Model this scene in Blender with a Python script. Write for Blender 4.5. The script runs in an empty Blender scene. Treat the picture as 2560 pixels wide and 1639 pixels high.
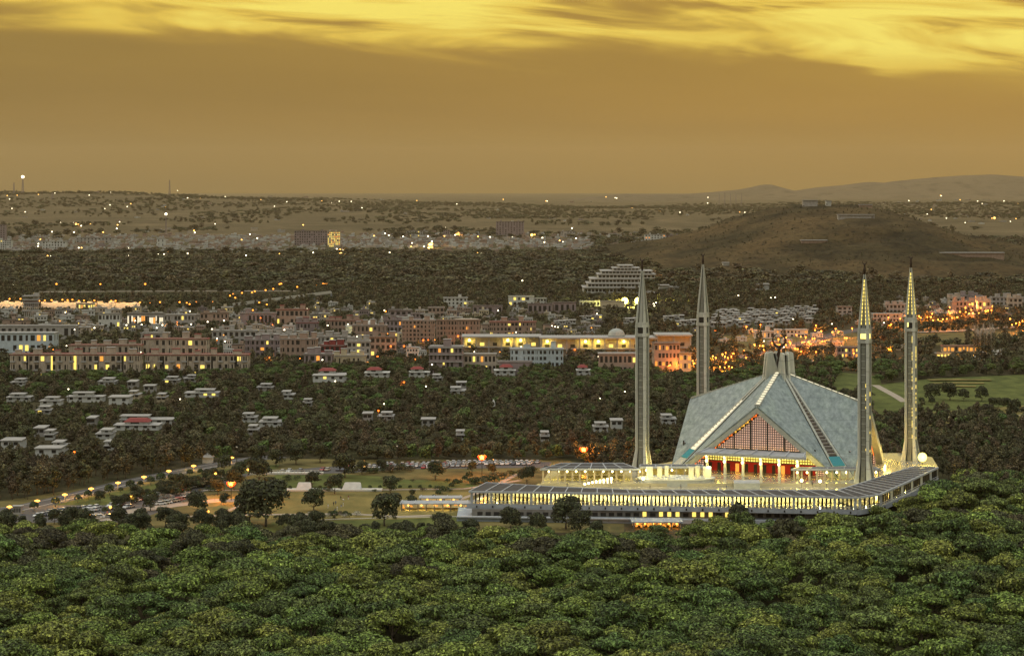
import bpy, bmesh, math, random
import numpy as np
from mathutils import Vector, Matrix

# ------------------------------------------------------------------ camera, sky, sun, exposure
H, F, CX, HY = 117.0, 5400.0, 1280.0, 468.0      # camera height (m), focal length / horizon in pixels of the 2560x1639 photo
G = -9.0                                         # level of the surrounding ground (the mosque terrace is 0)
scene = bpy.context.scene
COL = scene.collection
cam_d = bpy.data.cameras.new("camera"); cam = bpy.data.objects.new("camera", cam_d); COL.objects.link(cam)
cam.location = (0, 0, H); cam.rotation_euler = (math.radians(90), 0, 0)
cam_d.sensor_width = 36; cam_d.lens = 36 * F / 2560; cam_d.shift_y = -(819.5 - HY) / 2560
cam_d.clip_start = 1; cam_d.clip_end = 120000
scene.camera = cam

SUN_EL, SUN_AZ = math.radians(24), math.radians(-62)     # low behind the clouds, ahead to the left
world = bpy.data.worlds.new("World"); scene.world = world; world.use_nodes = True
wt = world.node_tree; wt.nodes.clear()
def N(t, typ, **kw):
    n = t.nodes.new(typ)
    for k, v in kw.items(): setattr(n, k, v)
    return n
def L(t, a, b): t.links.new(a, b)
def mth(t, op, a, b=None, c=None, clamp=False):
    n = t.nodes.new('ShaderNodeMath'); n.operation = op; n.use_clamp = clamp
    for i, v in enumerate((a, b, c)):
        if v is None: continue
        if isinstance(v, (int, float)): n.inputs[i].default_value = v
        else: t.links.new(v, n.inputs[i])
    return n.outputs[0]
def ramp(t, fac, stops, interp='LINEAR'):
    n = t.nodes.new('ShaderNodeValToRGB'); n.color_ramp.interpolation = interp
    el = n.color_ramp.elements
    while len(el) > 1: el.remove(el[-1])
    el[0].position = stops[0][0]; el[0].color = (*stops[0][1], 1)
    for p, c in stops[1:]:
        e = el.new(p); e.color = (*c, 1)
    t.links.new(fac, n.inputs[0]); return n.outputs[0]
def mixc(t, fac, a, b, mode='MIX'):
    n = t.nodes.new('ShaderNodeMix'); n.data_type = 'RGBA'; n.blend_type = mode
    for i, v in ((0, fac), (6, a), (7, b)):
        if isinstance(v, (int, float)): n.inputs[i].default_value = v
        elif isinstance(v, tuple): n.inputs[i].default_value = (*v, 1)
        else: t.links.new(v, n.inputs[i])
    return n.outputs[2]
def noise(t, vec, scale, detail=4, rough=0.55, dist=0.0):
    n = t.nodes.new('ShaderNodeTexNoise'); n.inputs['Scale'].default_value = scale
    n.inputs['Detail'].default_value = detail; n.inputs['Roughness'].default_value = rough
    n.inputs['Distortion'].default_value = dist
    if vec is not None: t.links.new(vec, n.inputs['Vector'])
    return n.outputs['Fac']

tc = N(wt, 'ShaderNodeTexCoord'); sep = N(wt, 'ShaderNodeSeparateXYZ'); L(wt, tc.outputs['Generated'], sep.inputs[0])
X, Y, Z = sep.outputs
# clouds of the low western sky: a function of azimuth and elevation
ysafe = mth(wt, 'MAXIMUM', Y, 0.15)
az = mth(wt, 'DIVIDE', X, ysafe)                       # tan(azimuth)
el = Z
def cvec(sx, sz, ox=0.0, tilt=0.0):
    c = N(wt, 'ShaderNodeCombineXYZ')
    a = mth(wt, 'MULTIPLY', az, sx)
    b = mth(wt, 'MULTIPLY_ADD', el, sz, mth(wt, 'MULTIPLY', az, tilt))
    L(wt, mth(wt, 'ADD', a, ox), c.inputs[0]); L(wt, b, c.inputs[1]); return c.outputs[0]
n1 = noise(wt, cvec(6, 36, 3.7, 2.0), 1.0, 4, 0.5, 0.5)
n2 = noise(wt, cvec(7, 60, 9.1, 4.0), 1.0, 4, 0.55, 0.8)
n3 = noise(wt, cvec(4, 26, 1.3, 1.0), 1.0, 3, 0.5, 0.3)
# lower edge of the bright gap climbs to the left: elevation ~0.0665 left, ~0.046 right
edge = mth(wt, 'MULTIPLY_ADD', az, -0.056, 0.0610)
d = mth(wt, 'SUBTRACT', el, edge)
d = mth(wt, 'ADD', d, mth(wt, 'MULTIPLY', mth(wt, 'SUBTRACT', n1, 0.5), 0.040))
gap = mth(wt, 'MULTIPLY', mth(wt, 'ADD', d, 0.011), 36.0, clamp=True)
gap = mth(wt, 'MULTIPLY', gap, mth(wt, 'MULTIPLY', gap, mth(wt, 'MULTIPLY_ADD', gap, -2.0, 3.0)))
wisp = mth(wt, 'MULTIPLY', mth(wt, 'SUBTRACT', n2, 0.44), 4.6, clamp=True)
bright = mth(wt, 'MULTIPLY', gap, mth(wt, 'MULTIPLY_ADD', wisp, -0.78, 1.0), clamp=True)
# faint lit bands at the far right lower down
band = mth(wt, 'MULTIPLY', mth(wt, 'MULTIPLY', mth(wt, 'SUBTRACT', n3, 0.42), 3.2, clamp=True), mth(wt, 'MULTIPLY', mth(wt, 'SUBTRACT', az, 0.0), 5.5, clamp=True))
band = mth(wt, 'MULTIPLY', band, mth(wt, 'MULTIPLY', mth(wt, 'SUBTRACT', el, 0.018), 38.0, clamp=True))
bright = mth(wt, 'MAXIMUM', bright, mth(wt, 'MULTIPLY', band, 0.42))
deckc = ramp(wt, mth(wt, 'MULTIPLY', el, 11.0), [(0.0, (0.225, 0.142, 0.044)), (0.10, (0.265, 0.160, 0.042)), (0.35, (0.305, 0.180, 0.044)), (0.75, (0.335, 0.205, 0.046)), (1.0, (0.36, 0.22, 0.055))])
deckc = mixc(wt, mth(wt, 'MULTIPLY_ADD', az, 1.6, 0.36, clamp=True), mixc(wt, 1.0, deckc, (0.86, 0.88, 0.92), 'MULTIPLY'), mixc(wt, 1.0, deckc, (1.42, 1.28, 0.84), 'MULTIPLY'))
lightc = ramp(wt, bright, [(0.0, (0.33, 0.20, 0.045)), (0.3, (0.52, 0.32, 0.05)), (0.6, (0.80, 0.55, 0.080)), (1.0, (0.98, 0.80, 0.15))])
dk = mth(wt, 'MULTIPLY_ADD', mth(wt, 'SUBTRACT', noise(wt, cvec(3, 34, 5.1, 1.2), 1.0, 5, 0.6, 0.4), 0.5), 0.42, 1.0)
dkc = N(wt, 'ShaderNodeCombineXYZ'); [L(wt, dk, dkc.inputs[i]) for i in range(3)]
deckc = mixc(wt, 1.0, deckc, dkc.outputs[0], 'MULTIPLY')
lowc = mixc(wt, mth(wt, 'MULTIPLY', bright, 1.6, clamp=True), deckc, lightc)
# higher up, out of the picture: an ordinary dusk sky under thin grey cloud
sky = N(wt, 'ShaderNodeTexSky', sky_type='NISHITA'); sky.sun_disc = False
sky.sun_elevation = SUN_EL; sky.sun_rotation = -SUN_AZ * -1
skyc = mixc(wt, 1.0, sky.outputs[0], (0.10, 0.10, 0.10), 'MULTIPLY')
highc = mixc(wt, 0.65, skyc, (1.30, 1.28, 1.14))
zen = mth(wt, 'MULTIPLY_ADD', mth(wt, 'POWER', mth(wt, 'MAXIMUM', Z, 0.0), 2.2), 1.9, 0.13)
back = mth(wt, 'MULTIPLY', mth(wt, 'MULTIPLY', Y, -1.3, clamp=True), 0.50)
zen = mth(wt, 'ADD', zen, back)
zc = N(wt, 'ShaderNodeCombineXYZ'); [L(wt, zen, zc.inputs[i]) for i in range(3)]
highc = mixc(wt, 1.0, highc, zc.outputs[0], 'MULTIPLY')
fz = N(wt, 'ShaderNodeMapRange', interpolation_type='SMOOTHSTEP'); L(wt, Z, fz.inputs[0])
fz.inputs[1].default_value = 0.095; fz.inputs[2].default_value = 0.26
skyall = mixc(wt, fz.outputs[0], lowc, highc)
bg = N(wt, 'ShaderNodeBackground'); L(wt, skyall, bg.inputs[0]); bg.inputs[1].default_value = 1.0
wo = N(wt, 'ShaderNodeOutputWorld'); L(wt, bg.outputs[0], wo.inputs[0])
world.cycles.sampling_method = 'MANUAL'; world.cycles.sample_map_resolution = 512

sun_d = bpy.data.lights.new("sun", 'SUN'); sun_d.energy = 1.2; sun_d.angle = math.radians(14); sun_d.color = (1.0, 0.80, 0.50)
sun = bpy.data.objects.new("sun", sun_d); COL.objects.link(sun)
sd = Vector((math.sin(SUN_AZ) * math.cos(SUN_EL), math.cos(SUN_AZ) * math.cos(SUN_EL), math.sin(SUN_EL)))
sun.rotation_euler = sd.to_track_quat('Z', 'Y').to_euler()
scene.view_settings.view_transform = 'Standard'; scene.view_settings.look = 'None'
scene.view_settings.exposure = 0.0; scene.view_settings.gamma = 1.0; scene.view_settings.use_curve_mapping = False
scene.cycles.use_denoising = True
scene.cycles.max_bounces = 5; scene.cycles.diffuse_bounces = 2; scene.cycles.glossy_bounces = 2
scene.cycles.transmission_bounces = 2; scene.cycles.volume_bounces = 0; scene.cycles.transparent_max_bounces = 8
scene.cycles.sample_clamp_indirect = 3.0; scene.cycles.caustics_reflective = False; scene.cycles.caustics_refractive = False
scene.cycles.use_light_tree = True

# ------------------------------------------------------------------ helpers
rnd = random.Random(7)
def P(x, y, z=G):
    D = (H - z) * F / (y - HY); return Vector(((x - CX) / F * D, D, z))
def PD(x, D, z=G): return Vector(((x - CX) / F * D, D, z))
def ZY(y, D): return H - (y - HY) * D / F
def px(v): return (CX + v[0] / v[1] * F, HY + (H - v[2]) / v[1] * F)

class MB:
    def __init__(s): s.v = []; s.f = []; s.m = []
    def quad(s, a, b, c, d, m=0):
        i = len(s.v); s.v += [tuple(a), tuple(b), tuple(c), tuple(d)]; s.f.append((i, i+1, i+2, i+3)); s.m.append(m)
    def box(s, x0, x1, y0, y1, z0, z1, m=0, top=None):
        s.hexa([(x0,y0,z0),(x1,y0,z0),(x1,y1,z0),(x0,y1,z0),(x0,y0,z1),(x1,y0,z1),(x1,y1,z1),(x0,y1,z1)], m, top)
    def hexa(s, p, m=0, top=None):
        i = len(s.v); s.v += [tuple(q) for q in p]
        for k, f in enumerate(((0,3,2,1),(4,5,6,7),(0,1,5,4),(1,2,6,5),(2,3,7,6),(3,0,4,7))):
            s.f.append(tuple(i+j for j in f)); s.m.append(top if (top is not None and k == 1) else m)
    def prism(s, pts, z0, z1, m=0, top=None):
        n = len(pts); i = len(s.v)
        s.v += [(p[0], p[1], z0) for p in pts] + [(p[0], p[1], z1) for p in pts]
        s.f.append(tuple(i+k for k in range(n))[::-1]); s.m.append(m)
        s.f.append(tuple(i+n+k for k in range(n))); s.m.append(m if top is None else top)
        for k in range(n):
            j = (k+1) % n; s.f.append((i+k, i+j, i+n+j, i+n+k)); s.m.append(m)
    def extrude(s, pts, off, m=0):       # 3-D polygon pts swept by vector off
        n = len(pts); i = len(s.v); off = Vector(off)
        s.v += [tuple(p) for p in pts] + [tuple(Vector(p) + off) for p in pts]
        s.f.append(tuple(i+k for k in range(n))[::-1]); s.m.append(m)
        s.f.append(tuple(i+n+k for k in range(n))); s.m.append(m)
        for k in range(n):
            j = (k+1) % n; s.f.append((i+k, i+j, i+n+j, i+n+k)); s.m.append(m)
    def bar(s, a, b, w, h=None, m=0, up=(0, 0, 1)):
        a, b = Vector(a), Vector(b); d = (b - a).normalized(); up = Vector(up); h = w if h is None else h
        sd_ = d.cross(up)
        if sd_.length < 1e-4: sd_ = Vector((1, 0, 0))
        sd_.normalize(); u = sd_.cross(d).normalized(); sd_ *= w/2; u *= h/2
        s.hexa([a-sd_-u, a+sd_-u, b+sd_-u, b-sd_-u, a-sd_+u, a+sd_+u, b+sd_+u, b-sd_+u], m)
    def lathe(s, prof, n=12, c=(0, 0, 0), m=0):
        i = len(s.v); k = len(prof)
        for r, z in prof:
            for j in range(n):
                t = 2*math.pi*j/n; s.v.append((c[0]+r*math.cos(t), c[1]+r*math.sin(t), c[2]+z))
        for a in range(k-1):
            for j in range(n):
                j2 = (j+1) % n; s.f.append((i+a*n+j, i+a*n+j2, i+(a+1)*n+j2, i+(a+1)*n+j)); s.m.append(m)
        s.f.append(tuple(i+j for j in range(n))[::-1]); s.m.append(m)
        s.f.append(tuple(i+(k-1)*n+j for j in range(n))); s.m.append(m)
    def ball(s, r, c=(0, 0, 0), n=10, k=6, m=0, sz=1.0):
        s.lathe([(max(r*math.sin(math.pi*a/k), r*0.02), -r*sz*math.cos(math.pi*a/k)) for a in range(k+1)], n, c, m)
    def tube(s, pts, r, n=6, m=0):
        i = len(s.v); k = len(pts); pts = [Vector(p) for p in pts]
        rs = r if isinstance(r, (list, tuple)) else [r]*k
        for a in range(k):
            d = (pts[min(a+1, k-1)] - pts[max(a-1, 0)]).normalized()
            u = d.cross(Vector((0.13, 0.21, 1))); 
            if u.length < 1e-3: u = Vector((1, 0, 0))
            u.normalize(); w = d.cross(u)
            for j in range(n):
                t = 2*math.pi*j/n; s.v.append(tuple(pts[a] + (u*math.cos(t) + w*math.sin(t))*rs[a]))
        for a in range(k-1):
            for j in range(n):
                j2 = (j+1) % n; s.f.append((i+a*n+j, i+a*n+j2, i+(a+1)*n+j2, i+(a+1)*n+j)); s.m.append(m)
        s.f.append(tuple(i+j for j in range(n))[::-1]); s.m.append(m)
        s.f.append(tuple(i+(k-1)*n+j for j in range(n))); s.m.append(m)
    def mesh(s, name, mats, smooth=False):
        me = bpy.data.meshes.new(name); me.from_pydata(s.v, [], s.f)
        for m in (mats if isinstance(mats, (list, tuple)) else [mats]): me.materials.append(m)
        me.polygons.foreach_set('material_index', s.m)
        if smooth: me.polygons.foreach_set('use_smooth', [True]*len(s.f))
        me.update()
        bm = bmesh.new(); bm.from_mesh(me); bmesh.ops.recalc_face_normals(bm, faces=bm.faces); bm.to_mesh(me); bm.free()
        return me
    def build(s, name, mats, parent=None, smooth=False):
        return link(name, s.mesh(name, mats, smooth), parent)
def link(name, me, parent=None, loc=None):
    o = bpy.data.objects.new(name, me); COL.objects.link(o)
    if parent is not None: o.parent = parent
    if loc is not None: o.location = loc
    return o
def tag(o, label, cat, group=None):
    o['label'] = label; o['category'] = cat
    if group: o['group'] = group
    return o
def thing(name, label, cat, loc, rz=0.0, group=None):
    o = bpy.data.objects.new(name, None); COL.objects.link(o); o.location = loc; o.rotation_euler = (0, 0, rz)
    o.empty_display_size = 0.5
    return tag(o, label, cat, group)
def struct(o, kind='structure'): o['kind'] = kind; return o
def kids(o): return CH.get(o.name, [])
def point_light(parent, loc, energy, color, radius=0.25, name='lamp_light'):
    ld = bpy.data.lights.new(name, 'POINT'); ld.energy = energy; ld.color = color; ld.shadow_soft_size = radius
    o = bpy.data.objects.new(name, ld); COL.objects.link(o); o.parent = parent; o.location = loc; return o
def dup(root, members, loc, rz=0.0, label=None, group=None, scale=None):
    r = root.copy(); COL.objects.link(r); r.location = loc; r.rotation_euler = (0, 0, rz)
    if scale is not None: r.scale = (scale,)*3 if isinstance(scale, (int, float)) else scale
    if label: r['label'] = label
    if group: r['group'] = group
    m = {root: r}
    for ch in members:
        c = ch.copy(); COL.objects.link(c); c.parent = m[ch.parent]; m[ch] = c
    return r

# ------------------------------------------------------------------ materials
MATS = {}
def mat(name, col, rough=0.85, var=0.0, vscale=0.5, metal=0.0, col2=None, detail=4, emis=None, estr=0.0, rand=0.0, spec=0.3, stretch=None, bump=0.0, coord='Object'):
    m = bpy.data.materials.new(name); m.use_nodes = True; t = m.node_tree
    b = t.nodes['Principled BSDF']; b.inputs['Roughness'].default_value = rough; b.inputs['Metallic'].default_value = metal
    b.inputs['Specular IOR Level'].default_value = spec
    c = None
    if var or col2:
        tcn = N(t, 'ShaderNodeTexCoord'); v = tcn.outputs[coord]
        if coord == 'World':
            pass
        if stretch:
            mp = N(t, 'ShaderNodeMapping'); mp.inputs['Scale'].default_value = stretch; L(t, v, mp.inputs[0]); v = mp.outputs[0]
        nf = noise(t, v, vscale, detail, 0.6)
        f = mth(t, 'MULTIPLY', mth(t, 'SUBTRACT', nf, 0.32), 2.8, clamp=True)
        c2 = col2 if col2 else tuple(x*(1-var) for x in col)
        c = mixc(t, f, c2, tuple(col))
        if bump:
            bn = N(t, 'ShaderNodeBump'); bn.inputs['Strength'].default_value = bump; L(t, nf, bn.inputs['Height']); L(t, bn.outputs[0], b.inputs['Normal'])
    if rand:
        oi = N(t, 'ShaderNodeObjectInfo')
        hsv = N(t, 'ShaderNodeHueSaturation')
        L(t, mth(t, 'MULTIPLY_ADD', oi.outputs['Random'], rand, 1.0 - rand*0.5), hsv.inputs['Value'])
        L(t, mth(t, 'MULTIPLY_ADD', mth(t, 'FRACT', mth(t, 'MULTIPLY', oi.outputs['Random'], 7.31)), rand*0.09, 0.5 - rand*0.045), hsv.inputs['Hue'])
        if c is None: hsv.inputs['Color'].default_value = (*col, 1)
        else: L(t, c, hsv.inputs['Color'])
        c = hsv.outputs[0]
    if c is None: b.inputs['Base Color'].default_value = (*col, 1)
    else: L(t, c, b.inputs['Base Color'])
    if emis: b.inputs['Emission Color'].default_value = (*emis, 1); b.inputs['Emission Strength'].default_value = estr
    MATS[name] = m; return m
def glow(name, col, s): return mat(name, (0.03, 0.03, 0.02), 0.6, emis=col, estr=s)

def marble(name, a, b2, joint, pz, px_, vs, st, jd=0.3):
    m = bpy.data.materials.new(name); m.use_nodes = True; t = m.node_tree; b = t.nodes['Principled BSDF']; b.inputs['Roughness'].default_value = 0.55; b.inputs['Specular IOR Level'].default_value = 0.4
    tcn = N(t, 'ShaderNodeTexCoord'); mp = N(t, 'ShaderNodeMapping'); mp.inputs['Scale'].default_value = st; L(t, tcn.outputs['Object'], mp.inputs[0])
    n1_ = noise(t, mp.outputs[0], vs, 8, 0.68); n2_ = noise(t, tcn.outputs['Object'], vs*0.22, 4, 0.5); n3_ = noise(t, tcn.outputs['Object'], vs*4.0, 3, 0.6)
    c = mixc(t, mth(t, 'MULTIPLY', mth(t, 'SUBTRACT', n1_, 0.36), 3.4, clamp=True), b2, a)
    c = mixc(t, mth(t, 'MULTIPLY', mth(t, 'SUBTRACT', n2_, 0.45), 3.0, clamp=True), c, mixc(t, 1.0, c, (1.12, 1.14, 1.02), 'MULTIPLY'))
    c = mixc(t, mth(t, 'MULTIPLY', mth(t, 'SUBTRACT', n3_, 0.56), 4.0, clamp=True), c, mixc(t, 1.0, c, (0.72, 0.72, 0.74), 'MULTIPLY'))
    s = N(t, 'ShaderNodeSeparateXYZ'); L(t, tcn.outputs['Object'], s.inputs[0])
    def ln(sock, p, w): return mth(t, 'LESS_THAN', mth(t, 'FRACT', mth(t, 'DIVIDE', sock, p)), w)
    j = mth(t, 'MAXIMUM', ln(s.outputs[2], pz, 0.07), ln(mth(t, 'SUBTRACT', s.outputs[0], mth(t, 'MULTIPLY', s.outputs[1], 0.83)), px_, 0.055))
    c = mixc(t, mth(t, 'MULTIPLY', j, jd), c, joint); L(t, c, b.inputs['Base Color']); MATS[name] = m; return m
M_conc = marble('shell_marble', (0.28, 0.33, 0.32), (0.13, 0.165, 0.17), (0.07, 0.085, 0.09), 4.2, 3.4, 0.55, (1, 1, 0.35), 0.22)
M_fascia = mat('fascia_concrete', (0.42, 0.43, 0.37), 0.7, var=0.25, vscale=0.6)
M_min = marble('minaret_marble', (0.58, 0.58, 0.50), (0.38, 0.39, 0.34), (0.22, 0.22, 0.19), 5.5, 50, 0.6, (1, 1, 0.12), 0.5)
M_grille = mat('minaret_grille', (0.20, 0.20, 0.16), 0.7, var=0.3, vscale=0.8)
M_dark = mat('dark_recess', (0.025, 0.022, 0.018), 0.8)
M_bronze = mat('dark_bronze', (0.035, 0.022, 0.016), 0.45, metal=0.4)
M_teal = mat('teal_tile', (0.02, 0.22, 0.26), 0.4, var=0.2, vscale=2)
M_white = mat('white_marble', (0.62, 0.62, 0.56), 0.5, var=0.12, vscale=0.5)
M_red = mat('red_carpet_wall', (0.42, 0.012, 0.010), 0.7, var=0.3, vscale=0.5)
M_slab = mat('grey_slab', (0.34, 0.36, 0.38), 0.7, var=0.25, vscale=0.4, stretch=(1, 1, 2))
M_pergola = mat('pergola_infill', (0.050, 0.045, 0.045), 0.6, var=0.4, vscale=0.6)
M_beam = mat('pergola_beam', (0.42, 0.44, 0.46), 0.6, var=0.2, vscale=1)
M_wallblue = mat('podium_wall', (0.33, 0.38, 0.42), 0.8, var=0.25, vscale=0.3, stretch=(1, 1, 0.3))
M_glassd = mat('dark_glass', (0.02, 0.022, 0.025), 0.15, spec=0.5)
M_step = mat('step_stone', (0.22, 0.20, 0.17), 0.7, var=0.3, vscale=0.5)
E_warm = glow('lamp_warm', (1.0, 0.80, 0.32), 9.0)
E_globe = glow('lamp_globe', (1.0, 0.86, 0.36), 9.0)
E_orange = glow('lamp_orange', (1.0, 0.30, 0.03), 4.0)
E_amber = glow('lamp_amber', (1.0, 0.42, 0.06), 4.5)
E_sodium = glow('lamp_sodium', (1.0, 0.055, 0.003), 2.6)
E_sodcore = glow('lamp_sodium_core', (1.0, 0.42, 0.05), 9.0)
E_pale = glow('lamp_pale', (1.0, 0.86, 0.55), 8.0)
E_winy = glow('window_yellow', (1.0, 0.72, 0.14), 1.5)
E_wino = glow('window_orange', (1.0, 0.36, 0.05), 1.3)
E_winp = glow('window_pale', (1.0, 0.86, 0.58), 1.1)
E_sky = glow('skylight_glass', (1.0, 0.88, 0.58), 1.1)
E_edge = glow('edge_glazing', (1.0, 0.16, 0.015), 1.5)
E_edge2 = glow('edge_glazing_amber', (1.0, 0.50, 0.06), 1.4)
E_winlit = glow('balcony_glass', (1.0, 0.80, 0.22), 2.0)
E_strip = glow('strip_glow', (1.0, 0.74, 0.15), 1.6)

# ground: fields, scrub and city soil in one sheet
def ground_material():
    m = bpy.data.materials.new('ground_soil'); m.use_nodes = True; t = m.node_tree; b = t.nodes['Principled BSDF']
    b.inputs['Roughness'].default_value = 0.95; b.inputs['Specular IOR Level'].default_value = 0.1
    g = N(t, 'ShaderNodeNewGeometry'); s = N(t, 'ShaderNodeSeparateXYZ'); L(t, g.outputs['Position'], s.inputs[0])
    def sc(a, bb):
        mp = N(t, 'ShaderNodeMapping'); mp.inputs['Scale'].default_value = (a, bb, 1); L(t, g.outputs['Position'], mp.inputs[0]); return mp.outputs[0]
    n_a = noise(t, sc(1/260, 1/700), 1.0, 6, 0.65); n_b = noise(t, sc(1/40, 1/160), 1.0, 6, 0.7); n_c = noise(t, sc(1/7, 1/9), 1.0, 5, 0.7)
    v = N(t, 'ShaderNodeTexVoronoi'); L(t, sc(1/300, 1/620), v.inputs['Vector']); v.inputs['Scale'].default_value = 1.0
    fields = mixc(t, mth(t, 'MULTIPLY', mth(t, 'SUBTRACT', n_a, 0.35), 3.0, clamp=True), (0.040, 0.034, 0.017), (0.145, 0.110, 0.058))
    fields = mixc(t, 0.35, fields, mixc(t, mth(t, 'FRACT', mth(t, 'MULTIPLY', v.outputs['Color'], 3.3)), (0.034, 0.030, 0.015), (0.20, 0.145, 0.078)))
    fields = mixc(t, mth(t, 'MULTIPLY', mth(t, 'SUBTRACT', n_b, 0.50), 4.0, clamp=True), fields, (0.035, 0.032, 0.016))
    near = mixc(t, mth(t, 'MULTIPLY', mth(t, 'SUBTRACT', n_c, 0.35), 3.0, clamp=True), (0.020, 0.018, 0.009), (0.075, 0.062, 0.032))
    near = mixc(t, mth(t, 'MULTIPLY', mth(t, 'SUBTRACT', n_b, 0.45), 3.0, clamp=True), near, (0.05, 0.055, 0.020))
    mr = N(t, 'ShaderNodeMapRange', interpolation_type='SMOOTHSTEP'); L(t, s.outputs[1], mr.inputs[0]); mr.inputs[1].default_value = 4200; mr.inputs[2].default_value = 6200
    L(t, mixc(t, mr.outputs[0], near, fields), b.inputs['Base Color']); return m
M_ground = ground_material()
def hill_material(name, a, bcol, c3, sc=1/60):
    m = bpy.data.materials.new(name); m.use_nodes = True; t = m.node_tree; b = t.nodes['Principled BSDF']
    b.inputs['Roughness'].default_value = 0.95; b.inputs['Specular IOR Level'].default_value = 0.1
    g = N(t, 'ShaderNodeNewGeometry')
    def s2(k, kz=1.0):
        mp = N(t, 'ShaderNodeMapping'); mp.inputs['Scale'].default_value = (k, k*0.5, k*kz); L(t, g.outputs['Position'], mp.inputs[0]); return mp.outputs[0]
    n1_ = noise(t, s2(sc, 3), 1.0, 7, 0.65); n2_ = noise(t, s2(sc*6, 2), 1.0, 5, 0.7); n3_ = noise(t, s2(sc*0.35), 1.0, 3)
    c = mixc(t, mth(t, 'MULTIPLY', mth(t, 'SUBTRACT', n1_, 0.36), 3.2, clamp=True), a, bcol)
    c = mixc(t, mth(t, 'MULTIPLY', mth(t, 'SUBTRACT', n3_, 0.42), 3.0, clamp=True), c, mixc(t, 0.6, c, c3))
    c = mixc(t, mth(t, 'MULTIPLY', mth(t, 'SUBTRACT', n2_, 0.50), 6.0, clamp=True), c, tuple(x*0.5 for x in a))
    L(t, c, b.inputs['Base Color'])
    bn = N(t, 'ShaderNodeBump'); bn.inputs['Strength'].default_value = 0.9; bn.inputs['Distance'].default_value = 12.0; L(t, n1_, bn.inputs['Height']); L(t, bn.outputs[0], b.inputs['Normal'])
    return m
M_hill = hill_material('hill_scrub', (0.012, 0.011, 0.005), (0.058, 0.046, 0.020), (0.15, 0.095, 0.040), 1/48)  # the orange tone puts sunlit patches into the hill's colour
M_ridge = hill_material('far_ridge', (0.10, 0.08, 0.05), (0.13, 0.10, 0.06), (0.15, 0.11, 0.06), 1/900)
M_lawn = mat('lawn_grass', (0.22, 0.175, 0.060), 0.95, col2=(0.10, 0.092, 0.030), vscale=0.10, detail=8, stretch=(1, 0.5, 1), spec=0.1)
M_lawn2 = mat('park_grass_green', (0.11, 0.125, 0.035), 0.95, col2=(0.050, 0.062, 0.018), vscale=0.12, detail=8, stretch=(1, 0.5, 1), spec=0.1)
M_dry = mat('dry_grass', (0.165, 0.135, 0.050), 0.95, col2=(0.060, 0.056, 0.022), vscale=0.08, detail=7, spec=0.1)
M_asph = mat('asphalt', (0.085, 0.080, 0.078), 0.85, var=0.25, vscale=0.3)
M_path = mat('path_paving', (0.33, 0.28, 0.22), 0.85, var=0.25, vscale=0.4)
M_kerb = mat('kerb_stone', (0.5, 0.48, 0.42), 0.8, var=0.2, vscale=1)
def marble_floor():
    m = mat('courtyard_marble', (0.42, 0.38, 0.27), 0.10, var=0.3, vscale=0.12, spec=0.8, detail=5)
    t = m.node_tree; b = t.nodes['Principled BSDF']
    tcn = N(t, 'ShaderNodeTexCoord'); nf = noise(t, tcn.outputs['Object'], 0.5, 4)
    L(t, mth(t, 'MULTIPLY_ADD', nf, 0.26, 0.0), b.inputs['Roughness'])
    return m
M_court = marble_floor()
def lattice_mat(name, dark, lit, es, pitch, frac=0.62):
    m = bpy.data.materials.new(name); m.use_nodes = True; t = m.node_tree; b = t.nodes['Principled BSDF']
    tcn = N(t, 'ShaderNodeTexCoord'); s = N(t, 'ShaderNodeSeparateXYZ'); L(t, tcn.outputs['Object'], s.inputs[0])
    def cell(sock, p): return mth(t, 'LESS_THAN', mth(t, 'FRACT', mth(t, 'DIVIDE', sock, p)), frac)
    xy = mth(t, 'ADD', s.outputs[0], s.outputs[1])
    c = mth(t, 'MULTIPLY', cell(xy, pitch), cell(s.outputs[2], pitch))
    L(t, mixc(t, c, dark, tuple(x*0.6 for x in lit)), b.inputs['Base Color'])
    b.inputs['Emission Color'].default_value = (*lit, 1); L(t, mth(t, 'MULTIPLY', c, es), b.inputs['Emission Strength'])
    b.inputs['Roughness'].default_value = 0.6; return m
M_lat = lattice_mat('lattice_screen', (0.10, 0.060, 0.045), (0.80, 0.50, 0.38), 0.62, 0.95, 0.66)
M_laty = lattice_mat('lattice_screen_yellow', (0.30, 0.24, 0.06), (1.0, 0.85, 0.22), 0.9, 1.1)
def leafmat(name, a, b2, rand=0.5, vs=0.25):
    m = mat(name, a, 0.75, col2=b2, vscale=vs, detail=3, rand=rand, spec=0.25); t = m.node_tree; b = t.nodes['Principled BSDF']
    src = b.inputs['Base Color'].links[0].from_socket; g = N(t, 'ShaderNodeNewGeometry')       # every leaf spray has its own tone
    k = mth(t, 'MULTIPLY_ADD', mth(t, 'POWER', g.outputs['Random Per Island'], 1.8), 2.15, 0.24)
    c3 = N(t, 'ShaderNodeCombineXYZ'); [L(t, k, c3.inputs[i]) for i in range(3)]
    L(t, mixc(t, 1.0, src, c3.outputs[0], 'MULTIPLY'), b.inputs['Base Color']); return m
M_leaf = leafmat('leaves_green', (0.195, 0.235, 0.046), (0.044, 0.066, 0.014), 0.55, 0.9)
M_leafd = leafmat('leaves_deep_green', (0.115, 0.160, 0.040), (0.030, 0.048, 0.013), 0.5, 0.9)
M_leaf2 = leafmat('leaves_dark', (0.092, 0.090, 0.038), (0.032, 0.031, 0.014), 0.7, 0.8)
M_leaf3 = leafmat('leaves_olive', (0.122, 0.102, 0.050), (0.040, 0.034, 0.018), 0.7, 0.8)
M_leafp = leafmat('leaves_park', (0.060, 0.065, 0.026), (0.025, 0.030, 0.013), 0.3)
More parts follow.
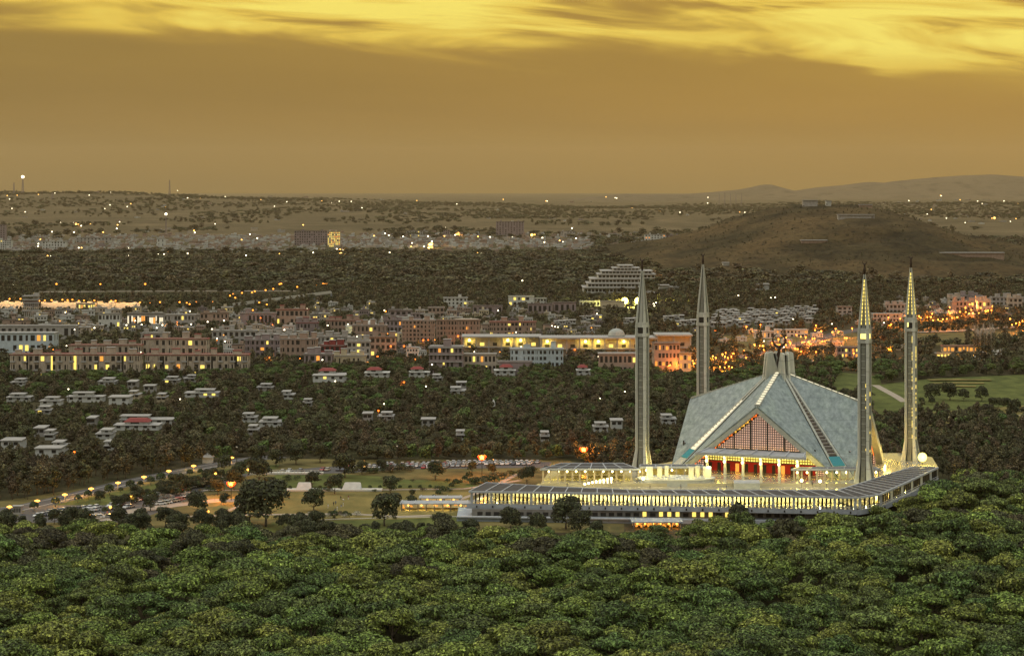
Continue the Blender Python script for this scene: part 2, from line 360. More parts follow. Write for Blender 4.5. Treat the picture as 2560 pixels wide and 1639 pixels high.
M_leafx = leafmat('leaves_topiary', (0.055, 0.075, 0.022), (0.022, 0.032, 0.012), 0.5)
M_bark = mat('bark', (0.14, 0.11, 0.08), 0.9, var=0.4, vscale=2)
M_barkp = mat('pale_bark', (0.36, 0.33, 0.27), 0.9, var=0.3, vscale=1)
# ------------------------------------------------------------------ ground, hill, far ridges, roads
def sstep(a, b, x): 
    t = min(1, max(0, (x-a)/(b-a))); return t*t*(3-2*t)
def gz(x, D):
    t = x/D*F + CX                                    # the plain rises to a low plateau far off on the left
    h = 84*sstep(6500, 13000, D)*sstep(1500, 150, t)*(1-0.0*D)
    h += 22*sstep(8000, 14000, D)*sstep(1500, 2300, t)
    h += (6*math.sin(x/410.0+D/900.0)+4*math.sin(x/170.0-D/1300.0))*sstep(6000, 9000, D)*sstep(40000, 16000, D)
    if D > 13000: h *= sstep(26000, 13000, D)
    return G + h
def make_ground():
    ys = [-900, 0, 300, 500, 700, 900, 1200, 1600, 2200, 3000, 4000, 5000, 6000] + [6500+500*k for k in range(20)] + [17000, 19000, 22000, 26000, 32000, 44000]
    nx = 81; v = []; f = []
    for y in ys:
        hw = max(1200, min(19000, abs(y)*0.42+1200))
        for i in range(nx):
            x = -hw + 2*hw*i/(nx-1); v.append((x, y, gz(x, y) if y > 5500 else G))
    for a in range(len(ys)-1):
        for i in range(nx-1):
            k = a*nx+i; f.append((k, k+1, k+nx+1, k+nx))
    me = bpy.data.meshes.new('ground'); me.from_pydata(v, [], f); me.materials.append(M_ground)
    me.polygons.foreach_set('use_smooth', [True]*len(f)); struct(link('ground', me))
make_ground()

def interp(pts, x):
    if x <= pts[0][0]: return pts[0][1]
    for (a, b), (c, d) in zip(pts, pts[1:]):
        if x <= c: 
            t = (x-a)/(c-a); return b+(d-b)*t
    return pts[-1][1]
from mathutils import noise as mn
def fbm(x, y, s, o=4):
    r = 0; a = 1
    for k in range(o): r += a*mn.noise(Vector((x*s, y*s, 3.3+k))); a *= 0.5; s *= 2
    return r
# the hill: crest line read at its distance, slopes falling toward and away from the viewer
HD = 3900.0
crest = [(1180, 672), (1400, 652), (1500, 636), (1600, 607), (1700, 588), (1790, 560), (1860, 533), (1930, 514), (1985, 504), (2080, 503), (2160, 505), (2220, 519), (2280, 541), (2340, 566), (2375, 586), (2400, 590), (2440, 580), (2480, 592), (2530, 612), (2640, 640), (2800, 672), (3000, 690)]
def hz(x, D):
    tx = x/HD*F + CX + (D-HD)*0.02
    h = max(0.0, ZY(interp(crest, tx), HD) - G - 3.0)
    if D < HD:
        t = sstep(2760 + 60*math.sin(x/160.0), HD+150, D); prof = .55*t + .45*math.sin(min(1, max(0, (D-2820)/(HD-2780)))*math.pi/2)
    else: prof = sstep(5100, HD, D)
    r = fbm(x, D, 1/330.0)*0.38 + fbm(x, D, 1/110.0, 4)*0.24
    ravine = abs(math.sin(x/95.0 + 0.8*fbm(x, D, 1/300.0)*3))*0.16
    return G - 3.0 + h*prof*(1 + (r - ravine)*(1-prof)*1.6) + h*0.02*fbm(x, D, 1/40.0, 2)
def make_hill():
    v = []; f = []; nx = 190; ny = 74
    for j in range(ny):
        D = 2780 + (5200-2780)*j/(ny-1)
        for i in range(nx):
            x = -120 + 1500*i/(nx-1); v.append((x, D, hz(x, D) if 0 < j < ny-1 else G-3))
    for j in range(ny-1):
        for i in range(nx-1):
            k = j*nx+i; f.append((k, k+1, k+nx+1, k+nx))
    me = bpy.data.meshes.new('hill'); me.from_pydata(v, [], f); me.materials.append(M_hill)
    me.polygons.foreach_set('use_smooth', [True]*len(f)); struct(link('hill', me))
make_hill()
def make_ridge(name, prof, D0, depth, wob):
    v = []; f = []; x0, x1 = prof[0][0], prof[-1][0]; nx = 160; ny = 13
    for j in range(ny):
        t = j/(ny-1); D = D0 + depth*(t-0.5)*2
        for i in range(nx):
            X_ = x0 + (x1-x0)*i/(nx-1)
            h = ZY(interp(prof, X_), D0) - G
            s = math.sin(math.pi*t)**1.3
            x = (X_-CX)/F*D0
            v.append((x, D, G - 5 + max(0, h+5)*s*(1 + wob*fbm(x, D, 1/1500.0)*(1-s)) + h*0.02*fbm(x, D, 1/350.0, 3)*s))
    for j in range(ny-1):
        for i in range(nx-1):
            k = j*nx+i; f.append((k, k+1, k+nx+1, k+nx))
    me = bpy.data.meshes.new(name); me.from_pydata(v, [], f); me.materials.append(M_ridge)
    me.polygons.foreach_set('use_smooth', [True]*len(f)); struct(link(name, me))
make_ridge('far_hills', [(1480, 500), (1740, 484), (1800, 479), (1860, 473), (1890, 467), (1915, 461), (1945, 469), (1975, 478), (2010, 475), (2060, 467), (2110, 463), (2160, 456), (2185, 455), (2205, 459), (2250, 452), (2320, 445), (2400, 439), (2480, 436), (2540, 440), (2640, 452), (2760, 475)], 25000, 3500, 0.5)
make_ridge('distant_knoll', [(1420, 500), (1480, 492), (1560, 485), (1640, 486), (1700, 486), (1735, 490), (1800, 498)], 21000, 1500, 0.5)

def ribbon(name, pts, mat_, w=None, z=G, kind='structure', close=False, t=0.0):
    """flat strip along picture-read points lying on level z; w in metres"""
    P3 = [P(a, b, z) for a, b in pts]; v = []; f = []
    for i, p in enumerate(P3):
        d = (P3[min(i+1, len(P3)-1)] - P3[max(i-1, 0)]); d.z = 0; d.normalize(); n = Vector((-d.y, d.x, 0))*(w/2)
        v += [tuple(p-n), tuple(p+n)]
    for i in range(len(P3)-1): f.append((2*i, 2*i+1, 2*i+3, 2*i+2))
    me = bpy.data.meshes.new(name); me.from_pydata(v, [], f); me.materials.append(mat_)
    o = link(name, me); return struct(o, kind)
def sheet(name, pts, mat_, z, kind='structure'):
    P3 = [tuple(P(a, b, z)) for a, b in pts]
    me = bpy.data.meshes.new(name); me.from_pydata(P3, [], [tuple(range(len(P3)))]); me.materials.append(mat_)
    bm = bmesh.new(); bm.from_mesh(me); bmesh.ops.recalc_face_normals(bm, faces=bm.faces)
    for fc in bm.faces:
        if fc.normal.z < 0: fc.normal_flip()
    bm.to_mesh(me); bm.free()
    return struct(link(name, me), kind)
# park west of the mosque
sheet('park_ground', [(-60, 1330), (-60, 1262), (330, 1200), (620, 1146), (1420, 1150), (1560, 1190), (1560, 1330)], M_dry, G+0.02)
sheet('lawn', [(470, 1296), (520, 1238), (640, 1229), (1180, 1229), (1150, 1300)], M_lawn, G+0.04)
sheet('lawn', [(640, 1219), (700, 1180), (880, 1186), (1120, 1200), (1230, 1219)], M_lawn2, G+0.04)
sheet('lawn', [(960, 1196), (1010, 1174), (1330, 1170), (1380, 1186), (1250, 1213), (1100, 1200)], M_dry, G+0.06)
sheet('lawn', [(640, 1330), (680, 1304), (1000, 1297), (1140, 1290), (1200, 1330)], M_lawn2, G+0.05)
sheet('lawn', [(130, 1262), (560, 1172), (700, 1160), (690, 1171), (560, 1192), (260, 1262)], M_lawn2, G+0.05)
sheet('car_park', [(20, 1305), (80, 1264), (300, 1252), (530, 1192), (640, 1170), (660, 1177), (570, 1205), (480, 1240), (420, 1270), (330, 1305)], M_asph, G+0.045)
sheet('car_park', [(640, 1182), (800, 1167), (1000, 1158), (1380, 1154), (1370, 1168), (1010, 1172), (880, 1181), (700, 1186)], M_asph, G+0.055)
ribbon('road', [(-30, 1279), (54, 1269), (152, 1247), (246, 1224), (316, 1206), (423, 1184), (518, 1165), (616, 1148), (700, 1140)], M_asph, 13, G+0.08)
ribbon('kerb', [(-30, 1285), (54, 1275), (152, 1252), (246, 1229), (316, 1211), (423, 1188), (518, 1169), (616, 1151)], M_kerb, 0.5, G+0.14)
ribbon('kerb', [(-30, 1272), (54, 1262), (152, 1241), (246, 1219), (316, 1201), (423, 1180), (518, 1161), (616, 1145)], M_kerb, 0.4, G+0.14)
ribbon('park_path', [(500, 1225), (660, 1224), (900, 1224), (1160, 1221), (1300, 1200)], M_path, 2.6, G+0.10)
ribbon('park_path', [(430, 1291), (600, 1286), (700, 1285), (860, 1283), (1000, 1290), (1120, 1286)], M_path, 3.4, G+0.10)
ribbon('park_path', [(560, 1280), (610, 1259), (640, 1246), (665, 1230)], M_path, 2.2, G+0.11)
ribbon('park_path', [(1110, 1262), (1220, 1222), (1290, 1186), (1330, 1172)], M_path, 2.5, G+0.12)
ribbon('park_path', [(705, 1303), (850, 1296), (980, 1293), (1150, 1290)], M_kerb, 0.9, G+0.12)
ribbon('plaza_path', [(250, 1300), (330, 1277), (430, 1262), (540, 1250), (620, 1250)], M_path, 9, G+0.09)
# golf-like green terraces and clearings to the right of the mosque
sheet('meadow', [(2180, 1062), (2190, 962), (2330, 946), (2600, 934), (2620, 1044), (2400, 1052)], M_lawn2, G+0.05)
sheet('meadow', [(2050, 1000), (2100, 930), (2200, 940), (2210, 1000)], M_lawn2, G+0.06)
sheet('meadow', [(2200, 856), (2290, 834), (2620, 824), (2620, 840), (2480, 856), (2300, 866)], M_dry, G+0.05)
sheet('clearing', [(1760, 858), (1790, 838), (2140, 832), (2190, 850), (2150, 905), (1900, 892)], M_dry, G+0.05)
sheet('fairway', [(2160, 1075), (2170, 1042), (2600, 1010), (2600, 1046)], M_lawn, G+0.07)
ribbon('road', [(1975, 950), (2010, 921), (2025, 905), (2060, 895), (2150, 890)], M_path, 6, G+0.10)
ribbon('road', [(2188, 962), (2212, 975), (2240, 990), (2262, 1004)], M_path, 5, G+0.11)
ribbon('road', [(2290, 830), (2400, 826), (2500, 819), (2640, 808)], M_path, 13, G+0.12)
ribbon('road', [(1660, 925), (1800, 905), (1990, 862), (2100, 832), (2250, 806), (2350, 788), (2460, 765)], M_asph, 16, G+0.13)
ribbon('road', [(-60, 730), (120, 729), (330, 728), (600, 727), (740, 727)], M_path, 14, G+0.10)
ribbon('track', [(2300, 1045), (2420, 1040), (2600, 1036)], M_path, 2.5, G+0.12)
for k, (a, b, c) in enumerate(((2330, 2460, 957), (2345, 2440, 965), (2322, 2478, 949))):
    ribbon('terrace_bank', [(a, c), ((a+b)/2, c-1), (b, c)], M_lawn, 9, G+0.5+0.15*k)

# raised road ramp with parapet, west of the flats
def ramp_road():
    t = thing('viaduct', 'long pale raised road deck sloping up to the right above the scrub', 'viaduct', PD(700, 2360, G))
    base = t.location; m = MB(); p = MB(); q = MB()
    prev = None
    for k in range(13):
        u = k/12; a = PD(575+253*u, 2285+165*u, 0); a.z = ZY(760-32*u, a.y)-.5
        a -= base
        if prev is not None:
            m.hexa([prev+Vector((0, -6, -1.8)), a+Vector((0, -6, -1.8)), a+Vector((0, 6, -1.8)), prev+Vector((0, 6, -1.8)), prev+Vector((0, -6, 0)), a+Vector((0, -6, 0)), a+Vector((0, 6, 0)), prev+Vector((0, 6, 0))])
            p.hexa([prev+Vector((0, -6.3, -0.6)), a+Vector((0, -6.3, -0.6)), a+Vector((0, -6.02, -0.6)), prev+Vector((0, -6.02, -0.6)), prev+Vector((0, -6.3, 1.4)), a+Vector((0, -6.3, 1.4)), a+Vector((0, -6.02, 1.4)), prev+Vector((0, -6.02, 1.4))])
        prev = a
        if k % 2 == 0:
            q2 = MB(); q2.box(a.x-0.8, a.x+0.8, a.y-3, a.y+3, -3, a.z-1.8); q2.build('pier', M_slab, t)
    m.build('deck', M_kerb, t); p.build('parapet', M_kerb, t)
ramp_road()

M_cream = mat('cream_wall', (0.50, 0.42, 0.28), 0.85, var=0.25, vscale=0.4)
# ------------------------------------------------------------------ the mosque complex
MR = math.radians(-24.0); MC = Vector((112.6, 911.0, 0.0))
cR, sR = math.cos(MR), math.sin(MR)
def mloc(x, y, z=0): return Vector((MC.x + x*cR - y*sR, MC.y + x*sR + y*cR, z))
def minv(v): 
    dx, dy = v[0]-MC.x, v[1]-MC.y; return Vector((dx*cR + dy*sR, -dx*sR + dy*cR, v[2]))
def thick(m, pts, t, mi=0):
    """polygon pts thickened downward (along its own normal) by t"""
    pts = [Vector(p) for p in pts]; n = (pts[1]-pts[0]).cross(pts[2]-pts[0]).normalized()
    if n.z > 0: n = -n
    m.extrude(pts, n*t, mi)

def prayer_hall():
    t = thing('prayer_hall', 'tent-shaped mosque hall with folded grey roof planes and lit triangular lattice gable', 'mosque hall', MC, MR)
    A_, B_ = 39.3, 31.0; ZT = 38.6
    sides = [((0, -1), A_, B_), ((1, 0), B_, A_), ((0, 1), A_, B_), ((-1, 0), B_, A_)]
    for si, (nrm, a, b) in enumerate(sides):
        ZP = 27.4 if nrm[0] == 0 else 26.5
        n = Vector((nrm[0], nrm[1], 0)); r = Vector((-n.y, n.x, 0))          # outward, and along the side
        def W(s, o, z): return r*s + n*o + Vector((0, 0, z))
        P0 = W(0, b, ZP); ci = 5.0
        for sg in (-1, 1):
            C0 = W(sg*(a-ci), b-0.4, 0); T0 = W(sg*2.4, 3.2, ZT); R0 = W(sg*0.55, 2.2, ZT+0.2); PR = W(sg*0.55, b, ZP)
            m = MB(); thick(m, [R0, PR, C0, T0], 0.8); m.build('roof_panel', M_conc, t)
            # deep eave beam under the gable edge
            m = MB(); e0 = W(sg*0.0, b, ZP-0.5); e1 = W(sg*(a-ci), b-0.4, -0.5)
            m.hexa([e0+Vector((0,0,-2.1)), e1+Vector((0,0,-0.2))-r*sg*3.0, e1-r*sg*3.0-n*3.0, e0+Vector((0,0,-2.1))-n*3.0, e0, e1, e1-n*3.0, e0-n*3.0]); m.build('eave_beam', M_fascia, t)
            # rib along the valley from the apex to the ground
            q0 = W(sg*(a-ci+0.35), b-0.5, -0.4); q1 = W(sg*2.6, 3.3, ZT+0.2)
            m = MB(); m.bar(q0+Vector((0, 0, 0.1)), q1, 1.0, 0.9, up=Vector((0, 0, 1))); m.build('rib', M_fascia, t)
            # gutter line beside the rib
            m = MB(); m.bar(q0+Vector((0, 0, 0.95))-r*sg*0.9, q1+Vector((0, 0, 0.7))-r*sg*0.6, 0.2, 0.25, up=n); m.build('gutter', M_dark, t)
        # ridge skylight, in glazed bays
        rs = MB(); frs = []
        for k in range(14):
            u0 = k/14+0.006; u1 = (k+1)/14-0.006
            a0 = W(0, 2.2, ZT+0.3).lerp(W(0, b-0.8, ZP+0.3), u0); a1 = W(0, 2.2, ZT+0.3).lerp(W(0, b-0.8, ZP+0.3), u1)
            w_ = 0.75
            rs.hexa([a0-r*w_-Vector((0,0,.1)), a0+r*w_-Vector((0,0,.1)), a1+r*w_-Vector((0,0,.1)), a1-r*w_-Vector((0,0,.1)), a0-r*w_+Vector((0,0,.45)), a0+r*w_+Vector((0,0,.45)), a1+r*w_+Vector((0,0,.45)), a1-r*w_+Vector((0,0,.45))])
            fr = MB(); frs.append(fr); fr.hexa([a1-r*.9-Vector((0,0,.1)), a1+r*.9-Vector((0,0,.1)), a1+r*.9+(a1-a0)*.05, a1-r*.9+(a1-a0)*.05, a1-r*.9+Vector((0,0,.6)), a1+r*.9+Vector((0,0,.6)), a1+r*.9+(a1-a0)*.05+Vector((0,0,.6)), a1-r*.9+(a1-a0)*.05+Vector((0,0,.6))])
        sk = rs.build('ridge_skylight', E_sky, t); [fr.build('glazing_bar', M_fascia, sk) for fr in frs]
        for sg in (-1, 1):
            m = MB(); m.bar(W(sg*0.95, 2.2, ZT+.35), W(sg*0.95, b-.5, ZP+.35), 0.3, 0.7); m.build('ridge_coping', M_fascia, t)
        # recessed gable screen: a trapezium of lattice above the portico, smaller wings beside it
        rec = 3.4; yo = b-rec; slope = (ZP)/(a-ci)
        def top(s): return max(0.0, ZP - 2.3 - abs(s)*slope*1.0)
        zb = 9.6
        sx = [-22.5, -17.2, -10.2, -3.4, 3.4, 10.2, 17.2, 22.5]; sx = [s*a/37.5 for s in sx]
        for s0, s1 in zip(sx, sx[1:]):
            m = MB(); zs0, zs1 = max(top(s0)-1.5, zb), max(top(s1)-1.5, zb)
            pts = [W(s0, yo, zb), W(s1, yo, zb), W(s1, yo, zs1)]
            if s0 < 0 < s1: pts.append(W(0, yo, top(0)-1.5))
            pts.append(W(s0, yo, zs0)); m.extrude(pts, -n*0.4); m.build('lattice_panel', M_lat, t)
            m = MB(); m.hexa([W(s1-.28, yo+.25, zb-1), W(s1+.28, yo+.25, zb-1), W(s1+.28, yo-.2, zb-1), W(s1-.28, yo-.2, zb-1), W(s1-.28, yo+.25, zs1+1), W(s1+.28, yo+.25, zs1+1), W(s1+.28, yo-.2, zs1+1), W(s1-.28, yo-.2, zs1+1)])
            m.build('mullion', M_dark, t)
        # stepped coloured glazing along the slopes
        for sg in (-1, 1):
            eg = MB(); eg2 = MB()
            for k in range(36):
                s0 = 0.3 + k*(a-8)/36; s1 = s0 + (a-8)/36*0.62; zt = top(s0) + 0.2
                zz = zt - (1.5 if k % 2 else 1.0)
                if zz < 1.2: continue
                (eg2 if (si == 0 and sg == -1 and 3 < k < 12) else eg).hexa([W(sg*s0, yo+.12, zz), W(sg*s1, yo+.12, zz), W(sg*s1, yo-.3, zz), W(sg*s0, yo-.3, zz), W(sg*s0, yo+.12, zt), W(sg*s1, yo+.12, zt), W(sg*s1, yo-.3, zt), W(sg*s0, yo-.3, zt)])
            eg.build('edge_glazing', E_edge, t)
            if eg2.v: eg2.build('edge_glazing', E_edge2, t)
        # wing lattice, portal wall
        for sg in (-1, 1):
            m = MB(); s0 = 22.8*a/37.5; s1 = 30.5*a/37.5
            m.extrude([W(sg*s0, yo, 0.2), W(sg*s1, yo, 0.2), W(sg*s1, yo, max(top(s1)-.5, 1)), W(sg*s0, yo, top(s0)-.5)], -n*0.4); m.build('lattice_panel', M_lat, t)
        m = MB(); s0 = 22.4*a/37.5
        m.hexa([W(-s0, yo-1.2, 0), W(s0, yo-1.2, 0), W(s0, yo-1.8, 0), W(-s0, yo-1.8, 0), W(-s0, yo-1.2, 4.3), W(s0, yo-1.2, 4.3), W(s0, yo-1.8, 4.3), W(-s0, yo-1.8, 4.3)]); m.build('portal_wall', M_red, t)
        m = MB(); m.hexa([W(-s0, yo-.5, 4.32), W(s0, yo-.5, 4.32), W(s0, yo-.9, 4.32), W(-s0, yo-.9, 4.32), W(-s0, yo-.5, 7.6), W(s0, yo-.5, 7.6), W(s0, yo-.9, 7.6), W(-s0, yo-.9, 7.6)]); m.build('transom_screen', M_laty, t)
        m = MB(); m.hexa([W(-s0, yo-.1, 7.62), W(s0, yo-.1, 7.62), W(s0, yo-.9, 7.62), W(-s0, yo-.9, 7.62), W(-s0, yo-.1, 9.55), W(s0, yo-.1, 9.55), W(s0, yo-.9, 9.55), W(-s0, yo-.9, 9.55)]); m.build('lintel', M_dark, t)
        # open doorways in the red wall
        for k in range(12):
            s = -s0 + (k+.5)*2*s0/12
            m = MB(); w_ = 0.75
            m.hexa([W(s-w_, yo-1.1, 0), W(s+w_, yo-1.1, 0), W(s+w_, yo-1.19, 0), W(s-w_, yo-1.19, 0), W(s-w_, yo-1.1, 3.2), W(s+w_, yo-1.1, 3.2), W(s+w_, yo-1.19, 3.2), W(s-w_, yo-1.19, 3.2)])
            m.build('door', M_dark if k in (1, 2, 6) else (E_wino if k % 5 == 3 else M_bronze), t)
    # four valley skylight ladders with teal foot panels
    for cx_, cy_ in ((-1, -1), (1, -1), (1, 1), (-1, 1)):
        b0 = Vector((cx_*(39.3-2.5), cy_*(31-2.5), 0)); t0 = Vector((cx_*2.9, cy_*2.9, ZT+.1))
        dirn = (t0-b0); across = Vector((cx_*1, -cy_*1, 0)).normalized()
        hw0, hw1 = 3.1, 0.45
        def S(u, s, h=0): return b0 + dirn*u + across*s*(hw0+(hw1-hw0)*u) + Vector((0, 0, h*1.6-.1))
        m = MB(); m.hexa([S(-.03, -1, -.6), S(-.03, 1, -.6), S(1, 1, -.6), S(1, -1, -.6), S(-.03, -1, -.1), S(-.03, 1, -.1), S(1, 1, -.1), S(1, -1, -.1)]); m.build('valley_gutter', M_bronze, t)
        m = MB(); m.hexa([S(.105, -.98, -.05), S(.105, .98, -.05), S(.19, .98, -.05), S(.19, -.98, -.05), S(.105, -.98, .35), S(.105, .98, .35), S(.19, .98, .35), S(.19, -.98, .35)]); m.build('teal_panel', M_teal, t)
        m = MB(); m.hexa([S(-.04, -1.0, -.3), S(-.04, 1.0, -.3), S(.10, 1.0, -.05), S(.10, -1.0, -.05), S(-.04, -1.0, .5), S(-.04, 1.0, .5), S(.10, 1.0, .3), S(.10, -1.0, .3)]); m.build('foot_slab', M_fascia, t)
        lit = MB(); nn = 24
        for k in range(nn):
            u0 = .20 + .78*k/nn; u1 = u0 + .78/nn*.62
            if (cx_, cy_) == (-1, -1) and k < 16:
                lit = MB(); lit.hexa([S(u0, -.7, -.08), S(u0, .9, -.08), S(u1, .9, -.08), S(u1, -.7, -.08), S(u0, -.7, .25), S(u0, .9, .25), S(u1, .9, .25), S(u1, -.7, .25)]); lit.build('valley_skylight', E_sky, t)
            else:
                s_ = MB()
                lit = MB(); lit.hexa([S(u1, -.9, -.08), S(u1, .9, -.08), S(u1+.007, .9, -.08), S(u1+.007, -.9, -.08), S(u1, -.9, .3), S(u1, .9, .3), S(u1+.007, .9, .3), S(u1+.007, -.9, .3)]); lit.build('valley_louvre', M_step, t)
    # tall fins round the apex
    for cx_, cy_ in ((-1, -1), (1, -1), (1, 1), (-1, 1)):
        rd = Vector((cx_, cy_*0.92, 0)).normalized(); ac = Vector((-rd.y, rd.x, 0))
        for s in (-1, 1):
            m = MB(); o = ac*s*1.15
            pts = [rd*1.5+Vector((0,0,35.5))+o, rd*7.4+Vector((0,0,33))+o, rd*5.9+Vector((0,0,47.1))+o, rd*5.2+Vector((0,0,47.6))+o, rd*3.7+Vector((0,0,47.6))+o, rd*1.3+Vector((0,0,40.5))+o]
            m.extrude([p-ac*.38 for p in pts], ac*.76); m.build('apex_fin', M_min, t)
        m = MB(); m.extrude([rd*2.2+Vector((0,0,36))-ac*.75, rd*2.2+Vector((0,0,36))+ac*.75, rd*4.2+Vector((0,0,46.6))+ac*.75, rd*4.2+Vector((0,0,46.6))-ac*.75], rd*0.8); m.build('fin_web', M_dark, t)
    m = MB(); m.box(-2.4, 2.4, -2.4, 2.4, 36.6, 38.9); m.build('apex_cap', M_dark, t)
    m = MB(); m.lathe([(1.0, 38.5), (.7, 41), (.9, 43.5), (.55, 45), (1.1, 46.5), (.5, 48), (1.0, 49.2), (.3, 49.8)], 12)
    fin = m.build('finial_stem', M_bronze, t, True)
    m = MB(); pts = [(2.75*math.cos(math.radians(q)), 0, 52.6+2.75*math.sin(math.radians(q))) for q in range(-258, 79, 12)]
    m.tube(pts, [0.12+0.42*math.sin(math.pi*k/(len(pts)-1)) for k in range(len(pts))], 8); m.build('crescent', M_bronze, fin, True)
    # portico canopy: folded slab on six pillars
    def canopy():
        m = MB(); hw = 23.5
        m.hexa([(-hw, -39.5, 7.7), (hw, -39.5, 7.7), (hw-3, -30.6, 8.7), (-hw+3, -30.6, 8.7), (-hw, -39.5, 8.7), (hw, -39.5, 8.7), (hw-3, -30.6, 9.5), (-hw+3, -30.6, 9.5)])
        c = m.build('portico_canopy', M_slab, t)
        for k in range(7):
            x = -hw+1.5 + k*(2*hw-3)/6; mm = MB(); mm.bar((x, -39.4, 8.85), (x*0.93, -30.5, 9.7), .5, .5); mm.build('roof_beam', M_beam, c)
        for k in range(6):
            x = -19.2 + 7.68*k; mm = MB(); mm.box(x-.45, x+.45, -37.6, -36.7, 0, 7.75); mm.box(x-.9, x+.9, -38.4, -36.2, 7.1, 7.68); mm.box(x-.6, x+.6, -37.8, -36.5, 0, .5)
            pc = mm.build('portico_pillar', M_white, t)
            mm = MB(); mm.ball(.5, (x, -38.2, 5.2), 8, 6); mm.ball(.35, (x, -38.3, 7.0), 8, 4); g_ = mm.build('portico_lamp', E_globe, pc)
            point_light(pc, (x, -39.2, 5.6), 560, (1, .78, .13), .5)
            point_light(pc, (x+3.8, -34.5, 5.8), 620, (1, .72, .10), .5)
        mm = MB(); mm.box(-24, 24, -31.5, -31.0, 4.6, 4.9); mm.build('rail', M_dark, t)
    canopy()
    for y_ in (-14, 6, 24):
        point_light(t, (41.0, y_, 6.0), 3000, (1, .62, .12), 1.0)
    point_light(t, (36.5, 33, 3.0), 3500, (1, .62, .12), 1.0)
    return t
prayer_hall()

def minaret(loc, label, kind, first=None):
    """square shaft of four corner piers with recessed grille strips, flared foot, gallery and tapering spire"""
    t = thing('minaret', label, 'minaret', loc, MR, 'slender marble minarets round the hall')
    s = 2.25; zf, zg = 8.6, 57.0
    litc = kind in ('front_right', 'back_right')
    core = MB(); core.box(-1.55, 1.55, -1.55, 1.55, 0, zg); core.build('shaft_core', M_dark, t)
    for k in range(4):
        a = k*math.pi/2; c_, s_ = math.cos(a), math.sin(a)
        def R(x, y, z): return (x*c_-y*s_, x*s_+y*c_, z)
        # corner pier with flare
        m = MB(); i0 = 1.15; e = 3.6
        m.hexa([R(1.55, 1.55, 0), R(e, 1.55, 0), R(e, e, 0), R(1.55, e, 0), R(i0, i0, zf), R(s, i0, zf), R(s, s, zf), R(i0, s, zf)])
        m.hexa([R(i0, i0, zf), R(s, i0, zf), R(s, s, zf), R(i0, s, zf), R(i0, i0, zg+3.5), R(s, i0, zg+3.5), R(s, s, zg+3.5), R(i0, s, zg+3.5)])
        z1, z2 = 60.5, 82.5
        m.hexa([R(1.25, 1.25, z1), R(s-.05, 1.25, z1), R(s-.05, s-.05, z1), R(1.25, s-.05, z1), R(.10, .10, z2), R(.42, .10, z2), R(.42, .42, z2), R(.10, .42, z2)])
        m.build('corner_pier', M_min, t)
        # grille strip on this face, with cross joints
        m = MB(); g = MB()
        m.hexa([R(-.86, -1.80, zf), R(.86, -1.80, zf), R(.86, -1.56, zf), R(-.86, -1.56, zf), R(-.86, -1.80, zg-1.5), R(.86, -1.80, zg-1.5), R(.86, -1.56, zg-1.5), R(-.86, -1.56, zg-1.5)])
        m.hexa([R(-.9, -2.9, 0), R(.9, -2.9, 0), R(.9, -1.6, 0), R(-.9, -1.6, 0), R(-.86, -1.83, zf), R(.86, -1.83, zf), R(.86, -1.56, zf), R(-.86, -1.56, zf)])
        gs = m.build('grille_strip', M_grille, t)
        for j in range(17):
            z = zf + 1 + j*2.75; g.hexa([R(-.86, -1.86, z), R(.86, -1.86, z), R(.86, -1.78, z), R(-.86, -1.78, z), R(-.86, -1.86, z+.22), R(.86, -1.86, z+.22), R(.86, -1.78, z+.22), R(-.86, -1.78, z+.22)])
        g.build('joint', M_fascia, gs)
        # spire infill
        m = MB(); z1 = 59.4
        m.hexa([R(-.85, -1.75, z1+1), R(.85, -1.75, z1+1), R(.85, -1.2, z1+1), R(-.85, -1.2, z1+1), R(-.10, -.26, 79.5), R(.10, -.26, 79.5), R(.10, -.1, 79.5), R(-.10, -.1, 79.5)])
        m.build('spire_panel', M_min if kind == 'front_left' and k == 0 else M_grille, t)
        if litc:
            for sx in (-1, 1):
                m = MB()
                for j in range(12):
                    u0 = .10+j*.072; u1 = u0+.054
                    def q(u, dx): 
                        z = 60.5+u*21; f = 1-u*0.93; return R(sx*(1.02*f+dx*.0), -1.85*f-.12, z)
                    a0, a1 = Vector(q(u0, 0)), Vector(q(u1, 0)); w_ = Vector(R(.15, 0, 0))
                    dy = Vector(R(0, .14, 0)); m.hexa([a0-w_, a0+w_, a0+w_+dy, a0-w_+dy, a1-w_, a1+w_, a1+w_+dy, a1-w_+dy])
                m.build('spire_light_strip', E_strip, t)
        # glints along the dark joints of the lit shafts, put in as glowing boxes
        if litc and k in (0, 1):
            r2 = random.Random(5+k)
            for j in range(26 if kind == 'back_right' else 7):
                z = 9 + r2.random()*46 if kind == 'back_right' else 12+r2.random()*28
                m = MB(); m.box(*sorted((R(.98, -1.92, 0)[0]-.09, R(.98, -1.92, 0)[0]+.09)), *sorted((R(.98, -1.92, 0)[1]-.09, R(.98, -1.92, 0)[1]+.09)), z, z+.9); m.build('shaft_glint', E_strip, t)
    # gallery
    m = MB(); m.box(-s-.12, s+.12, -s-.12, s+.12, 55.2, 56.6); m.build('gallery_ledge', M_min, t)
    m = MB(); m.box(-2.02, 2.02, -2.02, 2.02, 57.02, 59.0)
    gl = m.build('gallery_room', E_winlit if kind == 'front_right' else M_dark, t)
    if kind == 'back_right':
        m = MB(); m.box(-1.6, -.5, -2.1, -2.03, 57.2, 59.6); m.build('lit_opening', E_winlit, t)
    m = MB(); m.hexa([(-s-.06, -s-.06, 59.1), (s+.06, -s-.06, 59.1), (s+.06, s+.06, 59.1), (-s-.06, s+.06, 59.1), (-s+.18, -s+.18, 61.2), (s-.18, -s+.18, 61.2), (s-.18, s-.18, 61.2), (-s+.18, s-.18, 61.2)]); m.build('spire_collar', M_min, t)
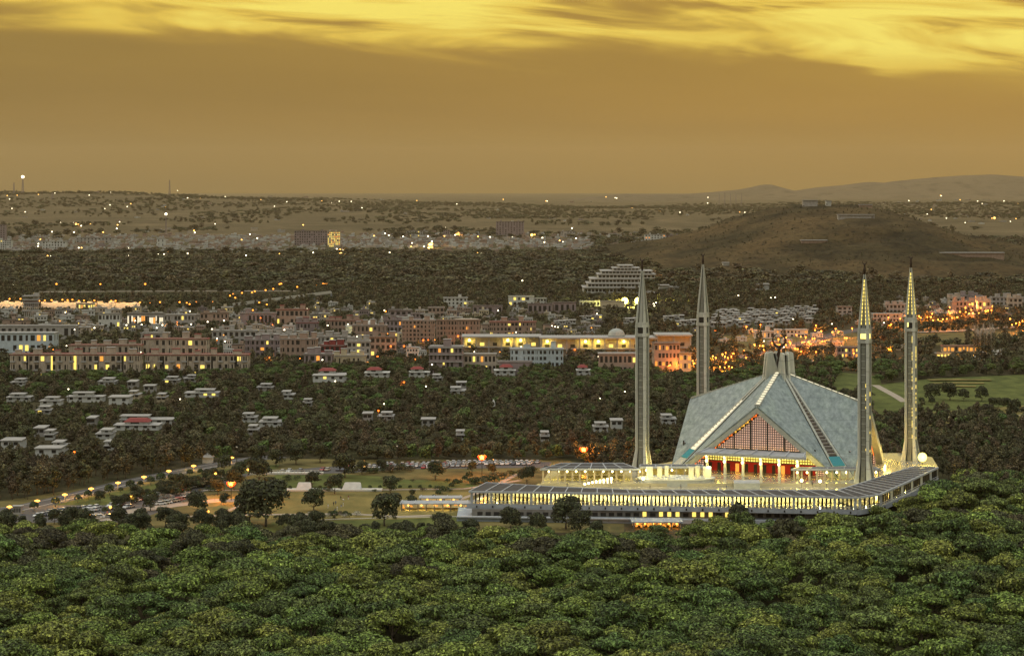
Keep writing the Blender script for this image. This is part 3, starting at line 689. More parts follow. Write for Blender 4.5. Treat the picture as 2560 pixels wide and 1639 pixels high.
    m = MB(); m.hexa([(-1.3, -1.3, 60), (1.3, -1.3, 60), (1.3, 1.3, 60), (-1.3, 1.3, 60), (-.1, -.1, 82.6), (.1, -.1, 82.6), (.1, .1, 82.6), (-.1, .1, 82.6)]); m.build('spire_core', M_dark, t)
    m = MB(); m.lathe([(.30, 82.2), (.42, 83.0), (.62, 84.0), (.5, 85.0), (.28, 85.8), (.45, 86.3), (.15, 86.9)], 10); fn = m.build('finial', M_bronze, t, True)
    m = MB(); pts = [(.85*math.cos(math.radians(q)), 0, 87.4+.85*math.sin(math.radians(q))) for q in range(-215, 36, 18)]
    m.tube(pts, [0.06+0.16*math.sin(math.pi*k/(len(pts)-1)) for k in range(len(pts))], 6); m.build('crescent', M_bronze, fn, True)
    return t
minaret(mloc(-47, -38.6), 'minaret at the left front corner, its right foot edge lit yellow, dark gallery', 'front_left')
minaret(mloc(-47, 38.6), 'minaret rising behind the left slope of the tent-shaped hall, unlit, plain spire', 'back_left')
minaret(mloc(47, -38.6), 'minaret at the right front corner with a bright yellow lit gallery', 'front_right')
minaret(mloc(47, 38.6), 'rightmost minaret, yellow glints down its shaft, floodlight at its foot', 'back_right')

# courtyard decks
def deck(name, pts, z, m_, z0):
    mm = MB(); mm.prism([P(a, b, z)[:2] for a, b in pts], z0, z, 0, 0); return struct(mm.build(name, m_))
deck('courtyard', [(1352, 1207), (1600, 1207.5), (2150, 1207.5), (2290, 1190), (2345, 1166), (2330, 1142), (2250, 1132), (1800, 1128), (1660, 1157), (1590, 1166), (1380, 1167)], 0.0, M_court, G-1)
deck('courtyard', [(1330, 1219), (1450, 1228), (1600, 1236.5), (2090, 1236.5), (2160, 1207.6), (1345, 1207.9)], -1.2, M_court, G-1)

def canopy_walk(name, label, corners, z, h, ncol, mats, lamp_e, lamp_mat=None, lampn=6, beam=M_beam, wall=None, lampc=(1, .80, .13), backrow=False):
    """flat pergola roof (four world corners FL, FR, BR, BL) on slim columns with globe lamps below"""
    c = [Vector(q) for q in corners]; cen = (c[0]+c[1]+c[2]+c[3])/4; cen.z = z-h
    t = thing(name, label, 'canopy', cen); c = [Vector((q.x-cen.x, q.y-cen.y, h)) for q in c]
    m = MB(); m.prism([q[:2] for q in c], h-.45, h, 0); rf = m.build('roof', mats[0], t)
    n = max(3, int((c[1]-c[0]).length/6))
    for k in range(n+1):
        u = k/n; m = MB(); m.bar(c[0].lerp(c[1], u)+Vector((0, 0, .12)), c[3].lerp(c[2], u)+Vector((0, 0, .12)), .35, .22); m.build('cross_beam', beam, rf)
    for u in (0, .5, 1):
        m = MB(); m.bar(c[0].lerp(c[3], u)+Vector((0, 0, .05)), c[1].lerp(c[2], u)+Vector((0, 0, .05)), .45, .7 if u in (0, 1) else .2); m.build('long_beam', beam, rf)
    for k in range(ncol):
        u = (k+.3)/(ncol-.4); m = MB(); q = c[0].lerp(c[1], u)+(c[3]-c[0]).normalized()*.8; m.box(q.x-.35, q.x+.35, q.y-.35, q.y+.35, 0, h-.47); m.build('column', mats[1], t)
        if backrow:
            m = MB(); q = c[3].lerp(c[2], u)-(c[3]-c[0]).normalized()*.8; m.box(q.x-.35, q.x+.35, q.y-.35, q.y+.35, 0, h-.47); m.build('column', mats[1], t)
    for k in range(lampn):
        u = (k+.5)/lampn; q = c[0].lerp(c[1], u)+(c[3]-c[0])*.22; m = MB(); m.ball(.42, (q.x, q.y, h-1.3), 8, 6); m.tube([(q.x, q.y, h-.45), (q.x, q.y, h-.9)], .05, 5)
        m.build('hanging_lamp', lamp_mat or E_globe, t)
        point_light(t, (q.x, q.y+.1, h-2.1), lamp_e, lampc, .4)
    if wall:
        m = MB(); m.bar(c[3]+Vector((0, 0, -h/2)), c[2]+Vector((0, 0, -h/2)), .4, h-.5); m.build('back_wall', wall, t)
    return t
W3 = lambda a, b, z: P(a, b, z)
canopy_walk('courtyard_canopy', 'lit pergola-roofed walkway with hanging globe lamps at the left end of the courtyard', [P(1350, 1173, 4.6), P(1600, 1173, 4.6), P(1560, 1158.5, 4.6), P(1400, 1158.5, 4.6)], 4.6, 4.6, 14, (M_pergola, M_cream), 240, None, 11, wall=M_cream)
canopy_walk('courtyard_canopy', 'thin-roofed lit walkway behind the white pool platform, left of the hall portal', [P(1600, 1168, 4.6), P(1760, 1168, 4.6), P(1755, 1162, 4.6), P(1600, 1162, 4.6)], 4.6, 4.6, 8, (M_pergola, M_cream), 260, None, 5, wall=M_cream)
canopy_walk('courtyard_canopy', 'thin-roofed lit walkway with globe lamps in front of the right front minaret', [P(1978, 1173.5, 4.2), P(2200, 1173, 4.2), P(2190, 1168, 4.2), P(1990, 1169, 4.2)], 4.2, 4.2, 12, (M_pergola, M_cream), 260, None, 9)
# parapets and ledge walls in the court
def lump(name, label, cat, pts, z0, z1, m_, group=None):
    q = [P(a, b, z1) for a, b in pts]; mm = MB(); mm.prism([p[:2] for p in q], z0, z1); o = mm.build(name, m_)
    return tag(o, label, cat, group)
lump('planter_box', 'plain grey stone podium on the courtyard edge in front of the hall portal', 'podium', [(1835, 1207), (1900, 1207), (1898, 1199), (1834, 1199)], -1.2, 1.1, M_slab)
def pool():
    base = P(1690, 1192, 1.6); t = thing('pool_platform', 'wide white lit pool platform with square pillars in the courtyard, left of the portal', 'platform', base)
    m = MB(); n = 24
    ring = [(15.2*math.cos(2*math.pi*k/n), 6.6*math.sin(2*math.pi*k/n)) for k in range(n)]
    m.prism(ring, -2.8, -.5); m.build('basin_wall', M_slab, t)
    m = MB(); m.prism([(a*1.03, b*1.03) for a, b in ring], -.5, 0); m.build('rim', M_white, t)
    r2 = random.Random(3); m = MB()
    for k in range(46):
        a = r2.random()*6.28; q = math.sqrt(r2.random())*.92; x, y = 15*q*math.cos(a), 6.3*q*math.sin(a); w_ = .5+r2.random()*1.1; m.box(x-w_, x+w_, y-w_*.5, y+w_*.5, 0.0, .15+r2.random()*.3)
    m.build('white_stones', M_white, t)
    for x, y, w_ in ((-10.6, -1.5, 1.25), (-6.6, -1, 0.95), (-3.7, 1.2, .75), (5.9, -1.5, 1.0), (8.6, 1, .9), (12.3, -1, 1.6)):
        m = MB(); m.box(x-w_, x+w_, y-.6, y+.6, 0.02, 4.4); m.build('pillar', M_white, t)
        point_light(t, (x, y-2.4, 1.6), 170, (1, .78, .10), .3)
    for x in (-13, 0, 13): point_light(t, (x, -2, 4.6), 420, (1, .90, .45), .4)
pool()
def globe_lamp(p, h, label, group, e=260, r=.42):
    t = thing('globe_lamp', label, 'lamp', p, 0, group)
    m = MB(); m.tube([(0, 0, 0), (0, 0, h)], .07, 6); m.build('post', M_dark, t)
    m = MB(); m.ball(r, (0, 0, h+r*.8), 10, 6); m.build('globe', E_globe, t, True)
    point_light(t, (0, -.1, h+r*2+.3), e, (1, .84, .45), .3)
for k, (a, b, l) in enumerate(((1608, 1207, 'round white globe lamp on a post below the pool platform, leftmost near the court edge'), (2004, 1212, 'round white globe lamp standing in the court, left one of the pair'), (2050, 1214, 'round white globe lamp standing in the court, right one of the pair'))):
    globe_lamp(P(a, b+8, -1.2), 2.6, l, 'globe lamps in the court', 500, .62)
for k in range(8):
    globe_lamp(P(1462+k*9.5, 1219-k*2.1, -1.2), 1.2, 'one of the low globe lamps strung along the slanting court ledge, left side', 'low globe lamps along the court ledge', 60, .45)
def flood(p, label, r, e, m_, c, h=2.0, group=None, r2=None):
    t = thing('floodlight', label, 'floodlight', p, 0, group)
    m = MB(); m.tube([(0, 0, 0), (0, 0, h)], .12, 6); m.build('post', M_dark, t)
    m = MB(); m.ball(r, (0, 0, h+r), 12, 8); m.build('lamp_head', m_, t, True)
    point_light(t, (0, -r-.4, h+r+.3), e, c, r)
    return t
E_flood = glow('flood_core', (1.0, 0.84, 0.16), 4.5)
flood(P(2306, 1163, 0), 'blazing yellow floodlight on the deck at the foot of the rightmost minaret', 1.9, 7000, E_flood, (1, .75, .2), 1.6)
point_light(None, mloc(-40.5, -40, 3), 2600, (1, .72, .14), .5, 'minaret_uplight')

# front arcade (long pergola roof, colonnade, deck, podium) : front arm and right arm
def arcade(label, outer, inner, zr, zfl, ncol, nlight, podium=True, spacing=6.0, cw=.3, le=520, fas=1.9):
    o = [P(a, b, zr) for a, b in outer]; i = [P(a, b, zr) for a, b in inner]
    base = o[0].copy(); base.z = zfl
    t = thing('arcade', label, 'arcade', base)
    def lo(v, z): return Vector((v.x-base.x, v.y-base.y, z-zfl))
    m = MB(); m.prism([lo(v, 0)[:2] for v in o + i[::-1]], zr-.5-zfl, zr-zfl); rf = m.build('roof', M_pergola, t)
    def along(path, s):
        tot = sum((b-a).length for a, b in zip(path, path[1:])); s *= tot
        for a, b in zip(path, path[1:]):
            l = (b-a).length
            if s <= l+1e-6: return a.lerp(b, s/l)
            s -= l
        return path[-1].copy()
    tot = sum((b-a).length for a, b in zip(o, o[1:])); n = int(tot/spacing)
    for k in range(n+1):
        m = MB(); a = lo(along(o, k/n), zr+.13); b = lo(along(i, k/n), zr+.13); m.bar(a, b, .32, .24); m.build('cross_beam', M_beam, rf)
    for u in (0.0, .2, .4, .6, .8, 1.0):
        m = MB()
        for a0, a1, b0, b1 in zip(o, o[1:], i, i[1:]) if len(o) == len(i) else []:
            p0, p1 = a0.lerp(b0, u), a1.lerp(b1, u); e = u in (0.0, 1.0)
            m.bar(lo(p0, zr+(-.1 if e else .06)), lo(p1, zr+(-.1 if e else .06)), .5 if e else .22, .75 if e else .12)
        if m.v: m.build('long_beam', M_beam if u in (0, 1) else M_step, rf)
    # floor deck with fascia
    cen = sum(o+i, Vector())/len(o+i)
    def grow(v, g): d_ = (v-cen); d_.z = 0; d_.normalize(); return v + d_*g
    m = MB(); m.prism([lo(grow(v, .9), 0)[:2] for v in o + i[::-1]], -fas, 0); m.build('floor_deck', M_slab, t)
    m = MB(); m.prism([lo(grow(v, -1.0), 0)[:2] for v in o + i[::-1]], 0.004, 0.02); m.build('marble_floor', M_court, t)
    # columns, in outer and inner rows
    r2 = random.Random(11)
    for k in range(ncol):
        s = (k+.5)/ncol; q = lo(along(o, s), 0); q2 = lo(along(i, s), 0); q = q.lerp(q2, .05); m = MB()
        wv = cw*(1.5 if k % 5 == 0 else 1); m.box(q.x-wv, q.x+wv, q.y-.3, q.y+.3, .02, zr-zfl-.5); m.build('column', M_dark if k % 5 else M_beam, t)
    m = MB()
    for a, b in zip(o, o[1:]):
        m.bar(lo(a, zfl+1.0)+Vector((0, -.2, 0)), lo(b, zfl+1.0)+Vector((0, -.2, 0)), .1, .18); m.bar(lo(a, zfl+.45)+Vector((0, -.2, 0)), lo(b, zfl+.45)+Vector((0, -.2, 0)), .08, .1)
    m.build('railing', M_beam, t)
    m = MB(); nb = ncol//4
    for k in range(nb):
        q = lo(along(o, (k+.5)/nb), 0); m.box(q.x-.28, q.x+.28, q.y-1.3, q.y-.9, -fas*.72, -fas*.3)
    m.build('bracket', M_dark, t)
    # back wall of pale marble, lit by ceiling globes
    m = MB()
    for a, b in zip(i, i[1:]): m.bar(lo(a, zfl+1.0), lo(b, zfl+1.0), .3, 2.0)
    m.build('back_wall', M_white, t)
    for k in range(nlight):
        s = (k+.5)/nlight; q = lo(along(o, s), zr-1.0); q2 = lo(along(i, s), zr-1.0); q = q.lerp(q2, .55)
        m = MB(); m.ball(.3, q, 8, 5); m.build('ceiling_globe', E_globe, t)
        point_light(t, q+Vector((0, 0, -.5)), le, (1, .83, .28), .3)
    return t
arcade('long front arcade with dark pergola roof, dense slim columns and bright glowing floor', [(1172, 1228), (1440, 1231.5), (1700, 1235), (1920, 1239), (2146, 1243)], [(1216, 1206), (1400, 1217.5), (1600, 1225), (1850, 1225), (2095, 1225.5)], 1.5, -3.0, 96, 28, le=2300)
arcade('shorter right-hand arcade arm running back toward the rightmost minaret', [(2146, 1243.2), (2200, 1235), (2267, 1205), (2345, 1168)], [(2096, 1225), (2160, 1205), (2215, 1187), (2285, 1166)], 1.5, -3.0, 34, 9, le=1600)

def podium():
    t = thing('podium', 'tall grey-blue podium wall with narrow windows under the front arcade', 'podium', P(1150, 1300, G))
    b = t.location
    def box_px(name, x0, x1, zt, zb, D0, D1, m_, par=t):
        m = MB(); a = PD(x0, D0, 0); c = PD(x1, D0, 0); k = (D1-D0)
        m.hexa([(a.x-b.x, D0-b.y, zb-G), (c.x-b.x, D0-6-b.y, zb-G), (c.x-b.x, D1-b.y, zb-G), (a.x-b.x, D1-b.y, zb-G), (a.x-b.x, D0-b.y, zt-G), (c.x-b.x, D0-6-b.y, zt-G), (c.x-b.x, D1-b.y, zt-G), (a.x-b.x, D1-b.y, zt-G)]); return m.build(name, m_, par)
    box_px('upper_storey', 1180, 2050, -4.95, -7.5, 819, 842, M_step)
    w = box_px('lower_wall', 1142, 1600, -7.52, -15, 816, 842, M_wallblue)
    box_px('lower_wall', 1600.3, 2050, -7.52, -15, 811, 842, M_slab)
    m = MB(); m.box(0, (1600-1142)/F*816, -1.2, 0.4, 0, .5); cp = m.build('coping', M_beam, t); cp.location = Vector((PD(1142, 816).x-b.x, 816-b.y, -7.5-G)); cp.rotation_euler = (0, 0, -math.atan2(6, (1600-1142)/F*816))
    wm = MB(); wm.box(-.45, .45, -.08, .1, 0, 3.2); wme = wm.mesh('window', M_dark)
    for k, xx in enumerate((1160, 1178, 1222, 1243, 1262, 1380, 1420, 1510, 1540, 1578)):
        o = link('window', wme, t, (PD(xx, 815.9).x-b.x, 815.85-6*(xx-1142)/458-b.y, -13.2-G+.5))
    sm = MB(); sm.box(-1.0, 1.0, -.08, .1, 0, 1.3); sme = sm.mesh('window', M_dark)
    sl = MB(); sl.box(-.7, .7, -.08, .1, 0, 1.7); slme = sl.mesh('lit_window', E_winy)
    for k in range(40):
        xx = 1200 + k*20.5; lit = (1590 < xx < 1860 and k % 4 != 1) or k in (3, 12, 31)
        link('lit_window' if lit else 'window', slme if lit else sme, t, (PD(xx, 819).x-b.x, 818.9-6*(xx-1180)/870-b.y, -7.2-G))
podium()
# low entrance pavilions at the left end and below the front
def pavilion(label, x0, x1, yr, D, zr, depth, em, ne, gl=None, e=500, zfl=None, c=(1, .5, .12), band=True):
    zfl = zr-3.2 if zfl is None else zfl
    a = PD(x0, D, zfl); w = PD(x1, D, zfl).x-a.x; t = thing('pavilion', label, 'pavilion', a)
    m = MB(); m.box(-.8, w+.8, -.8, depth, zr-zfl-.4, zr-zfl); rf = m.build('roof', M_slab, t)
    for k in range(int(w/5)+1):
        mm = MB(); x = k*w/int(w/5); mm.box(x-.15, x+.15, -.9, depth, zr-zfl+.01, zr-zfl+.2); mm.build('cross_beam', M_beam, rf)
    n = int(w/3)
    for k in range(n+1):
        mm = MB(); x = k*w/n; mm.box(x-.2, x+.2, 0, .4, 0, zr-zfl-.42); mm.build('column', M_step, t)
    m = MB(); m.box(0, w, depth-.4, depth-.1, 0, zr-zfl-.42); m.build('back_wall', M_white, t)
    m = MB(); m.box(-.8, w+.8, -.8, depth, -1.2, 0); m.build('floor_slab', M_slab, t)
    r2 = random.Random(int(x0))
    if gl is not None:
        m = MB()
        for k in range(gl):
            m = MB(); x = r2.random()*w; z = .4+r2.random()*1.6; m.box(x-.3, x+.3, depth*.5, depth*.5+.2, z, z+.3+r2.random()*.5); m.build('lit_goods', em, t)
        pass
    for k in range(ne):
        x = (k+.5)*w/ne; m = MB(); m.ball(.35, (x, 1.5, zr-zfl-1.0), 8, 5); m.build('ceiling_lamp', E_amber, t); point_light(t, (x, 1.2, zr-zfl-1.6), e, c, .3)
    return t
pavilion('low flat pavilion with people and warm light at the left end of the arcade', 1004, 1168, 1257, 842, ZY(1257, 842), 8, E_wino, 5, 18, e=480, c=(1, .72, .3))
pavilion('small flat lit canopy roof stepping down from the left end of the arcade', 1052, 1150, 1243, 852, ZY(1243, 852), 6, E_wino, 3, 5, e=420, c=(1, .55, .1))
pavilion('orange lit canopy stall in front of the podium wall below the arcade', 1584, 1702, 1303, 797, ZY(1303, 797), 9, E_wino, 6, 34, e=520, c=(1, .33, .03))
# ------------------------------------------------------------------ trees
def crown_mesh(name, seed, kind, n, leaf, mat_):
    r = np.random.RandomState(seed); blobs = []
    if kind == 'umbrella':          # wide layered plates of foliage
        blobs.append((0, 0, 8.3, 3.6, 3.4, 1.7))
        for k in range(11):
            a = r.rand()*6.28; d_ = 1.8+r.rand()*3.2; blobs.append((d_*math.cos(a), d_*math.sin(a), 10.3-d_*.88+r.rand()*1.2, 1.5+r.rand()*1.3, 1.5+r.rand()*1.3, .75+r.rand()*.6))
        for k in range(5):
            a = r.rand()*6.28; d_ = 2.5+r.rand()*2; blobs.append((d_*math.cos(a), d_*math.sin(a), 5.4+r.rand()*1.2, 1.8, 1.8, 1.1))
    elif kind == 'round':
        blobs.append((0, 0, 4.7, 3.0, 3.0, 3.2))
        for k in range(12):
            a = r.rand()*6.28; d_ = 1.4+r.rand()*1.6; blobs.append((d_*math.cos(a), d_*math.sin(a), 2.2+r.rand()*5.0, 1.1+r.rand()*.8, 1.1+r.rand()*.8, .9+r.rand()*.7))
    elif kind == 'tall':
        for k in range(14):
            z = 3.4+k*.62+r.rand()*.5; rr = 2.3*math.sin(math.pi*min(1, (z-1.4)/12))+.3
            a = r.rand()*6.28; blobs.append((rr*.55*math.cos(a), rr*.55*math.sin(a), z, rr*.75, rr*.75, 1.0))
    elif kind == 'cone':
        for k in range(9):
            z = .6+k*.85; rr = 1.25*(1-k/9.5)+.15; blobs.append((0, 0, z, rr, rr, .8))
    elif kind == 'ball': blobs.append((0, 0, 1.25, 1.0, 1.0, .95))
    elif kind == 'low':
        for k in range(8):
            a = r.rand()*6.28; d_ = r.rand()*2.6; blobs.append((d_*math.cos(a), d_*math.sin(a), 1.0+r.rand()*1.6, 1.2+r.rand(), 1.2+r.rand(), .9+r.rand()*.5))
    elif kind == 'palm':
        for k in range(14):
            a = k/14*6.28; blobs.append((1.1*math.cos(a), 1.1*math.sin(a), 4.4-.2*(k % 3), 1.0, .35, .22))
    B = np.array(blobs); w = B[:, 3]*B[:, 4] + B[:, 3]*B[:, 5]; w /= w.sum()
    bi = r.choice(len(B), n, p=w); d = r.randn(n, 3); d /= np.linalg.norm(d, axis=1)[:, None]
    d[:, 2] = np.where(d[:, 2] < -.35, -d[:, 2], d[:, 2])
    rad = .80 + .28*r.rand(n)**.6
    c = B[bi, :3] + d*B[bi, 3:6]*rad[:, None]
    nm = d/B[bi, 3:6]; nm /= np.linalg.norm(nm, axis=1)[:, None]; nm += r.randn(n, 3)*.42; nm /= np.linalg.norm(nm, axis=1)[:, None]
    t = np.cross(nm, r.randn(n, 3)); t /= np.linalg.norm(t, axis=1)[:, None]; b = np.cross(nm, t)
    s = leaf*(.6+.8*r.rand(n))[:, None]; t *= s; b *= s*.62
    V = np.stack([c-t, c-b*.9+t*.15, c+t, c+b], 1).reshape(-1, 3)
    me = bpy.data.meshes.new(name); me.vertices.add(4*n); me.vertices.foreach_set('co', V.ravel().astype(np.float32))
    me.loops.add(4*n); me.loops.foreach_set('vertex_index', np.arange(4*n, dtype=np.int32))
    me.polygons.add(n); me.polygons.foreach_set('loop_start', np.arange(0, 4*n, 4, dtype=np.int32)); me.polygons.foreach_set('loop_total', np.full(n, 4, dtype=np.int32))
    me.materials.append(mat_); me.update(calc_edges=True); return me
def trunk_mesh(name, h, r0, seed, mat_, limbs=4, spread=2.2):
    r = random.Random(seed); m = MB()
    m.tube([(0, 0, -.3), (r.uniform(-.15, .15), r.uniform(-.15, .15), h*.5), (r.uniform(-.3, .3), r.uniform(-.3, .3), h)], [r0, r0*.75, r0*.45], 7)
    for k in range(limbs):
        a = 6.28*k/limbs + r.random(); z = h*(.5+.4*r.random())
        m.tube([(0, 0, z), (spread*.5*math.cos(a), spread*.5*math.sin(a), z+h*.18), (spread*math.cos(a), spread*math.sin(a), z+h*.35)], [r0*.45, r0*.3, r0*.14], 5)
    return m.mesh(name, mat_, True)
def proto(name, cat, crown, trunk, label, group, loc=(0, 0, -500)):
    t = thing(name, label, cat, loc, 0, group); tr = link('trunk', trunk, t) if trunk else None; cr = link('crown', crown, t); return t, [x for x in (tr, cr) if x]
class Kind:
    """variants of one kind of tree; the first use of each variant is the original itself, later ones are copies"""
    def __init__(s, name, cat, specs): s.name, s.cat, s.specs, s.first = name, cat, specs, {}
    def put(s, loc, label, group, scale=1.0, rz=None, var=None):
        k = rnd.randrange(len(s.specs)) if var is None else var
        rz = rnd.random()*6.28 if rz is None else rz
        if k not in s.first:
            t, ch = proto(s.name, s.cat, s.specs[k][0], s.specs[k][1], label, group, loc); s.first[k] = (t, ch)
            t.rotation_euler = (0, 0, rz); t.scale = (scale,)*3 if isinstance(scale, (int, float)) else scale
            return t
        t, ch = s.first[k]; return dup(t, ch, loc, rz, label, group, scale)
def variants(kind, mats, n, leaf, th, tr, nv, seed0, limbs=4, bark=None, spread=2.2):
    out = []
    for k in range(nv):
        out.append((crown_mesh('crown', seed0+k, kind, n, leaf, mats[k % len(mats)]), trunk_mesh('trunk', th, tr, seed0+k, bark or M_bark, limbs, spread)))
    return out
K_forest = Kind('forest_tree', 'tree', variants('umbrella', [M_leaf, M_leaf, M_leafd, M_leaf2, M_leaf, M_leafd], 4600, .32, 7.5, .28, 6, 100, 5))
K_road = Kind('roadside_tree', 'tree', variants('tall', [M_leaf3, M_leaf2, M_leaf3], 1300, .42, 6.5, .22, 4, 200))
K_park = Kind('park_tree', 'tree', variants('round', [M_leafp], 2600, .32, 2.4, .26, 4, 300))
K_cyp = Kind('cypress', 'tree', variants('cone', [M_leafp], 500, .26, 1.2, .12, 2, 400, 0))
K_ball = Kind('clipped_shrub', 'shrub', variants('ball', [M_leafx], 500, .16, .7, .09, 2, 500, 0))
K_low = Kind('bush', 'bush', variants('low', [M_leafx, M_leaf3], 500, .28, 1.0, .08, 3, 600, 3, None, 1.2))

def region_word(p):
    x, y = px(p); return ('far left' if x < 430 else 'left' if x < 1000 else 'middle' if x < 1560 else 'right' if x < 2130 else 'far right')
ytop_pts = [(-200, 1290), (250, 1294), (450, 1297), (700, 1312), (1000, 1312), (1100, 1298), (1400, 1312), (1600, 1322), (1700, 1302), (1830, 1276), (1950, 1288), (2080, 1270), (2150, 1266), (2200, 1254), (2260, 1230), (2330, 1196), (2380, 1172), (2800, 1160)]
forest = []; D = 503.0; row = 0
while D < 960:
    sp = 10.9; hw = 1750/F*D; x = -hw + (row % 2)*sp/2
    while x < hw:
        q = Vector((x+rnd.uniform(-2.6, 2.6), D+rnd.uniform(-2.2, 2.2), G)); sc = rnd.uniform(.72, 1.32)
        q.z = G + 4.0*mn.noise(Vector((q.x/38, q.y/38, 0)))
        xp = CX + q.x/q.y*F; top = px(q+Vector((0, 0, 10.6*sc)))[1]
        if top > interp(ytop_pts, xp)+rnd.uniform(-2, 12) and px(q+Vector((0, 0, 10.6*sc)))[1] < 1662: forest.append((q, sc, top))
        x += sp
    D += 8.6; row += 1
forest.sort(key=lambda t: t[0].y)
NI = 300
infr = [f for f in forest if -40 < CX+f[0].x/f[0].y*F < 2600][:NI]; ids = set(id(f) for f in infr); outf = [f for f in forest if id(f) not in ids]
for k, (q, sc, top) in enumerate(infr):
    row_ = 'bottom edge' if top > 1600 else 'lower rows' if top > 1545 else 'upper of the large rows'
    K_forest.put(q, f'green layered umbrella-crowned tree of the foreground forest, {row_}, {region_word(q)}', f'foreground forest trees, {row_}, {region_word(q)}', (sc*rnd.uniform(.95, 1.2), sc*rnd.uniform(.95, 1.2), sc*rnd.uniform(.88, 1.12)), None, rnd.choice((0, 1, 2, 4, 5, 0, 1, 4, 5, 2)) if k > 6 else k % 6)

def inst_stuff(name, pts, sources, label=None):
    """one object: a point mesh whose points carry tree geometry (kind stuff)"""
    n = len(pts); me = bpy.data.meshes.new(name); me.vertices.add(n)
    me.vertices.foreach_set('co', np.array([p[0] for p in pts], dtype=np.float32).ravel())
    at = me.attributes.new('scl', 'FLOAT_VECTOR', 'POINT'); at.data.foreach_set('vector', np.array([p[1] for p in pts], dtype=np.float32).ravel())
    at = me.attributes.new('rotz', 'FLOAT', 'POINT'); at.data.foreach_set('value', np.array([p[2] for p in pts], dtype=np.float32))
    at = me.attributes.new('pick', 'INT', 'POINT'); at.data.foreach_set('value', np.array([p[3] for p in pts], dtype=np.int32))
    o = link(name, me); struct(o, 'stuff')
    ng = bpy.data.node_groups.new(name, 'GeometryNodeTree')
    ng.interface.new_socket('Geometry', in_out='INPUT', socket_type='NodeSocketGeometry'); ng.interface.new_socket('Geometry', in_out='OUTPUT', socket_type='NodeSocketGeometry')
    gi = ng.nodes.new('NodeGroupInput'); go = ng.nodes.new('NodeGroupOutput'); g2i = ng.nodes.new('GeometryNodeGeometryToInstance')
    for s in reversed(sources):
        oi = ng.nodes.new('GeometryNodeObjectInfo'); oi.transform_space = 'ORIGINAL'; oi.inputs['Object'].default_value = s; oi.inputs['As Instance'].default_value = False
        ng.links.new(oi.outputs['Geometry'], g2i.inputs[0])
    ip = ng.nodes.new('GeometryNodeInstanceOnPoints')
    def attr(nm, ty):
        a = ng.nodes.new('GeometryNodeInputNamedAttribute'); a.data_type = ty; a.inputs['Name'].default_value = nm
        return [s_ for s_ in a.outputs if s_.enabled and s_.name == 'Attribute'][0]
    m2p = ng.nodes.new('GeometryNodeMeshToPoints'); ng.links.new(gi.outputs[0], m2p.inputs[0])
    ng.links.new(m2p.outputs[0], ip.inputs['Points']); ng.links.new(g2i.outputs[0], ip.inputs['Instance'])
    ip.inputs['Pick Instance'].default_value = True; ng.links.new(attr('pick', 'INT'), ip.inputs['Instance Index'])
    cx = ng.nodes.new('ShaderNodeCombineXYZ'); ng.links.new(attr('rotz', 'FLOAT'), cx.inputs[2]); ng.links.new(cx.outputs[0], ip.inputs['Rotation'])
    ng.links.new(attr('scl', 'FLOAT_VECTOR'), ip.inputs['Scale']); ng.links.new(ip.outputs[0], go.inputs[0])
    md = o.modifiers.new('foliage', 'NODES'); md.node_group = ng
    return o
def sv(s, a=.15): return (s*rnd.uniform(1-a, 1+a), s*rnd.uniform(1-a, 1+a), s)
srcF = [K_forest.first[k][1][1] for k in sorted(K_forest.first)]
inst_stuff('forest', [(tuple(q), sv(sc*1.05), rnd.random()*6.28, (3 if rnd.random() < sstep(640, 760, q.y)*(.40 if q.x < 60 else .15) else rnd.choice((0, 1, 2, 4, 5)))) for q, sc, top in outf], srcF)

# park trees read one by one: (x, base y, top y, remark)
FOOT = []      # circles to keep clear of scattered trees: (x, y, r)
for x, yb, yt, rem in ((376, 1276, 1234, 'beside the car park plaza'), (494, 1285, 1226, 'at the lower left corner of the lawn'), (585, 1224, 1170, 'beside the parked cars row'), (648, 1206, 1142, 'tall, at the upper left corner of the lawns'),
    (668, 1228, 1190, 'right behind the big double tree'), (664, 1316, 1196, 'big double tree at the left lawn edge'), (622, 1308, 1222, 'left half of the big double tree'), (780, 1217, 1177, 'small, on the green upper lawn'), (784, 1277, 1218, 'on the middle lawn, lone and round'),
    (836, 1234, 1184, 'in front of the white fountain basin'), (862, 1194, 1130, 'tall, at the right end of the first car row'), (976, 1232, 1188, 'small, beside the straight park path'), (961, 1314, 1230, 'large dark, right of the lawn picnickers'),
    (1089, 1200, 1150, 'lit orange by the mast lamp'), (1317, 1210, 1164, 'between the mast lamp and the courtyard walkway'), (1415, 1322, 1238, 'largest in front of the arcade'), (1277, 1330, 1266, 'in front of the podium wall, left one'), (1345, 1332, 1280, 'low, in front of the podium wall'), (1107, 1334, 1280, 'at the corner of the podium wall'),
    (1450, 1335, 1272, 'right half behind the largest arcade tree'), (1845, 1322, 1258, 'dark, hiding part of the arcade deck'), (1020, 1340, 1300, 'low one at the edge of the lower lawn'), (1180, 1345, 1296, 'reddish, below the podium corner'), (1490, 1345, 1300, 'low, below the podium windows')):
    q = P(x, yb); h = (yb-yt)/F*q.y; s = h/8.3; K_park.put(q, f'dark round park tree, {rem}', 'park trees near the mosque', (s*1.05, s*1.05, s))
r3 = random.Random(5)
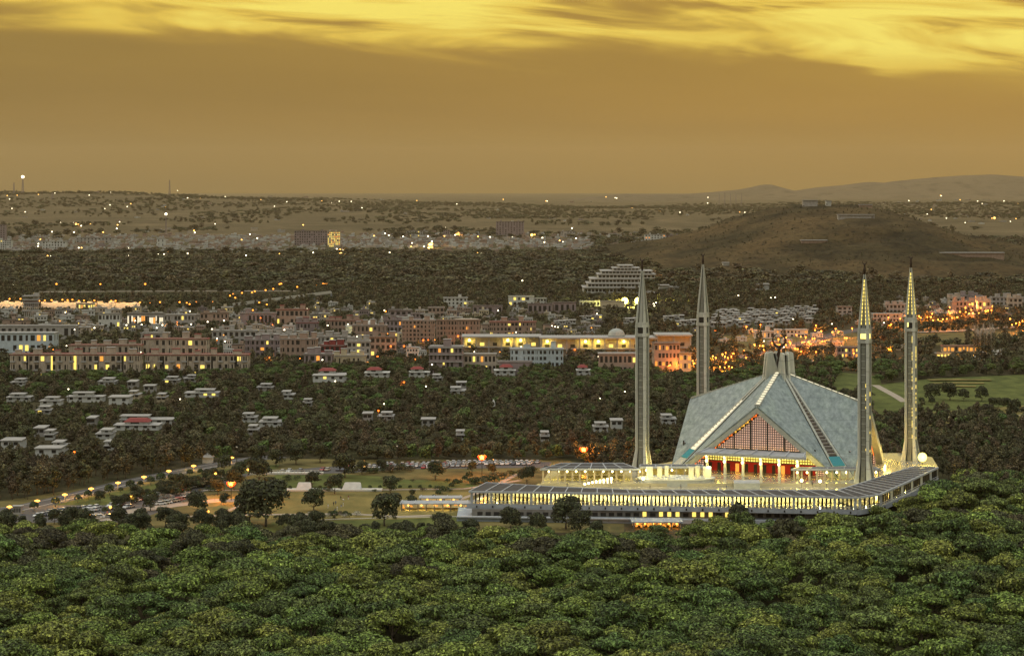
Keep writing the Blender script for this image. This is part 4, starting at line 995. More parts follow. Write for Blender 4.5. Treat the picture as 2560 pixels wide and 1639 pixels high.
# clipped ball shrubs: along the road verge and the park paths
balls = [(85, 1275, 1.7), (139, 1264, 1.7), (195, 1253, 1.4), (220, 1245, 1.6), (248, 1240, 1.1), (273, 1235, 2.0), (302, 1229, 1.0), (326, 1223, 1.9), (351, 1216, 1.3), (377, 1210, 1.7), (402, 1205, 2.0), (427, 1198, 1.3), (452, 1195, 1.2), (475, 1188, 1.4), (501, 1184, 1.2), (593, 1165, 1), (604, 1162, 1), (615, 1159, 1.1), (625, 1157, 1), (530, 1216, 1.1), (437, 1238, 1.0), (448, 1236, 1.2), (461, 1234, 1), (472, 1231, 1.1), (411, 1244, .9), (286, 1276, 1.2), (300, 1270, .9), (262, 1282, 1.2), (364, 1296, 1), (394, 1297, 1), (340, 1292, 1.1)]
balls += [(700+k*25, 1222-k*.15, .8) for k in range(16)]
balls += [(1085+k*11, 1245-k*6.2, .9+.3*(k % 3)) for k in range(9)]
balls += [(732, 1298, 1.1), (757, 1294, 1), (776, 1297, 1.1), (805, 1296, 1.2), (836, 1294, 1.4), (863, 1290, 1.1), (874, 1292, .9)]
for x, y, s in balls:
    K_ball.put(P(x, y+2), f'clipped round shrub in the row along the park {"road" if x < 640 else "path"}, {"behind" if y < 1240 else "before"} the lawn line', f'clipped round shrubs by the park {"road" if x < 640 else "path"}, {"behind" if y < 1240 else "before"} the lawn line', s)
for k in range(40):
    u = r3.random(); x, y = (1170+u*200, 1212-u*38) if k % 2 else (880+u*150, 1183-u*8)
    K_low.put(P(x+r3.uniform(-8, 8), y+r3.uniform(-3, 4)), 'low flowering bush in the hedge ' + ('right of the orange mast lamp' if k % 2 else 'before the parked cars'), 'hedge bushes ' + ('right of the mast lamp' if k % 2 else 'before the parked cars'), r3.uniform(.45, .9))
for k in range(26):
    u = r3.random(); K_low.put(P(330+u*260, 1252-u*56+r3.uniform(-4, 4)), 'leafy green bush on the verge between the road and the car park', 'bushes on the verge above the car park', r3.uniform(.6, 1.1))
for x, y, s, l in ((1960, 855, 1.7, 'left of the golden globe on the hall'), (1970, 857, 2.6, 'wide dark, left of the apex fins'), (1835, 885, 2.3, 'behind the hall, left'), (1898, 882, 2.5, 'behind the hall, slender, beside the apex'), (1772, 882, 2.6, 'right of the rear left minaret')):
    K_cyp.put(P(x if x != 1970 else 1796, y), f'dark pointed cypress {l}', 'dark cypresses behind the hall', s*1.2)
for x, y, s, l in ((2332, 1005, 1.35, 'lone on the green terrace'), (2305, 1010, .5, 'low shrub-like on the lawn edge'), (2330, 1012, .6, 'small, below the lone terrace tree'), (2375, 1000, 1.3, 'in the clump on the green terrace'), (2410, 1002, .9, 'right part of the terrace clump'), (2455, 1003, 1.1, 'rightmost of the terrace clump'), (2482, 1018, .7, 'small beside the pale track, left'), (2496, 1018, .7, 'small beside the pale track, middle'), (2518, 1026, .9, 'round beside the pale track'), (2540, 1030, .9, 'dark beside the pale track, right')):
    K_park.put(P(x, y), f'small dark tree {l}', 'lone trees on the green terraces', s)
M_pale = Kind('poplar', 'tree', [(crown_mesh('crown', 700+k, 'tall', 160, .5, M_leaf3), trunk_mesh('trunk', 15, .42, 700+k, M_barkp, 5, .8)) for k in range(3)])
for k in range(15):
    x = 2436+k*3.5+r3.uniform(-1, 1); M_pale.put(P(x, 886+r3.uniform(-4, 4)), 'bare pale-trunked tall tree in the stand right of the lit pavilion', 'pale-trunked trees right of the lit pavilion', (1, 1, r3.uniform(1.2, 1.5)))

for k in range(34):
    x = rnd.uniform(280, 620); y = 1262-(x-300)*.24+rnd.uniform(-9, 12)
    K_park.put(P(x, y), 'small dark tree standing among the parked cars', 'small trees in the car park', rnd.uniform(.35, .7))
M_flower = leafmat('leaves_pale_blossom', (0.42, 0.40, 0.36), (0.05, 0.06, 0.03), 0.4, 1.5)
K_fl = Kind('flowering_shrub', 'shrub', variants('low', [M_flower], 420, .2, 1.0, .08, 2, 650, 3, None, 1.2))
for k in range(34):
    if k < 20: K_fl.put(P(rnd.uniform(400, 480), rnd.uniform(1238, 1258)), 'pale blossoming shrub between the car park and the lawn', 'pale blossoming shrubs by the car park', rnd.uniform(.4, .8))
    else: K_fl.put(P(rnd.uniform(1080, 1300), rnd.uniform(1286, 1300)) if k % 2 else P(rnd.uniform(700, 900), rnd.uniform(1290, 1300)), 'pale shrub along the lowest park path', 'pale shrubs along the lowest park path', rnd.uniform(.4, .7))
for k in range(46):
    x = rnd.uniform(480, 1180); y = rnd.choice((rnd.uniform(1286, 1300), rnd.uniform(1222, 1230), rnd.uniform(1196, 1206)))
    K_low.put(P(x, y), 'dark low bush dotted along the park paths', 'dark bushes along the park paths', rnd.uniform(.25, .6))

for k in range(70):
    x = rnd.uniform(-10, 1140); y = interp([(-10, 1300), (400, 1308), (700, 1318), (1140, 1330)], x)+rnd.uniform(-4, 26)
    K_park.put(P(x, y+8), f'dark small tree in the fringe between the park and the forest, {"left" if x < 560 else "middle"}', f'small trees along the forest fringe, {"left" if x < 560 else "middle"}', rnd.uniform(.45, .95))
for x, y, s_ in ((545, 1236, .8), (560, 1262, .6), (700, 1248, .5), (1030, 1268, .6), (905, 1186, .8), (955, 1178, .7), (1180, 1180, .6), (1230, 1186, .6), (690, 1166, 1.0), (740, 1160, 1.2), (800, 1156, 1.1), (640, 1160, 1.1), (1030, 1240, .35), (560, 1178, .9), (600, 1190, .8), (520, 1205, .7), (440, 1222, .8), (340, 1246, .7), (250, 1256, .6)):
    K_park.put(P(x, y), 'small dark tree dotted about the park lawns and paths', 'small trees dotted about the park', s_)
# ------------------------------------------------------------------ buildings of the city
M_flat = mat('flats_render', (0.44, 0.37, 0.29), 0.9, var=0.35, vscale=0.35, detail=6)
M_flat2 = mat('flats_brown', (0.36, 0.26, 0.20), 0.9, var=0.3, vscale=0.3, detail=6)
M_grey = mat('grey_render', (0.36, 0.34, 0.31), 0.9, var=0.35, vscale=0.35, detail=6)
M_pw = mat('pale_wall', (0.50, 0.50, 0.46), 0.85, var=0.25, vscale=0.4, detail=6)
M_pb = mat('bluish_white_wall', (0.44, 0.50, 0.52), 0.85, var=0.25, vscale=0.4)
M_mauve = mat('mauve_wall', (0.27, 0.215, 0.21), 0.9, var=0.3, vscale=0.3)
M_redroof = mat('red_roof', (0.23, 0.045, 0.04), 0.8, var=0.3, vscale=0.6)
M_darkroof = mat('weathered_roof', (0.10, 0.085, 0.07), 0.9, var=0.4, vscale=0.3)
M_paleroof = mat('pale_roof', (0.33, 0.32, 0.30), 0.85, var=0.25, vscale=0.3)
M_dome = mat('dome_metal', (0.28, 0.31, 0.29), 0.5, var=0.15, vscale=1)
def foot(o_loc, w, d, rz):
    c = Vector((o_loc[0], o_loc[1])) ; c += Vector((-math.sin(rz)*d/2, math.cos(rz)*d/2)); n = max(1, int(w/max(d, 6)))
    for k in range(n):
        u = ((k+.5)/n-.5)*w; FOOT.append((c.x+u*math.cos(rz), c.y+u*math.sin(rz), max(d, w/n)*.62+2.5))
WIN = {}
VIS = [(1445, 1645, 729, 2540), (1640, 1702, 719, 2640), (2352, 2512, 645, 3300), (1885, 1925, 721, 2620), (1800, 1826, 664, 3000), *[(575+42*k, 617+42*k, 760-32*(k+1)/6+2, 2285+165*k/6) for k in range(6)], (100, 745, 730, 2575), (1130, 1205, 850, 1700), (50, 100, 772, 2000), (-20, 355, 766, 2240), (1500, 1605, 762, 2250), (-20, 780, 634, 4000), (780, 1560, 630, 4000)]
def winmesh(w, h, m_):
    k = (round(w, 2), round(h, 2), m_.name)
    if k not in WIN:
        m = MB(); m.box(-w/2, w/2, -.10, .12, 0, h); WIN[k] = m.mesh('window', m_)
    return WIN[k]
def loc_px(x0, x1, yt, yv, hid=6.0, zg=G):
    D = (H-(zg+hid))*F/(yv-HY); a = PD(x0, D, zg); b = PD(x1, D, zg); return a, b.x-a.x, ZY(yt, D)-zg, D
def building(label, x0, x1, yt, yv, wall, roof, floors=3, bays=8, depth=12, rz=0.0, lit=.15, litm=None, name='apartment_block', cat='building', group=None, hid=6.0, towers=0, ww=None, wh=None, overhang=.5, seed=None, balcony=False, side=True, D=None, zg=G, fins=0, wmat=None, band=None):
    a, W_, Hh, DD = loc_px(x0, x1, yt, yv, hid, zg); VIS.append((x0-3, x1+3, yv-.12*(yv-yt), DD))
    W_ /= math.cos(rz) if rz else 1
    r = random.Random(seed if seed is not None else int(x0*7+yt*3)); litm = litm or E_winy
    t = thing(name, label, cat, (a.x+W_*math.cos(rz)/2, a.y+W_*math.sin(rz)/2, zg-.5), rz, group); foot(t.location, W_, depth, rz)
    hw = W_/2; m = MB(); m.box(-hw, hw, 0, depth, 0, Hh); m.build('wall', wall, t)
    m = MB(); m.box(-hw-overhang, hw+overhang, -overhang, depth+overhang, Hh+.003, Hh+.45); rf = m.build('roof', roof, t)
    m = MB(); m.box(-hw-overhang+.01, hw+overhang-.01, -overhang+.01, -overhang+.3, Hh+.453, Hh+1.0); m.build('parapet', wall, rf)
    if bays:
        fh = Hh/floors; bw = W_/bays; w_ = ww or min(2.6, bw*.56); h_ = wh or fh*.56
        for f in range(floors):
            if f == 0 and zg == G and fh*1 < hid*.6 and floors > 2: continue
            for k in range(bays):
                x = -hw+(k+.5)*bw; l = r.random() < lit*.8
                if bays > 5 and not l and r.random() < .12: continue
                wf = r.choice((.7, 1, 1, 1.25))
                o = link('lit_window' if l else 'window', winmesh(w_*wf, h_*(.8 if wf > 1 and l else 1), (litm if l and r.random() < .75 else E_wino) if l else (wmat or M_dark)), t, (x, 0, f*fh+fh*.28))
        if side:
            nb = 2
            for sgn in (-1, 1):
                for f in range(max(0, floors-2), floors):
                    for k in range(nb):
                        o = link('window', winmesh(1.4, h_, M_dark), t, (sgn*hw, (k+.5)*depth/nb, f*fh+fh*.28)); o.rotation_euler = (0, 0, math.pi/2)
        if balcony:
            for k in range(2, bays, 4):       # full-height strips, stairwell recesses with their shade painted dark, a few lit
                x = -hw+(k+1.0)*bw; l = r.random() < .22; mm = MB(); mm.box(x-bw*.22, x+bw*.22, -.16, .05, fh*.1, Hh-fh*.12); mm.build('lit_stairwell' if l else 'stairwell', E_winy if l else M_dark, t)
            for k in range(0, bays, 2):
                x = -hw+(k+.5)*bw; mm = MB()
                for f in range(floors): mm.box(x-bw*.42, x+bw*.42, -1.15, -.13, f*fh+fh*.12, f*fh+fh*.3)
                mm.build('balcony', M_paleroof, t)
        if band:
            for f in range(1, floors+1):
                mm = MB(); mm.box(-hw-.4, hw+.4, -1.0, -.13, f*fh-.5, f*fh-.06); mm.build('sun_shade', band, t)
    for k in range(fins):
        x = -hw + (k+.5)*W_/fins; mm = MB(); mm.box(x-.28, x+.28, -.75, .0-.003, 0, Hh-.1); mm.build('pilaster', wall, t)
    for k in range(towers):
        x = -hw + (k+.5+r.uniform(-.2, .2))*W_/towers; w_ = r.uniform(1.6, 2.8); hh = r.uniform(2.0, 4.6); mm = MB(); y_ = r.uniform(1, depth*.4)
        mm.box(x-w_, x+w_, y_, y_+4, Hh+.46, Hh+.46+hh); tw = mm.build('stair_tower', wall, t)
        mm = MB(); mm.box(x-w_-.3, x+w_+.3, y_-.3, y_+4.3, Hh+.463+hh, Hh+.75+hh); mm.build('tower_roof', M_paleroof if r.random() < .5 else roof, tw)
    return t
B = building
# the front rows of flats on the left
B('long three-storey beige flats with red roof edge and lit yellow stairwell, front row far left', 25, 350, 885, 925, M_flat, M_redroof, 3, 22, 13, 0, .14, towers=7, balcony=True, fins=24)
B('three-storey beige flats in the front row, right of the dark tree gap', 362, 620, 886, 921, M_flat, M_redroof, 3, 17, 13, 0, .16, towers=5, balcony=True, fins=18)
B('upper row of beige flats with red roofs above the far left front block', 172, 352, 862, 887, M_flat, M_redroof, 2, 12, 12, .03, .15, towers=5, fins=14)
B('beige flats stepping up behind the second front block', 352, 518, 846, 884, M_flat, M_redroof, 3, 10, 12, -.05, .14, towers=4, fins=12)
B('stone-grey stair-towered block rising behind the left flats', 352, 420, 832, 858, M_grey, M_paleroof, 2, 4, 12, 0, .1, towers=2)
B('bluish institutional hall with tall yellow lit windows at the far left edge', -30, 134, 832, 862, M_pb, M_paleroof, 2, 11, 18, .0, .32)
B('long pale-roofed institutional block behind the lit hall, far left', -30, 188, 814, 829, M_grey, M_paleroof, 1, 14, 14, .02, .05)
B('long low office block with a row of pale lit windows, left', 318, 408, 783, 800, M_grey, M_darkroof, 1, 18, 14, 0, .95, E_winp, ww=1.3)
B('low dark office wing right of the lit window row', 410, 486, 786, 802, M_grey, M_paleroof, 2, 9, 14, 0, .05)
B('small brown houses row with pinkish walls, left beyond the flats', 500, 570, 782, 797, M_flat2, M_darkroof, 2, 7, 12, .1, .1, towers=2)
B('pinkish gabled terrace at the end of the viaduct houses', 690, 770, 773, 796, M_flat2, M_redroof, 2, 7, 12, 0, .22, towers=2)
B('low mauve terrace left of the pinkish gabled terrace', 600, 690, 782, 797, M_mauve, M_paleroof, 1, 9, 12, 0, .12, towers=2)
B('grey low terrace behind the trees above the left flats', 530, 640, 826, 842, M_grey, M_paleroof, 2, 8, 12, 0, .08, towers=3)
B('small white-walled office left of the funnel cluster row', 246, 300, 784, 802, M_pw, M_darkroof, 2, 6, 10, 0, .08, towers=1)
# cluster of flats, centre left
cl = [('mauve four-storey flats left of centre behind the dark trees', 612, 700, 848, 872, M_mauve, M_paleroof, 3, 7), ('pale-roofed flats with water tanks, centre left upper row', 640, 735, 834, 852, M_grey, M_paleroof, 2, 8),
      ('brown flats with vertical slits beside the small mosque', 700, 790, 846, 880, M_flat2, M_paleroof, 3, 7), ('grey flats below the small domed mosque', 790, 870, 840, 868, M_grey, M_paleroof, 3, 7),
      ('dark red-fronted flats under the small domed mosque', 800, 862, 862, 890, M_redroof, M_paleroof, 3, 5), ('grey five-storey flats right of the red-fronted block', 868, 925, 853, 892, M_grey, M_paleroof, 4, 5),
      ('brown flats beside the white mosque platform', 925, 990, 842, 870, M_flat2, M_darkroof, 3, 5), ('low open-fronted block below the red-fronted flats', 760, 830, 884, 905, M_mauve, M_paleroof, 2, 5),
      ('cream boundary building with lit corner in front of the grey flats', 830, 915, 888, 900, M_cream, M_paleroof, 1, 7), ('long terrace with many white tanks, upper centre left', 815, 905, 800, 815, M_flat2, M_redroof, 2, 9),
      ('red-roofed terrace beyond the centre-left flats', 740, 795, 806, 822, M_mauve, M_redroof, 2, 6), ('pinkish row of flats behind the small mosque', 880, 965, 812, 832, M_flat2, M_paleroof, 2, 8),
      ('brown slab flats left of the tall twin blocks', 955, 1005, 800, 826, M_mauve, M_darkroof, 3, 5)]
for l, a, b, c, d_, w, rf, fl, by in cl: B(l, a, b, c, d_, w, rf, fl, by, 12, rnd.uniform(-.08, .08), .16, towers=3 if b-a < 80 else 4, fins=by+1 if by > 5 else 0)
B('tall brown eight-storey twin slab with balcony columns', 1005, 1086, 800, 852, M_flat2, M_paleroof, 7, 9, 14, 0, .08, towers=2, fins=8)
B('narrow reddish stair tower behind the twin slab', 1030, 1058, 782, 800, M_mauve, M_paleroof, 3, 3, 8, 0, .0)
B('pale upper block beside the reddish stair tower', 1052, 1084, 784, 800, M_pw, M_paleroof, 3, 3, 9, 0, .0)
B('wide brown five-storey block with vertical fins behind the funnel tower', 1090, 1200, 800, 845, M_flat2, M_darkroof, 5, 12, 14, 0, .04, fins=16)
B('brown slab block with fins right of the funnel tower', 1224, 1340, 804, 832, M_flat2, M_redroof, 4, 13, 13, 0, .10, towers=2, fins=12)
B('grey-mauve four-storey office with open corner floors, centre', 1073, 1156, 866, 914, M_mauve, M_paleroof, 4, 8, 15, -.05, .22, towers=1, band=M_paleroof)
B('bluish-white four-storey block with pediment, centre', 1276, 1408, 872, 910, M_pb, M_paleroof, 4, 13, 15, 0, .08, fins=9, towers=2)
B('brown two-storey block left of the front left minaret', 1498, 1592, 884, 916, M_flat2, M_paleroof, 2, 8, 15, 0, .05)
B('dark four-storey campus block between the two left minarets', 1636, 1700, 858, 915, M_flat2, M_darkroof, 4, 7, 14, .05, .25, E_wino)
B('orange-lit narrow campus wing beside the rear left minaret', 1698, 1728, 882, 922, M_cream, M_darkroof, 3, 3, 8, -.1, .75, E_wino)
B('mauve low block behind the pine trees, centre right', 1160, 1240, 885, 910, M_flat, M_paleroof, 2, 8, 12, 0, .3)
B('low pale roofed hall in front of the bluish-white block', 1248, 1330, 903, 914, M_mauve, M_paleroof, 1, 0, 9, 0, 0)
# university: long arcaded building with lit upper gallery
def university(label, x0, x1, yt, yv, lit, hid=9.0):
    a, W_, Hh, D = loc_px(x0, x1, yt, yv, hid); VIS.append((x0, x1, yv-1, D)); t = thing('campus_hall', label, 'building', (a.x+W_/2, a.y, G-.5)); foot(t.location, W_, 24, 0); hw = W_/2
    m = MB(); m.box(-hw, hw, 3.2, 24, 0, Hh); m.build('wall', M_flat, t)
    m = MB(); m.box(-hw-1, hw+1, -1.4, 26, Hh+.003, Hh+1.0); rf = m.build('roof', M_paleroof, t)
    m = MB(); m.box(-hw, hw, 0, 3.198, Hh*.50, Hh*.54); m.build('gallery_floor', M_paleroof, t)
    n = int(W_/9)
    for k in range(n+1):
        x = -hw+.5+k*(W_-1)/n; mm = MB(); mm.box(x-.45, x+.45, -.2, .7, 0, Hh); mm.build('column', M_paleroof, t)
    for k in range(n):
        x = -hw+(k+.5)*W_/n
        for z in (Hh*.58, Hh*.08):
            link('lit_window' if lit and z > 5 else 'window', winmesh(3.2, 2.4, E_winy if (lit and z > 5 and k % 4 == 1) else M_dark), t, (x, 3.2, z))
        if lit and (k % 3 == 0 or k % 7 == 4):
            mm = MB(); mm.ball(.9, (x, 1.4, Hh-2.0), 8, 6); mm.build('gallery_lamp', E_lampy, t); point_light(t, (x, .2, Hh-2.6), 2300, (1, .74, .12), .5)
    return t, Hh
E_lampy = glow('gallery_lamp_yellow', (1.0, 0.85, 0.18), 16)
ut, uh = university('long campus building with yellow lit upper gallery, left part behind the bluish-white block', 1157, 1350, 842, 862, True)
ut2, uh2 = university('long campus building with lit gallery running behind the front left minaret', 1352, 1640, 845, 868, True)
university('unlit end wing of the campus building between the two left minarets', 1642, 1728, 838, 868, False)
def domed(label, x, y, r_, D=None, z=None):
    t = thing('dome', label, 'dome', (x, y, z)); m = MB(); m.lathe([(r_*1.02, 0), (r_*1.02, r_*.16), (r_, r_*.18)] + [(r_*math.cos(a*math.pi/16), r_*.18+r_*.78*math.sin(a*math.pi/16)) for a in range(1, 8)] + [(.15, r_*.97)], 24); m.build('shell', M_dome, t, True)
    m = MB(); m.lathe([(.2, r_*.95), (.12, r_*1.25)], 6); m.build('finial', M_dome, t); return t
dl = ut2.location; domed('ribbed greenish dome on the flat roof of the long campus building', PD(1541, dl.y+12).x, dl.y+12, 21/F*dl.y, None, uh2+1.0+G-.5)
# small white mosque
sm = P(915, 834, G); t = thing('small_mosque', 'small white domed mosque with wavy canopy and tiny minaret among the flats', 'mosque', P(915, 846)); foot(t.location, 30, 14, 0)
Ds = t.location.y; m = MB(); m.box(-17, 17, 0, 12, 0, 10.2); m.build('wall', M_pw, t)
for k in range(7):
    mm = MB(); x = -15+k*5; mm.tube([(x-2.4, -.6, 10.4), (x-1.2, -.6, 11.2), (x, -.6, 11.5), (x+1.2, -.6, 11.2), (x+2.4, -.6, 10.4)], .45, 6); mm.build('canopy_arch', M_pw, t)
m = MB(); m.lathe([(4.6, 10.2), (4.5, 11.6), (4.0, 13.0), (2.9, 14.3), (1.2, 15.1), (.1, 15.5)], 16, (4, 5, 0)); m.build('dome', M_pw, t, True)
m = MB(); m.lathe([(1.0, 8), (.8, 15), (1.3, 15.6), (.7, 17), (.05, 19)], 10, (13, 4, 0)); m.build('minaret', M_pw, t, True)
point_light(t, (-7, -4, 8), 2500, (1, .86, .3), .4)
# funnel water tower
t = thing('water_tower', 'funnel-shaped ribbed water tower rising above the brown blocks', 'water tower', P(1167, 850)); D0 = t.location.y; foot(t.location, 14, 14, 0)
r1 = 30/F*D0; hh = ZY(797, D0)-G
m = MB(); m.lathe([(r1*.22, 0), (r1*.22, hh*.6), (r1*.5, hh*.78), (r1, hh*.97), (r1, hh)], 20); m.build('bowl', M_flat, t)
for k in range(20):
    a = k*math.pi/10; mm = MB(); mm.tube([(r1*.23*math.cos(a), r1*.23*math.sin(a), 0), (r1*.24*math.cos(a), r1*.24*math.sin(a), hh*.6), (r1*.52*math.cos(a), r1*.52*math.sin(a), hh*.78), (r1*1.02*math.cos(a), r1*1.02*math.sin(a), hh*.98)], .3, 4); mm.build('rib', M_paleroof, t)
# stepped hillside building
def stepped():
    D = 2560; zg = -7; t = thing('stepped_building', 'large stepped white hillside building with terraces behind the front left minaret tip', 'building', PD(1550, D, zg))
    def X(px_): return (px_-1550)/F*D
    for k, (a, b, yt, yb) in enumerate(((1460, 1606, 718, 732), (1470, 1606, 708, 718), (1478, 1606, 697, 708), (1497, 1639, 686, 697), (1506, 1632, 678, 686), (1536, 1600, 671, 678), (1551, 1584, 665, 671))):
        dy = k*5; m = MB(); z1, z0 = ZY(yt, D)-zg, ZY(yb, D)-zg; m.box(X(a), X(b), dy, 60, z0, z1-1.0); st = m.build('storey', M_pw, t)
        m = MB(); m.box(X(a)-1.5, X(b)+1.5, dy-2.2, 60, z1-1.0+.003, z1-.02); m.build('terrace_slab', M_paleroof, t)
        n = max(2, int((b-a)/9))
        for j in range(n):
            link('window', winmesh(3.2, (z1-z0)*.5, M_dark), t, (X(a)+(j+.5)*(X(b)-X(a))/n, dy, z0+(z1-z0)*.2))
    foot(t.location, 100, 50, 0)
    m = MB(); m.box(X(1462), X(1640), 0, 55, -25, ZY(732, D)-zg); m.build('base_wall', M_grey, t)
stepped()
B('long low white building washed in yellow floodlight below the stepped building', 1502, 1562, 752, 763, M_cream, M_paleroof, 1, 0, 10, 0, 0, hid=3)
B('plain white low building left of the floodlit wall', 1449, 1500, 752, 758, M_pw, M_paleroof, 1, 6, 10, 0, 0, hid=3)
B('isolated white three-storey block on the scrub slope, centre', 1109, 1168, 744, 763, M_pw, M_paleroof, 3, 6, 14, 0, .03, hid=3, towers=1)
B('white block with stepped roof and one lit room on the scrub slope', 1271, 1335, 740, 757, M_pw, M_paleroof, 2, 6, 14, 0, .1, hid=3)
B('white lower annex right of the stepped-roof block', 1336, 1366, 745, 755, M_pw, M_paleroof, 2, 4, 12, 0, .05, hid=3)
B('mauve flat-roofed school block, centre far side', 1182, 1256, 764, 778, M_mauve, M_darkroof, 1, 6, 14, 0, .05, hid=3)
B('mauve flat-roofed block right of the school, below the white block', 1320, 1380, 759, 776, M_mauve, M_darkroof, 1, 5, 14, 0, .0, hid=3)
B('brown flat-roofed block left of the floodlit wall', 1385, 1440, 756, 775, M_mauve, M_darkroof, 1, 4, 14, .1, .05, hid=3)
B('brown terrace block with pale roof line, centre far', 1070, 1110, 768, 784, M_flat2, M_paleroof, 2, 4, 12, 0, .05, hid=3)
B('dark red-roofed block behind the twin slab', 975, 1030, 776, 792, M_mauve, M_darkroof, 2, 4, 12, 0, .02, hid=3)
# lamp-lit compound wall far left and its little tower
def long_wall():
    for k, (a, b, l, lit) in enumerate(((-20, 100, 'lamp-lit pale compound wall, left end', 1), (102, 240, 'lamp-lit pale compound wall, middle with orange shops before it', 1), (243, 350, 'lamp-lit pale compound wall, ragged right end', 1))):
        p, W_, Hh, D = loc_px(a, b, 752 + k*1, 766 + k*.5, 2); t = thing('compound_wall', l, 'wall', p); foot((p.x+W_/2, p.y), W_, 4, 0)
        n = int(W_/6); m = MB()
        r = random.Random(k); m.box(0, W_, 0, .6, 0, Hh-1.2); m.build('wall', M_pw, t)
        for j in range(n):
            if j % 2 == 0: mm = MB(); h2 = Hh-1.2+r.uniform(.3, 1.6); mm.box(j*6, j*6+5.0, .603, 5, 0, h2); mm.build('room_block', M_pw if j % 4 else M_cream, t)
        for j in range(7):
            point_light(t, ((j+.5)*W_/7, -6, Hh+3), 3600, (1, .50, .16), 1.0)
    B('shops with glowing orange-yellow fronts before the compound wall', 190, 238, 758, 768, M_cream, M_paleroof, 1, 8, 8, 0, .95, E_winy, hid=2)
long_wall()
t = thing('lattice_tower', 'open-framed concrete control tower standing before the lit compound wall', 'tower', P(76, 800)); D0 = t.location.y; foot(t.location, 18, 18, 0); w_ = 19/F*D0; hh = ZY(733, D0)-G
for k in range(9):
    mm = MB(); x = -w_+k*w_/4; mm.box(x-.35, x+.35, -.3, .3, 0, hh*.62); mm.build('column', M_grey, t)
for z in (.33, .62, .74, .88):
    mm = MB(); mm.box(-w_*1.05, w_*1.05, -1, 9, hh*z, hh*z+.9); mm.build('floor_slab', M_paleroof, t)
m = MB(); m.box(-w_*.9, w_*.9, 1, 8, hh*.5, hh*.74); m.build('cabin', M_mauve, t)
m = MB(); m.box(w_*.3, w_, 1, 7, hh*.76, hh); m.build('lift_house', M_grey, t)
for k in range(5): mm = MB(); mm.tube([(-w_+k*w_*.45, 3, hh*.88), (-w_+k*w_*.45, 3, hh*1.12)], .18, 5); mm.build('antenna', M_dark, t)

# white villas among the trees
def villa(label, x0, x1, yt, yv, wall=None, roofc=None, pent=True, lit=.1, hid=0.3, rz=0.0, group=None, seed=0, name='villa'):
    wall = wall or M_pw; a, W_, Hh, D = loc_px(x0, x1, yt, yv, hid); VIS.append((x0-(0 if not group else -5), x1+(0 if not group else -4), yv-(.25*(yv-yt) if group else 0), D)); r = random.Random(int(x0)+seed); dp = r.uniform(9, 13)
    t = thing(name, label, 'house', (a.x+W_/2, a.y, G-.3), rz, group); foot(t.location, W_, dp, rz); hw = W_/2; Hh = max(Hh, 4.5)
    h1 = Hh*(.62 if pent else 1.0); m = MB(); m.box(-hw, hw, 0, dp, 0, h1); m.build('wall', wall, t)
    m = MB(); m.box(-hw-.5, hw+.5, -.7, dp+.5, h1+.003, h1+.38); m.build('roof', M_paleroof if r.random() < .6 or not roofc else wall, t)
    if pent:
        x_ = r.uniform(-.3, .1)*W_; w2 = W_*.32; m = MB(); m.box(x_-w2/2-1, x_+w2, 2, dp-1, h1+.425, Hh); up = m.build('upper_storey', wall, t)
        m = MB(); z = Hh
        if roofc:
            xa, xb, ya, yb = x_-w2/2-1.8, x_+w2+.8, 1.2, dp-.2; m.hexa([(xa, ya, z+.003), (xb, ya, z+.003), (xb, yb, z+.003), (xa, yb, z+.003), (xa+2.2, ya+2.5, z+1.6), (xb-2.2, ya+2.5, z+1.6), (xb-2.2, yb-2.5, z+1.6), (xa+2.2, yb-2.5, z+1.6)])
        else: m.box(x_-w2/2-1.7, x_+w2+.7, 1.2, dp-.2, z+.003, z+.4)
        m.build('upper_roof', roofc or M_paleroof, up)
        link('window', winmesh(w2*.6, (Hh-h1)*.45, M_dark), t, (x_+.5, 2, h1+.42+(Hh-h1)*.25))
    n = max(2, int(W_/4.5))
    for k in range(n):
        l = r.random() < lit; link('lit_window' if l else 'window', winmesh(2.0, 1.5, E_winy if l else M_dark), t, (-hw+(k+.5)*W_/n, 0, h1*.55))
    return t
